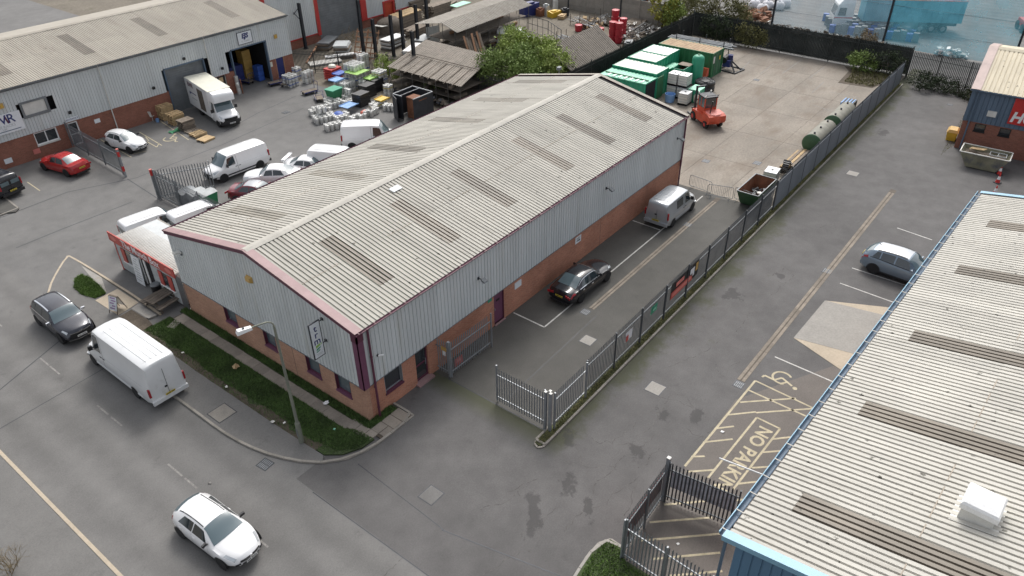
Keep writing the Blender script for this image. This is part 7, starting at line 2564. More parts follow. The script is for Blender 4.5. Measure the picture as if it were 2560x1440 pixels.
def pallet_make(label, loc, rz, mat='wood', group='loading pallets by the box van'):
    t = thing('pallet', label, 'pallet', loc, rz, group)
    for i in range(6):
        part('deck_board', MB().box(-.6 + i * .216, -.48 + i * .216, -.5, .5, .122, .144), mat, t)
    for y in (-.45, 0, .45):
        part('bearer', MB().box(-.6, .6, y - .05, y + .05, .022, .122), mat, t)
    for y in (-.45, 0, .45):
        part('bottom_board', MB().box(-.6, .6, y - .05, y + .05, 0, .022), mat, t)
    return t


pbase = {m_: None for m_ in ('wood', 'wood_grey')}


def pallets(px, py, n, mat, lab, rz=.0, solid=False, base=None):
    q = P(px, py)
    for k in range(n):
        loc = (q.x + random.uniform(-.05, .05), q.y + random.uniform(-.05, .05), .006 + k * .146)
        r_ = rz + random.uniform(-.05, .05)
        lb = f'{lab}, ' + ('topmost one' if k == n - 1 else 'lower down') if n > 1 else lab
        if pbase[mat] is None:
            pbase[mat] = pallet_make(lb, loc, r_, mat)
        else:
            dup(pbase[mat], loc, r_, lb)
    if solid:
        single('plywood_sheet', MB().box(-.62, .62, -.52, .52, 0, .03), mat, solid, 'board', (q.x, q.y, .008 + n * .146), rz)


pallets(418, 296, 9, 'wood', 'yellowish pallet in the tallest stack by the brick wall')
pallets(443, 308, 7, 'wood', 'pallet in the second stack from the brick wall')
pallets(468, 322, 6, 'wood_grey', 'greyish pallet in the board-covered stack', solid='grey board lying on the greyish pallet stack')
pallets(497, 338, 2, 'wood', 'pale pallet in the low loose pile')
pallets(515, 350, 1, 'wood', 'pale pallet at the end of the row nearest the white van', rz=.15, solid='pale plywood board on the last pallet of the row')
pallets(484, 330, 1, 'wood_grey', 'grey pallet lying between covered stack and low pile')
q = P(445, 325)
single('green_netting', MB().grid([[(-.9 + i * .3, -.3 + j * .2 + .1 * math.sin(i * 2), .02 + .05 * abs(math.sin(i * 1.7 + j))) for j in range(4)] for i in range(7)]), 'green_bin', 'crumpled green netting on the ground beside the pallets', 'netting', (q.x, q.y, .004), .2)
q = P(378, 300)
t = thing('garden_chair', 'pale folding chair by the brick wall of the grey unit', 'chair', (q.x, q.y - .2, .004), .5)
part('seat', MB().box(-.22, .22, -.22, .22, .42, .46), 'off_white', t)
part('backrest', MB().cbox((-.24, 0, .72), (.04, .46, .5), ry=-.2), 'off_white', t)
for x in (-.2, .2):
    for y in (-.2, .2):
        part('leg', MB().cyl((x, y, 0), (x * .9, y, .44), .02, n=5), 'off_white', t)
q = P(395, 305)
t = thing('paint_bucket', 'small pale bucket at the foot of the tallest pallet stack', 'bucket', (q.x, q.y, .004))
part('pail', MB().lathe([(.14, 0), (.17, .32), (.16, .32), (.13, .05)], 12), 'blue_light', t, 40)

# ---- kegs
KEG = {}


def keg_mesh(kind):
    if kind not in KEG:
        R, H = .205, .56
        prof = [(.17, 0), (R * .93, .01), (R * .97, .06), (R * .90, .10), (R, .14), (R, .20), (R * .97, .22), (R, .24), (R, .34), (R * .97, .36), (R, .38), (R, .43), (R * .90, .47), (R * .97, .50), (R * .95, H), (R * .80, H), (R * .78, H - .06), (.06, H - .03), (.05, H - .01)]
        KEG[kind] = MB().lathe(prof, 12).mesh('keg', 'keg_steel', 35)
        KEG[kind + 'band'] = MB().lathe([(R * 1.012, .25), (R * 1.012, .33)], 12).mesh('band', {'plain': 'keg_steel', 'blue': 'keg_band_blue', 'gold': 'keg_band_gold'}[kind])
    return KEG[kind]


nk = 0


def keg(x, y, z, kind, label, group, tilt=None):
    global nk
    o = link('keg', keg_mesh(kind))
    o.location = (x, y, z)
    o.rotation_euler = (tilt or 0, 0, random.uniform(0, 6))
    tag(o, label, 'keg', group)
    if kind != 'plain':
        b = bpy.data.objects.new('band', KEG[kind + 'band'])
        C.objects.link(b)
        b.parent = o
    nk += 1


def keg_block(px, py, nx, ny, nz, kind, label, group, rz=0.0, pallet_on=False, miss=0.0, step=.43):
    q = P(px, py)
    for k in range(nz):
        for i in range(nx):
            for j in range(ny):
                if random.random() < miss and k == nz - 1:
                    continue
                dx, dy = (i - (nx - 1) / 2) * step, (j - (ny - 1) / 2) * step
                x = q.x + dx * math.cos(rz) - dy * math.sin(rz) + random.uniform(-.02, .02)
                y = q.y + dx * math.sin(rz) + dy * math.cos(rz) + random.uniform(-.02, .02)
                kd = kind if isinstance(kind, str) else kind[k % len(kind)]
                keg(x, y, .006 + k * .60, kd, label, group)
    return q


GK = 'kegs '
keg_block(892, 214, 4, 4, 4, ('blue', 'blue', 'gold', 'plain'), 'steel keg in the tallest block of kegs by the fence', 'tallest keg block', .1)
keg_block(912, 190, 3, 2, 4, ('plain', 'blue', 'plain'), 'steel keg in the block behind the tallest one', 'keg block behind the tallest', .1)
keg_block(952, 218, 3, 3, 3, ('gold', 'blue', 'gold'), 'steel keg with gold and blue bands in the block next to the green board', 'gold-banded keg block', .1)
keg_block(855, 214, 3, 3, 1, 'plain', 'steel keg in the low group behind the green bin', 'low kegs behind green bin', .1)
keg_block(872, 232, 4, 2, 2, 'plain', 'steel keg in the two-high row right of the green bin', 'two-high kegs right of green bin', .1)
keg_block(915, 226, 3, 2, 2, 'plain', 'steel keg in the row behind the black crates', 'kegs behind the black crates', .1)
keg_block(972, 240, 2, 2, 2, ('plain', 'gold'), 'steel keg in the right-hand stack by the dark bin store', 'right-hand keg stack', .2)
keg_block(958, 262, 3, 1, 1, 'plain', 'steel keg standing around the yellow tray', 'kegs by the yellow tray', .3)
keg_block(940, 270, 3, 2, 1, 'gold', 'gold-banded keg in front of the yellow tray', 'gold kegs in front of tray', .2)
keg_block(975, 275, 2, 3, 1, 'plain', 'dull keg near the corner of the dark bin store', 'dull kegs near bin store', .4)
keg_block(878, 262, 4, 2, 1, 'plain', 'steel keg under the light blue tray', 'kegs under the blue tray', .15)
keg_block(872, 250, 3, 2, 2, 'plain', 'steel keg stacked on the light blue tray', 'kegs on the blue tray', .1, miss=.4)
keg_block(838, 266, 4, 3, 1, 'plain', 'steel keg in the middle of the open keg area', 'middle loose kegs', -.2, miss=.15)
keg_block(826, 258, 3, 2, 1, 'plain', 'steel keg at the blue shrink-wrapped end', 'kegs by the blue wrap', .1)
keg_block(800, 283, 5, 3, 1, 'plain', 'steel keg at the left tip of the keg area', 'left tip kegs', -.35, miss=.1)
keg_block(812, 302, 5, 3, 1, 'plain', 'steel keg in the front rows of the keg area', 'front row kegs', -.35)
keg_block(806, 296, 2, 2, 2, 'plain', 'steel keg in the two-high front group', 'two-high front kegs', -.3)
keg_block(855, 300, 4, 3, 1, 'plain', 'steel keg beside the blue netting bundle', 'kegs beside the blue netting', -.2, miss=.1)
keg_block(900, 300, 5, 2, 1, 'plain', 'steel keg in the front group behind the white van', 'kegs behind the white van', -.1, miss=.1)
keg_block(935, 284, 4, 2, 1, 'plain', 'small bright keg at the right end of the front group', 'right end front kegs', .2, miss=.2)
keg_block(835, 322, 4, 2, 1, 'plain', 'steel keg nearest to the tail of the white van', 'kegs nearest the van tail', -.3)
keg_block(728, 214, 3, 3, 2, 'blue', 'blue-banded keg on the left trolley load', 'kegs on the left trolley', .1)
keg_block(772, 205, 3, 2, 2, 'plain', 'steel keg in the stack between trolleys and fence', 'kegs between trolleys and fence', .1)
keg_block(745, 195, 2, 2, 2, 'blue', 'blue-banded keg behind the trolleys near the fence', 'kegs behind the trolleys', .1)
# trays, crates, bins among the kegs


def slab_item(name, label, cat, px, py, z, sx, sy, h, mat, rz=.1):
    q = P(px, py, z)
    return single(name, MB().box(-sx / 2, sx / 2, -sy / 2, sy / 2, 0, h).box(-sx / 2, sx / 2, -sy / 2, -sy / 2 + .05, h, h + .06).box(-sx / 2, sx / 2, sy / 2 - .05, sy / 2, h, h + .06), mat, label, cat, (q.x, q.y, z), rz)


slab_item('plastic_tray', 'pale blue plastic tray on top of kegs near the red cage', 'tray', 842, 200, 1.22, 1.3, 1.1, .1, 'blue_light')
slab_item('plastic_tray', 'dull blue plastic tray behind the pale blue one', 'tray', 850, 184, 1.22, 1.3, 1.1, .1, 'blue')
slab_item('plastic_tray', 'light blue tray under a few kegs in the middle', 'tray', 872, 263, .60, 1.5, 1.2, .03, 'blue_light')
slab_item('plastic_board', 'bright lime green board lying on kegs', 'board', 927, 195, 1.22, 1.2, 1.0, .08, 'green_lime')
slab_item('plastic_board', 'lime green divider board in the tallest keg block', 'board', 893, 178, 1.80, 1.85, 1.85, .004, 'green_lime')
slab_item('plastic_tray', 'yellow tray with kegs at the right of the keg area', 'tray', 955, 248, .62, 1.2, 1.0, .08, 'yellow')
for px, py, lb in ((905, 262, 'black plastic crate stack in the middle of the kegs'), (920, 240, 'black plastic crate stack behind the middle one'), (940, 226, 'black plastic crate stack furthest right')):
    q = P(px, py)
    t = thing('crate_stack', lb, 'crates', (q.x, q.y, .006), .1)
    for k in range(3):
        part('crate', MB().box(-.7, .7, -.55, .55, k * .42, k * .42 + .38), 'black_plastic', t)
q = P(838, 252)
t = thing('wheelie_bin', 'big green four-wheeled bin with flat lid among the kegs', 'bin', (q.x, q.y, .006), .1)
part('tub', MB().add([(-.5, -.42, .15), (.5, -.42, .15), (.5, .42, .15), (-.5, .42, .15), (-.66, -.55, 1.2), (.66, -.55, 1.2), (.66, .55, 1.2), (-.66, .55, 1.2)], [(0, 1, 5, 4), (1, 2, 6, 5), (2, 3, 7, 6), (3, 0, 4, 7), (4, 5, 6, 7), (3, 2, 1, 0)]), 'green_bin', t)
part('lid', MB().box(-.72, .72, -.6, .6, 1.2, 1.27), 'green_unit', t)
for x in (-.45, .45):
    for y in (-.4, .4):
        part('castor', MB().cyl((x, y - .03, .09), (x, y + .03, .09), .09, n=8), 'black', t)
q = P(835, 200)
t = thing('roll_cage', 'dark red slatted cage bin by the palisade fence', 'cage', (q.x, q.y, .006), .1)
for k in range(5):
    part('slat', MB().box(-.75, .75, -.6, .6, .2 + k * .24, .2 + k * .24 + .17), 'red_trim', t)
part('load', MB().lathe([(.45, 1.4), (.35, 1.6), (.1, 1.7)], 9), 'cream_box', t, 40)
q = P(848, 297)
t = thing('netting_bundle', 'bundle of blue netting between the front kegs', 'bundle', (q.x, q.y, .006))
part('bundle', MB().lathe([(.4, 0), (.55, .2), (.5, .5), (.3, .66), (.05, .7)], 10), 'blue', t, 40)
for px, py, mt, lb in ((908, 290, 'orange_red', 'orange football-sized buoy among the front kegs'), (912, 287, 'pink_red', 'pink buoy among the front kegs')):
    q = P(px, py)
    single('buoy', MB().lathe([(.04, .0), (.2, .08), (.27, .25), (.2, .42), (.04, .5)], 12), mt, lb, 'buoy', (q.x, q.y, .006), 0, None, 40)


def trolley(px, py, rz, label, load=None):
    q = P(px, py)
    t = thing('trolley', label, 'trolley', (q.x, q.y, .006), rz)
    part('deck', MB().box(-.75, .75, -.38, .38, .28, .33), 'wood_grey', t)
    part('deck_edge', MB().box(-.78, .78, -.41, -.38, .24, .34).box(-.78, .78, .38, .41, .24, .34), 'navy', t)
    part('handle', MB().tube([(-.76, -.36, .3), (-.80, -.36, 1.15), (-.80, .36, 1.15), (-.76, .36, .3)], .022, 6), 'navy', t)
    part('handle_bar', MB().tube([(-.78, -.36, .75), (-.78, .36, .75)], .018, 6), 'navy', t)
    for x in (-.6, .6):
        for y in (-.3, .3):
            part('castor', MB().cyl((x, y - .03, .11), (x, y + .03, .11), .11, n=9), 'black', t)
    return t


trolley(775, 234, RAD(170), 'blue flat trolley with pale deck nearest the keg pile')
trolley(798, 250, RAD(60), 'small blue trolley standing upright beside the green bin')
trolley(690, 212, RAD(165), 'blue flat trolley in front of the brick pier by the dock')
trolley(718, 213, RAD(30), 'blue flat trolley with a red load near the blue door')
trolley(617, 208, RAD(100), 'blue trolley standing in the open dock mouth')
# bins behind the left fence
for i, (px, py, mt, lm, lb) in enumerate(((473, 512, 'steel_galv_dark', 'steel_galv_dark', 'dark grey wheeled bin behind the palisade fence'), (498, 515, 'steel_galv_dark', 'board_grey', 'grey wheeled bin next to the green one behind the palisade fence'), (524, 517, 'green_bin', 'board_grey', 'green wheeled bin with grey lid behind the palisade fence'))):
    q = P(px, py)
    t = thing('wheeled_bin', lb, 'bin', (q.x, q.y, .006), .05)
    part('tub', MB().add([(-.5, -.42, .1), (.5, -.42, .1), (.5, .42, .1), (-.5, .42, .1), (-.62, -.5, 1.15), (.62, -.5, 1.15), (.62, .5, 1.15), (-.62, .5, 1.15)], [(0, 1, 5, 4), (1, 2, 6, 5), (2, 3, 7, 6), (3, 0, 4, 7), (4, 5, 6, 7)]), mt, t)
    part('lid', MB().grid([[(-.65 + 1.3 * a / 6, -.53, 1.17), (-.65 + 1.3 * a / 6, -.2, 1.30), (-.65 + 1.3 * a / 6, .2, 1.30), (-.65 + 1.3 * a / 6, .53, 1.17)] for a in range(7)]), lm, t, 40)
# dock contents
for i, (x, y, sx, sy, h, mt, lb) in enumerate(((26.2, 48.3, 1.6, 1.4, 1.9, 'navy', 'dark blue rack inside the open dock'), (28.0, 48.6, 1.0, 1.0, 3.0, 'amber', 'tall amber stacked load inside the open dock'), (25.4, 50.6, 1.2, 1.2, 2.4, 'rust', 'brown load deep inside the open dock'), (28.3, 46.9, .7, .8, 1.6, 'blue', 'blue cabinet just inside the open dock'))):
    t = thing('dock_load', lb, 'load', (x, y, .012), .05)
    for k in range(3):
        part('tier', MB().box(-sx / 2, sx / 2, -sy / 2, sy / 2, h * k / 3 + .03, h * (k + 1) / 3), mt, t)
t = thing('drum_column', 'stack of steel kegs and red post at the left side of the open dock', 'post', (24.5, 45.2, .006))
part('post', MB().cyl((.25, -.25, 0), (.25, -.25, 1.5), .06, n=8), 'rust', t)
part('keg_pile', MB().lathe([(.2, 0), (.2, .55), (.17, .58), (.2, .62), (.2, 1.15), (.17, 1.2), (.2, 1.24), (.2, 1.8)], 12), 'keg_steel', t, 40)
# bin store with dark panels and chimney post
t = thing('bin_store', 'dark open-topped steel bin store beside the kegs', 'enclosure', (30.65, 26.5, 0))
for a, b in (((-1.3, 1.25), (1.3, 1.25)), ((1.3, 1.25), (1.3, -1.25)), ((-1.3, -1.3), (1.3, -1.3)), ((-1.3, 1.25), (-1.3, .1))):
    part('panel', MB().bar((*a, 1.15), (*b, 1.15), .06, 2.2), 'steel_dark', t)
    part('top_rail', MB().bar((*a, 2.28), (*b, 2.28), .08, .07), 'steel_galv', t)
part('open_leaf', MB().bar((-1.35, 1.3, 1.15), (-2.0, .1, 1.15), .06, 2.2), 'steel_dark', t)
part('stop_bar', MB().bar((-1.3, .4, 2.26), (1.3, .4, 2.26), .05, .05), 'steel_galv', t)
t = thing('brick_stack', 'rusty brown skip inside the dark bin store', 'skip', (30.6, 26.0, .006))
part('body', MB().box(-.5, .5, -.8, .8, 0, 1.9), 'rust', t)
part('rim', MB().box(-.54, .54, -.84, .84, 1.9, 1.98), 'rust', t)
q = P(1036, 232)
# ------------------------------------------------------------------ timber and scaffold yard behind
for i, (px, py, h, lb) in enumerate(((765, 122, 5.2, 'black steel column beside the red-trimmed corner'), (736, 120, 5.6, 'black steel column standing against the red corner trim'), (912, 152, 6.6, 'tall black steel column in front of the brown pallet panels'), (942, 152, 4.6, 'black steel column right of the brown pallet panels'), (985, 141, 4.6, 'black steel column by the white board stack'), (1010, 131, 4.8, 'black steel column next to the big white sheet stack'), (1046, 116, 4.8, 'black steel column at the corner of the tin shed'), (1072, 106, 5.2, 'black steel column under the long shed eave'), (1040, 205, 5.2, 'slim dark column rising from the bin store'))):
    q = P(px, py)
    t = thing('steel_column', lb, 'column', (q.x, q.y, 0), .0)
    part('flange', MB().box(-.15, .15, -.15, -.12, 0, h), 'steel_dark', t)
    part('flange', MB().box(-.15, .15, .12, .15, 0, h), 'steel_dark', t)
    part('web', MB().box(-.02, .02, -.12, .12, 0, h), 'steel_dark', t)
    part('base_plate', MB().box(-.25, .25, -.25, .25, 0, .04), 'steel_dark', t)
a, b = P(765, 122), P(736, 120)
t = thing('cross_brace', 'thin steel cross brace between the two columns by the red corner', 'brace', (a.x, a.y, 0))
d_ = b - a
part('rod', MB().bar((0, 0, 3.2), (d_.x, d_.y, 4.8), .06), 'steel_dark', t)
part('rod', MB().bar((0, 0, 4.8), (d_.x, d_.y, 3.2), .06), 'steel_dark', t)


def plank_stack(px, py, rz, L, nx, nz, label, mat='wood_grey', w=.225, h=.06, gap=.02, jit=.25, z0=0, cat='stack', name='plank_stack', top=None):
    q = P(px, py)
    t = thing(name, label, cat, (q.x, q.y, z0 + .006), rz)
    for k in range(nz):
        for i in range(nx):
            y = (i - (nx - 1) / 2) * (w + .015)
            dx = random.uniform(-jit, jit)
            mt = mat if not (top and k == nz - 1) else top
            part('plank', MB().box(-L / 2 + dx, L / 2 + dx, y - w / 2, y + w / 2, k * (h + gap), k * (h + gap) + h), mt, t)
    return t


plank_stack(1005, 22, .25, 3.9, 6, 5, 'pale new timber bundle at the corner of the red-trimmed unit', 'wood', w=.2, h=.14, gap=.03, jit=.1)
plank_stack(1042, 28, .05, 3.9, 7, 13, 'big weathered scaffold board stack at the top edge', 'wood_grey', h=.1, gap=.03)
plank_stack(1095, 38, .05, 3.9, 7, 12, 'second big weathered scaffold board stack beside the shed roof', 'wood_grey', h=.1, gap=.03)
plank_stack(1120, 22, .3, 3.4, 5, 3, 'low board stack carrying a bright green sheet', 'wood_grey', h=.2, gap=.06)
q = P(1150, 8, 1.0)
single('green_sheet', MB().box(-1.6, 1.6, -.7, .7, 0, .05), 'green_pale', 'bright green sheet on the low board stack', 'sheet', (q.x, q.y, .85), .05)
plank_stack(1015, 62, .1, 4.6, 8, 10, 'long weathered board stack with brown top in front of the red-trimmed unit', 'wood_grey', h=.12, gap=.04, top='wood')
plank_stack(1040, 85, .15, 3.4, 7, 6, 'grey mixed board stack near the tin sheds', 'wood_grey', h=.1, gap=.05, jit=.5)
t = thing('covered_stack', 'tarpaulin-covered load with a pale sheet in front of the orange door', 'load', (P(975, 78).x, P(975, 78).y, .006), .1)
part('tarpaulin', MB().lathe([(1.6, 0), (1.7, .7), (1.5, 1.3), (1.1, 1.55), (.2, 1.65)], 14).xf(Matrix.Diagonal((1.25, .8, 1, 1))), 'wood_old', t, 60)
part('sheet', MB().cbox((-1.9, -.2, 1.15), (1.4, 1.5, .06), rz=.1, ry=.12), 'off_white', t)


def sheet_stack(px, py, rz, sx, sy, n, label, mats, h=.12, tilt=0, jit=.12):
    q = P(px, py)
    t = thing('sheet_stack', label, 'stack', (q.x, q.y, .006), rz)
    for k in range(n):
        m = MB().cbox((random.uniform(-jit, jit), random.uniform(-jit, jit), k * (h + .03) + h / 2 + .02), (sx, sy, h), rz=random.uniform(-.05, .05), ry=tilt)
        part('panel', m, mats[k % len(mats)] if k < n - 1 else mats[-1], t)
    return t


sheet_stack(985, 118, .12, 3.0, 1.4, 8, 'stack of grey boards with white top beside the columns', ('wood_old', 'board_grey', 'white'))
sheet_stack(1038, 140, .35, 3.4, 1.5, 7, 'largest stack of bright white sheets beside the low tin shed', ('wood_old', 'board_grey', 'white'))
sheet_stack(1058, 112, .25, 2.8, 1.3, 6, 'pale blue-white sheet stack under the columns', ('board_grey', 'wood_old', 'board_grey'))
sheet_stack(820, 118, .5, 3.2, 1.5, 6, 'dark and tan board stack at the foot of the shutter', ('wood_old', 'wood_grey', 'steel_galv_dark'))
sheet_stack(858, 130, .7, 2.2, 1.6, 7, 'stack topped with a pale grey square board', ('wood_old', 'wood_grey', 'board_grey'))
sheet_stack(860, 145, -.55, 4.2, .7, 3, 'long narrow boards with white top in front of the pale stack', ('wood_old', 'wood_grey', 'white'), jit=.05)
sheet_stack(815, 158, -.5, 3.6, 1.4, 2, 'flat pale sheets behind the palisade fence', ('board_grey', 'off_white'), h=.08)
# brown pallet-like panels leaning
for px, py, lb in ((905, 148, 'left brown slatted timber panel leaning behind the kegs'), (932, 150, 'right brown slatted timber panel leaning behind the kegs')):
    q = P(px, py)
    t = thing('slatted_panel', lb, 'panel', (q.x, q.y, .006), RAD(18))
    for k in range(6):
        part('slat', MB().cbox((-.6 + k * .28, 0, .35 + k * .50), (.12, 1.5, .10), ry=-1.0), 'timber_brown', t)
    for y in (-.65, 0, .65):
        part('rail', MB().bar((-.75, y, .1), (.95, y, 3.1), .06, .12), 'timber_brown', t)
t = thing('twig_heap', 'heap of bare sticks at the foot of the shutter', 'sticks', (P(880, 108).x, P(880, 108).y, 0))
m = MB()
rs = np.random.RandomState(9)
for k in range(45):
    p = Vector((rs.normal(0, .7), rs.normal(0, .7), rs.uniform(.1, 1.2)))
    d_ = Vector(rs.normal(0, 1, 3)).normalized() * rs.uniform(.5, 1.3)
    m.cyl(p, p + d_, .02, n=3, caps=False)
part('sticks', m, 'twig', t)['kind'] = 'stuff'
for i in range(5):
    q = P(772 + i * 6, 150 - i * 7)
    single('timber_beam', MB().cbox((0, 0, .12 + i * .1), (2.6, .16, .14), rz=.7), 'timber_brown', ('lowest brown beam', 'second brown beam', 'third brown beam', 'fourth brown beam', 'topmost brown beam')[i] + ' of the loose heap by the red-trimmed wall', 'beam', (q.x, q.y, .0), 0)


def tin_roof(parent, name, a, b, c, d_, mat, n, amp=.05):
    """corrugated roof between eave a-b and ridge d-c (corners in order), corrugations run from eave to ridge"""
    a, b, c, d_ = map(Vector, (a, b, c, d_))
    for k in range(n):
        u0, u1 = k / n, (k + 1) / n
        rows = []
        nn = 12
        for i in range(nn + 1):
            u = u0 + (u1 - u0) * i / nn + (.002 if i == nn else 0)
            z = amp * (.5 if i % 4 in (1, 2) else -.5) + (.012 if k % 2 else 0)
            p, q = a + (b - a) * u, d_ + (c - d_) * u
            rows.append([p + Vector((0, 0, z)), q + Vector((0, 0, z))])
        part(name, MB().grid(rows), mat, parent)


def frame_posts(parent, pts, mat='scaffold', r=.035):
    for (x, y, h) in pts:
        part('post', MB().cyl((x, y, 0), (x, y, h), r, n=6), mat, parent)


# low tin shed: sloping towards the kegs
t = thing('tin_shed', 'low open shed with brown-grey corrugated roof behind the kegs', 'shed', (34.6, 24.0, 0))
tin_roof(t, 'roof_sheet', (0, 0, 2.25), (.1, 10.0, 2.25), (6.6, 10.6, 3.35), (6.4, 1.2, 3.35), 'roof_asbestos', 11)
for k in range(9):
    part('batten', MB().bar((-.3, .9 + k * 1.05, 2.25), (3.1, 1.4 + k * 1.02, 2.86), .05, .05), 'wood_grey', t)
part('purlin', MB().bar((3.2, .5, 2.95), (3.2, 10.3, 2.95), .06, .06), 'wood_old', t)
frame_posts(t, [(.2, y, 2.2) for y in np.linspace(.3, 9.8, 7)] + [(6.2, y, 3.3) for y in np.linspace(1.4, 10.4, 6)])
for z in (.7, 1.5):
    part('shelf', MB().box(.3, 6.0, .5, 9.8, z, z + .05), 'wood_old', t)
for k in range(8):
    part('stored_timber', MB().cbox((.9 + .3 * (k % 3), .9 + k * 1.1, .95 + .75 * (k % 2)), (1.6, .35, .25), rz=.3 * (k % 3)), 'wood_grey' if k % 2 else 'wood_old', t)
# tall scaffold shed with double pitch
t = thing('scaffold_shed', 'long open scaffold shed with pale corrugated double-pitch roof', 'shed', (43.0, 32.6, 0))
tin_roof(t, 'roof_sheet', (.6, 2.0, 4.55), (14.2, 2.2, 4.55), (13.4, 5.4, 4.25), (-.4, 4.9, 4.25), 'roof_asbestos_pale', 14, .04)
tin_roof(t, 'roof_sheet', (1.0, .0, 3.75), (15.2, .5, 3.75), (14.3, 2.2, 4.62), (.6, 2.0, 4.62), 'roof_asbestos_pale', 14, .06)
frame_posts(t, [(x, y, z) for x in np.linspace(1.2, 14.5, 8) for y, z in ((.5, 3.75), (2.3, 4.5), (4.6, 4.2))])
for z in (1.4, 2.6):
    part('shelf', MB().box(1.2, 14.3, .7, 4.5, z, z + .06), 'wood_old', t)
rs = np.random.RandomState(21)
for k in range(26):
    part('stored_timber', MB().cbox((rs.uniform(1.5, 14), rs.uniform(.9, 4.2), rs.choice([.3, 1.6, 2.8])), (rs.uniform(1.0, 3), rs.uniform(.2, .5), rs.uniform(.15, .4)), rz=rs.uniform(-.2, .2)), rs.choice(['wood_grey', 'wood_old', 'timber_brown', 'steel_dark']), t)
for k in range(9):
    x = 1.0 + k * .32
    part('leaning_board', MB().bar((x + .1, -2.1 - .1 * (k % 3), .02), (x + .9 + .12 * (k % 4), -.1, 3.2 - .25 * (k % 3)), .22, .05), 'wood_grey' if k % 3 else 'timber_brown', t)
# grey sheeted corner left of it
t = thing('sheet_screen', 'pale plastic sheeting wrapped round scaffold poles beside the sheds', 'screen', (P(1085, 108).x, P(1085, 108).y, 0), -.3)
part('sheeting', MB().grid([[(-.9 + i * .22, .05 * math.sin(i * 1.9), 0), (-.9 + i * .22, .05 * math.cos(i * 1.5), 2.0)] for i in range(9)]), 'board_grey', t)
frame_posts(t, [(-.9, .1, 3.0), (0, .1, 3.0), (.9, .1, 3.0)])
# dark-roofed shed behind the unit's gable
t = thing('dark_roof_shed', 'shed with dark brown corrugated mono-pitch roof behind the unit\'s far gable', 'shed', (44.0, 17.6, 0))
tin_roof(t, 'roof_sheet', (.0, 0, 2.35), (9.2, 0.1, 2.35), (11.6, 4.6, 3.7), (1.4, 4.4, 3.7), 'roof_dark', 10, .06)
part('wall', MB().box(.3, 9.0, .3, .45, 0, 2.3).box(1.6, 11.2, 4.2, 4.35, 0, 3.6), 'wood_old', t)
frame_posts(t, [(.3, .3, 2.3), (9, .3, 2.3), (11.3, 4.3, 3.6), (1.6, 4.2, 3.6)])
# gate and fence in the scaffold yard
for i, (a_, b_, lb) in enumerate(((((1318, 78)), (1370, 95), 'left leaf of the dark tubular gate in the scaffold yard'), ((1370, 95), (1402, 118), 'right leaf of the dark tubular gate in the scaffold yard'))):
    a_, b_ = P(*a_), P(*b_)
    d_ = b_ - a_
    L_ = d_.length
    t = thing('mesh_gate', lb, 'gate', (a_.x, a_.y, 0), math.atan2(d_.y, d_.x))
    part('frame', MB().tube([(0, 0, .1), (0, 0, 2.0), (L_, 0, 2.0), (L_, 0, .1), (0, 0, .1)], .04, 5).tube([(0, 0, 1.05), (L_, 0, 1.05)], .03, 5), 'steel_dark', t)
    for k in range(1, 4):
        part('bar', MB().cyl((L_ * k / 4, 0, .1), (L_ * k / 4, 0, 2.0), .025, n=5), 'steel_dark', t)
# concrete panel wall
t = thing('concrete_wall', 'grey concrete panel wall with posts across the top of the scaffold yard', 'wall', (71.9, 20.5, 0), RAD(90))
for k in range(14):
    part('post', MB().box(k * 2.75 - .1, k * 2.75 + .1, -.12, .12, 0, 2.75), 'steel_dark' if k % 3 == 0 else 'kerb', t)
    for j in range(4):
        part('panel', MB().box(k * 2.75 + .1, k * 2.75 + 2.65, -.06, .06, j * .65, j * .65 + .64), 'kerb', t)
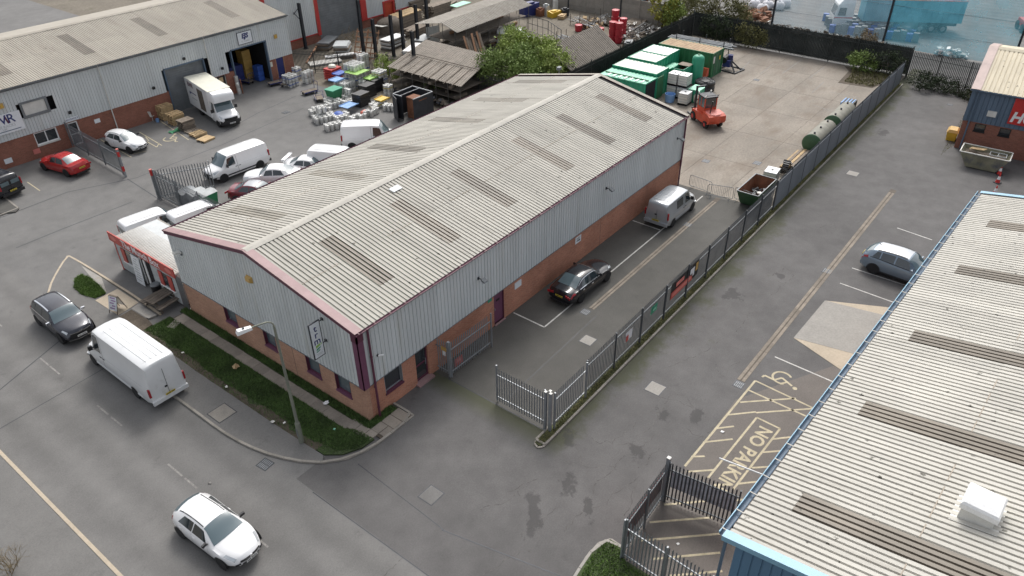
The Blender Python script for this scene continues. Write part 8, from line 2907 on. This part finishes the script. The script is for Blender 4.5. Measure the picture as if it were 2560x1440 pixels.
# red drums, tubs and junk
for i, (px, py, n, lb) in enumerate(((1530, 105, 3, 'leftmost tall stack of red tubs behind the dark roof'), (1545, 108, 3, 'front tall stack of red tubs behind the dark roof'), (1555, 96, 3, 'rear right stack of red tubs behind the dark roof'), (1535, 92, 4, 'tallest stack of red tubs behind the dark roof'), (1446, 78, 1, 'single red tub near the scaffold racks'), (1470, 100, 1, 'pinkish red tub lying before the scaffold racks'), (1485, 92, 1, 'red tub right of the pinkish one'), (1500, 86, 1, 'red tub furthest right in the low row'))):
    q = P(px, py)
    t = thing('tub_stack', lb, 'tubs', (q.x, q.y, .006))
    for k in range(n):
        part('tub', MB().lathe([(.36, k * .8), (.42, k * .8 + .05), (.48, k * .8 + .78), (.45, k * .8 + .8)], 12), 'red_drum', t, 40)
rs = np.random.RandomState(33)
for i, (px, py, sx, sy, h, mt, lb, cat) in enumerate(((1385, 42, 1.5, 1.0, .8, 'yellow', 'yellow dumper tray against the concrete wall', 'tray'), (1350, 40, .8, .8, 1.0, 'rust', 'brown crate against the concrete wall', 'crate'), (1365, 38, .6, .6, 1.4, 'board_grey', 'grey cabinet against the concrete wall', 'cabinet'), (1388, 25, .6, .4, 1.5, 'off_white', 'white fridge-like cabinet by the concrete wall', 'cabinet'), (1405, 46, 1.4, .8, .5, 'wood', 'tan heap at the end of the yellow tray', 'heap'), (1322, 38, 2.4, 1.2, 1.6, 'navy', 'dark blue skip at the end of the scaffold shed', 'skip'), (1412, 40, .8, .7, 1.0, 'steel_dark', 'dark machine parked by the concrete wall', 'machine'), (1570, 122, 1.4, .8, .9, 'steel_galv_dark', 'grey machine behind the yard fence', 'machine'), (1590, 60, 3.2, 2.0, .4, 'wood_grey', 'low heap of grey boards by the concrete wall', 'heap'), (1580, 35, 2.4, 1.8, .3, 'blue_light', 'flat blue tarpaulin heap by the concrete wall', 'tarpaulin'))):
    q = P(px, py)
    t = thing(cat.replace(' ', '_'), lb, cat, (q.x, q.y, .006), rs.uniform(-.4, .4))
    part('body', MB().add([(-sx / 2, -sy / 2, 0), (sx / 2, -sy / 2, 0), (sx / 2, sy / 2, 0), (-sx / 2, sy / 2, 0), (-sx * .55, -sy * .55, h * .8), (sx * .55, -sy * .52, h), (sx * .5, sy * .55, h * .9), (-sx * .52, sy * .5, h)], [(0, 1, 5, 4), (1, 2, 6, 5), (2, 3, 7, 6), (3, 0, 4, 7), (4, 5, 6, 7)]), mt, t)
    part('trim', MB().box(-sx * .3, sx * .3, -sy * .3, sy * .3, h * .8, h * 1.06), mt, t)
# scaffold tube racks
for i, (px, py, rz, lb) in enumerate(((1500, 60, .2, 'rack of long scaffold tubes by the concrete wall'), (1600, 85, .1, 'rack of scaffold tubes beside the left yard fence'), (1460, 70, 1.2, 'rack of scaffold tubes behind the red tubs'), (1430, 115, 1.3, 'rack of short scaffold tubes by the tubular gate'))):
    q = P(px, py)
    t = thing('tube_rack', lb, 'rack', (q.x, q.y, .006), rz)
    for k in range(10):
        part('tube', MB().cyl((-2.6 + rs.uniform(-.4, .4), -.6 + .13 * k, .5 + rs.uniform(0, .35)), (2.6 + rs.uniform(-.4, .4), -.6 + .13 * k + rs.uniform(-.1, .1), .5 + rs.uniform(0, .35)), .035, n=5), 'scaffold' if k % 3 else 'steel_galv', t)
    for x in (-2, 0, 2):
        part('stand', MB().bar((x, -.75, 0), (x, -.75, 1.4), .06).bar((x, .75, 0), (x, .75, 1.4), .06).bar((x, -.75, .42), (x, .75, .42), .06), 'wood_old', t)
# CCTV lamp behind the unit's gable
q = P(1398, 168, 5.2)
t = thing('cctv_mast', 'small grey floodlight mast behind the unit near the leafy tree', 'mast', (q.x, q.y, 0))
part('mast', MB().cyl((0, 0, 0), (0, 0, 5.0), .05, n=6), 'steel_galv_dark', t)
part('lamp_head', MB().cbox((0, 0, 5.1), (.4, .3, .25)), 'steel_galv_dark', t)
# ------------------------------------------------------------------ behind the back fence: net, lorry, heaps
NX = 79.0
for i, (y, h, lb) in enumerate(((11.1, 9.5, 'left steel pole carrying the litter net behind the yard'), (-2.3, 10.0, 'middle steel pole carrying the litter net'), (-15.6, 10.0, 'right steel pole carrying the litter net by the trade unit'))):
    t = thing('net_pole', lb, 'pole', (NX + .12, y, 0))
    part('pole', MB().bar((0, 0, 0), (0, 0, h), .22, .22), 'steel_dark', t)
    part('base_plate', MB().box(-.3, .3, -.3, .3, 0, .06), 'steel_dark', t)
for i, (y0, y1, mt, lb) in enumerate(((11.0, -2.2, 'net_pale', 'pale translucent litter net left of the middle pole'), (-2.4, -15.5, 'net_blue', 'strong blue translucent litter net right of the middle pole'))):
    rows = []
    for k in range(15):
        u = k / 14
        y = y0 + (y1 - y0) * u
        rows.append([(NX - .25 * math.sin(u * math.pi) * (1 - v) + .10 * math.sin(u * 9 + v * 5), y, .15 + v * 9.2) for v in np.linspace(0, 1, 11)])
    m = MB().grid(rows)
    t = thing('litter_net', lb, 'net', (0, 0, 0))
    part('netting', m, mt, t, 60)
    part('wire', MB().bar((NX, y0, 2.2), (NX, y1, 2.2), .03).bar((NX, y0, 4.6), (NX, y1, 4.6), .03), 'steel_dark', t)
# articulated lorry behind the net
lf, lr = Vector((83.2, 5.2, 0)), Vector((90.6, -7.9, 0))
d_ = (lr - lf)
t = thing('lorry', 'white-cabbed lorry with blue ribbed tipper trailer behind the net', 'lorry', lf, math.atan2(d_.y, d_.x))
cab_ = MB().add([(.0, -1.2, .5), (2.2, -1.2, .5), (2.2, 1.2, .5), (0, 1.2, .5), (.0, -1.2, 1.6), (2.2, -1.2, 1.6), (2.2, 1.2, 1.6), (0, 1.2, 1.6), (.3, -1.15, 3.0), (2.2, -1.15, 3.3), (2.2, 1.15, 3.3), (.3, 1.15, 3.0), (.8, -1.0, 3.6), (2.2, -1.0, 3.8), (2.2, 1.0, 3.8), (.8, 1.0, 3.6)],
               [(0, 1, 5, 4), (1, 2, 6, 5), (2, 3, 7, 6), (3, 0, 4, 7), (4, 5, 9, 8), (5, 6, 10, 9), (6, 7, 11, 10), (7, 4, 8, 11), (8, 9, 13, 12), (9, 10, 14, 13), (10, 11, 15, 14), (11, 8, 12, 15), (12, 13, 14, 15)])
part('cab', cab_, 'paint_w', t)
part('windscreen', MB().poly([(.02, -1.05, 1.75), (.02, 1.05, 1.75), (.24, 1.02, 2.8), (.24, -1.02, 2.8)]), 'glass', t)
for sd in (-1, 1):
    part('side_window', MB().poly([(.35, sd * 1.21, 1.75), (1.3, sd * 1.21, 1.75), (1.3, sd * 1.19, 2.7), (.5, sd * 1.19, 2.7)]), 'glass', t)
    part('stripe', MB().box(.05, 2.2, sd * 1.205 - .005, sd * 1.205 + .005, 1.45, 1.6), 'red', t)
    for x in (1.3, 4.2, 10.3, 11.6, 12.9):
        w = part('wheel', MB().lathe([(.3, -.15), (.5, -.13), (.5, .13), (.3, .15)], 18, 'Y', (x, sd * 1.05, .5)), 'tyre', t, 40)
        part('hub', MB().lathe([(.28, -.16), (.2, -.1), (.2, .1), (.28, .16)], 12, 'Y', (x, sd * 1.05, .5)), 'rim', w)
part('chassis', MB().box(1.5, 14.6, -.5, .5, .7, 1.0), 'steel_dark', t)
mk('trailer_blue', (.10, .36, .46), .5, var=.1, scale=1)
tr = part('trailer', MB().box(3.4, 14.8, -1.25, -1.2, 1.25, 3.75).box(3.4, 14.8, 1.2, 1.25, 1.25, 3.75).box(3.4, 3.45, -1.2, 1.2, 1.25, 3.75).box(14.75, 14.8, -1.2, 1.2, 1.25, 3.75).box(3.4, 14.8, -1.2, 1.2, 1.2, 1.3), 'trailer_blue', t)
for k in range(18):
    for sd in (-1, 1):
        part('rib', MB().box(3.5 + k * .64, 3.62 + k * .64, sd * 1.25 - .05, sd * 1.25 + .05, 1.25, 3.7), 'trailer_blue', tr)
part('top_rail', MB().box(3.35, 14.85, -1.32, -1.18, 3.72, 3.84).box(3.35, 14.85, 1.18, 1.32, 3.72, 3.84), 'pink_red', tr)
# telehandler at the right edge
q = P(2548, 78)
t = thing('telehandler', 'dark red and green machine parked at the top right edge', 'machine', (q.x + .6, q.y - .6, 0), .4)
part('body', MB().box(-1.4, 1.4, -.8, .8, .6, 1.3), 'red_trim', t)
part('cab', MB().box(-.4, .8, -.7, .1, 1.3, 2.4), 'glass_window', t)
part('cover', MB().box(-1.2, -.3, -.6, .6, 1.3, 1.7), 'green_lime', t)
for x in (-.95, .95):
    for y in (-.8, .8):
        part('wheel', MB().lathe([(.2, -.16), (.5, -.13), (.5, .13), (.2, .16)], 16, 'Y', (x, y, .5)), 'tyre', t, 40)
# bags and heaps between concrete wall and net
rs = np.random.RandomState(44)
for i, (px, py, lb) in enumerate(((1885, 20, 'leftmost white bulk bag by the net pole'), (1905, 30, 'white bulk bag in front of the others by the net pole'), (1898, 12, 'rear white bulk bag by the net pole'), (1918, 22, 'white bulk bag right against the net pole'), (1945, 24, 'white bulk bag just behind the net'), (1962, 18, 'second white bulk bag behind the net'))):
    q = P(px, py)
    t = thing('bulk_bag', lb, 'bag', (q.x, q.y, .006), rs.uniform(0, 3))
    part('sack', MB().lathe([(.45, 0), (.75, .2), (.8, .6), (.6, .95), (.15, 1.1)], 9), 'bulk_bag', t, 60)
    part('tie', MB().cyl((0, 0, 1.05), (0, 0, 1.25), .1, .16, n=7), 'bulk_bag', t)


def rubble(name, label, pts, n, mats, z=0, hmax=.7, size=(.15, .6), seed=0, cat='rubble'):
    rs_ = np.random.RandomState(seed)
    t = thing(name, label, cat, (0, 0, 0))
    ms = [MB() for _ in mats]
    for k in range(n):
        u, v = rs_.rand(), rs_.rand()
        a, b, c, d = [Vector((*p, 0)) for p in pts]
        p = (a + (b - a) * u) * (1 - v) + (d + (c - d) * u) * v
        i = rs_.randint(len(mats))
        s = rs_.uniform(*size)
        ms[i].cbox((p.x, p.y, z + rs_.uniform(.02, hmax)), (s, s * rs_.uniform(.3, .9), s * rs_.uniform(.1, .5)), rz=rs_.uniform(0, 3), ry=rs_.uniform(-.7, .7), rx=rs_.uniform(-.5, .5))
    for m, mt in zip(ms, mats):
        if m.v:
            part('scrap', m, mt, t)['kind'] = 'stuff'


rubble('rubble_strip', 'strip of rubbish and rubble behind the far yard fence', (xy(1880, 60), xy(2190, 112), xy(2210, 128), xy(1880, 80)), 420, ('wood_old', 'soil', 'off_white', 'wood_grey'), seed=1, size=(.1, .55))
rubble('scrap_heap', 'brown heap of scrap left of the net pole', (xy(1850, 30), xy(1920, 40), xy(1915, 62), xy(1860, 55)), 200, ('rust', 'wood_old', 'timber_brown'), seed=2, size=(.3, 1.2))
rubble('scrap_heap', 'dark scrap and blue sheeting beyond the concrete wall', (xy(1545, 0), xy(1640, 8), xy(1625, 24), xy(1560, 10)), 150, ('steel_dark', 'rust', 'trailer_blue', 'off_white'), seed=3, size=(.4, 1.6), hmax=1.3)
rubble('scrap_heap', 'mixed scaffold scrap beside the yard\'s left fence', (xy(1500, 50), xy(1650, 80), xy(1620, 110), xy(1560, 120)), 380, ('wood_grey', 'scaffold', 'wood_old', 'soil', 'off_white'), seed=4, size=(.2, 1.0), hmax=.5)
rubble('scrap_heap', 'tan timber offcuts beside the red tubs', (xy(1450, 55), xy(1500, 60), xy(1490, 80), xy(1450, 72)), 90, ('wood', 'wood_grey'), seed=5, size=(.3, 1.1), hmax=.6)
rubble('scrap_heap', 'dark clutter under the low tin shed by the kegs', ((33.6, 24.5), (34.4, 24.5), (34.4, 34.5), (33.6, 34.5)), 160, ('steel_dark', 'wood_old', 'wood_grey', 'black'), seed=6, size=(.15, .6), hmax=.6)
rubble('rubbish_sacks', 'white rubbish beyond the fence closing the right lane', (xy(2340, 132), xy(2420, 142), xy(2420, 150), xy(2340, 140)), 60, ('white', 'off_white'), seed=7, size=(.2, .6), hmax=.8, cat='rubbish')
# rows of blocks seen through the pale net
for i in range(4):
    y0 = P(1990, 10 + i * 14)
    t = thing('block_row', ('furthest', 'third', 'second', 'nearest')[i] + ' dark row of stacked blocks seen through the pale net', 'blocks', (86 - i * 1.6, 7.0 - i * .8, 0), RAD(-80))
    for k in range(14):
        part('block', MB().box(k * .72, k * .72 + .66, -.3, .3, 0, .9 + .15 * ((k * 7 + i) % 3)), 'steel_galv_dark' if (k + i) % 3 else 'blue', t)

# ------------------------------------------------------------------ trees and bushes


def crown(rs_, centre, rad, nclump, nleaf, size, shell=.55, cl=.55):
    v, f = [], []
    cx, cy, cz = centre
    for k in range(nclump):
        d = rs_.normal(0, 1, 3)
        d /= np.linalg.norm(d)
        r = rs_.uniform(shell, 1.0) ** .7
        c = np.array([cx + d[0] * rad[0] * r, cy + d[1] * rad[1] * r, cz + d[2] * rad[2] * r])
        cs = cl * rs_.uniform(.6, 1.35)
        for j in range(nleaf):
            p = c + rs_.normal(0, cs * .5, 3)
            a = rs_.normal(0, 1, 3)
            a /= np.linalg.norm(a)
            b = np.cross(a, rs_.normal(0, 1, 3))
            b /= np.linalg.norm(b) + 1e-9
            s_ = size * rs_.uniform(.6, 1.4)
            o = len(v)
            v += [tuple(p - a * s_), tuple(p + b * s_ * .45), tuple(p + a * s_), tuple(p - b * s_ * .45)]
            f.append((o, o + 1, o + 2, o + 3))
    m = MB()
    m.v, m.f = v, f
    return m


def tree(label, loc, h, lobes, mats, seed, nclump=60, nleaf=46, size=.14, trunk=.16, cl=.6, cat='tree', name='tree'):
    rs_ = np.random.RandomState(seed)
    t = thing(name, label, cat, loc)
    m = MB()
    m.cyl((0, 0, -.05), (.05, .05, h * .5), trunk, trunk * .6, n=8, caps=False)
    for (c, r) in lobes:
        m.cyl((.05, .05, h * .35), (c[0] * .8, c[1] * .8, c[2]), trunk * .45, trunk * .15, n=6, caps=False)
        for k in range(6):
            d = rs_.normal(0, .6, 3)
            m.cyl((c[0] * .6, c[1] * .6, c[2] * .8), (c[0] + d[0] * r[0], c[1] + d[1] * r[1], c[2] + abs(d[2]) * r[2]), trunk * .18, trunk * .05, n=4, caps=False)
    part('trunk', m, 'bark', t)
    for i, (c, r) in enumerate(lobes):
        part('crown', crown(rs_, c, r, nclump, nleaf, size, cl=cl), mats[i % len(mats)], t)
    return t


tree('big leafy green tree rising behind the long cream roof', (42.3, 22.6, 0), 5.0, [((0, 0, 2.6), (2.3, 2.4, 2.2)), ((2.6, 2.4, 2.8), (2.0, 2.0, 2.0)), ((2.2, -2.2, 2.4), (2.2, 2.0, 1.8)), ((-2.2, 2.2, 2.4), (1.6, 1.8, 1.7)), ((3.8, .0, 2.5), (1.8, 1.8, 1.9)), ((3.4, 3.8, 3.2), (1.0, 1.0, 1.7)), ((-1.5, -1.5, 2.0), (1.6, 1.6, 1.8))], ('leaf_green', 'leaf_bright', 'leaf_bright'), 11, 90, 55, .13, .2)
tree('small bright green bush growing behind the keg pile', (36.2, 36.4, 0), 3, [((0, 0, 1.4), (.9, .9, 1.2)), ((.5, -1.6, 1.2), (.6, .7, .9))], ('leaf_bright',), 12, 34, 40, .10, .06, .35, 'bush', 'bush')
tree('yellow-green tree behind the concrete wall at the top', (P(1655, 70).x, P(1655, 70).y, 0), 6, [((0, 0, 3.4), (1.8, 1.8, 2.8)), ((.4, -1.2, 2.2), (1.3, 1.3, 1.6))], ('leaf_yellow', 'leaf_bright'), 13, 50, 40, .15, .12, .55)
tree('olive-brown tree with open crown left of the net pole', (P(1790, 78).x, P(1790, 78).y, 0), 6, [((0, 0, 3.0), (2.6, 2.6, 2.6)), ((.6, 2.6, 2.6), (2.2, 2.2, 2.0)), ((0, -2.4, 2.2), (1.6, 1.6, 1.6))], ('leaf_olive', 'leaf_olive'), 14, 60, 40, .13, .14, .6)
tree('olive shrub beside the yellow-green tree', (P(1725, 50).x, P(1725, 50).y, 0), 3, [((0, 0, 1.6), (1.5, 1.5, 1.5))], ('leaf_olive',), 15, 50, 36, .12, .08, .5, 'shrub', 'shrub')
tree('orange-brown bush on the rubble by the far fence corner', (P(2160, 118).x, P(2160, 118).y, 0), 2, [((0, 0, 1.0), (1.8, 1.2, 1.0))], ('twig',), 16, 46, 30, .10, .06, .4, 'bush', 'bush')
tree('dark ivy bush in the far right corner of the concrete yard', (68.6, -5.6, 0), 2.4, [((0, 0, 1.3), (.7, 2.2, 1.3)), ((-.2, 2.6, 1.0), (.5, 1.6, 1.0))], ('leaf_dark', 'leaf_green'), 17, 60, 36, .10, .06, .4, 'bush', 'bush')
tree('dark brambles at the end of the right lane', (66.4, -9.6, 0), 2, [((0, 0, .8), (1.4, 1.2, .8)), ((.4, -2.2, .6), (1.0, 1.6, .7)), ((-.4, -4.8, .35), (.8, 1.6, .4))], ('leaf_dark',), 18, 46, 30, .10, .05, .4, 'brambles', 'brambles')
tree('dark ivy climbing the left end of the far yard fence', (69.2, 14.0, 0), 3, [((0, 0, 1.7), (.4, 2.4, 1.4)), ((0, -4.2, 1.5), (.35, 2.2, 1.2))], ('leaf_dark', 'leaf_olive'), 19, 60, 36, .11, .05, .45, 'ivy', 'ivy')
tree('green weeds along the outer side of the yard\'s left fence', (60.5, 19.0, 0), 2, [((0, 0, .7), (3.0, .7, .7)), ((-6, .2, .5), (3.0, .6, .5))], ('leaf_olive', 'leaf_green'), 20, 60, 30, .10, .05, .4, 'weeds', 'weeds')
tree('pale green weeds under the low tin shed', (36.4, 29.4, 0), 1.4, [((0, 0, .7), (.8, 1.4, .7))], ('leaf_green',), 22, 30, 30, .09, .04, .35, 'weeds', 'weeds')
grass_patch('yard_weeds', [xy(2110, 205), xy(2180, 218), (68.8, -7.0), (68.8, -2.0), xy(2130, 185)], 2200, .03, 'leaf_olive', .18, .03, .1, 'dry weeds in the dark patch of the far yard corner')
grass_patch('lane_moss', [(50, -14.9), (66, -14.4), (66, -15.2), (53, -15.35)], 1500, .008, 'leaf_olive', .06, .02, .05, 'moss along the foot of the trade unit\'s side wall')
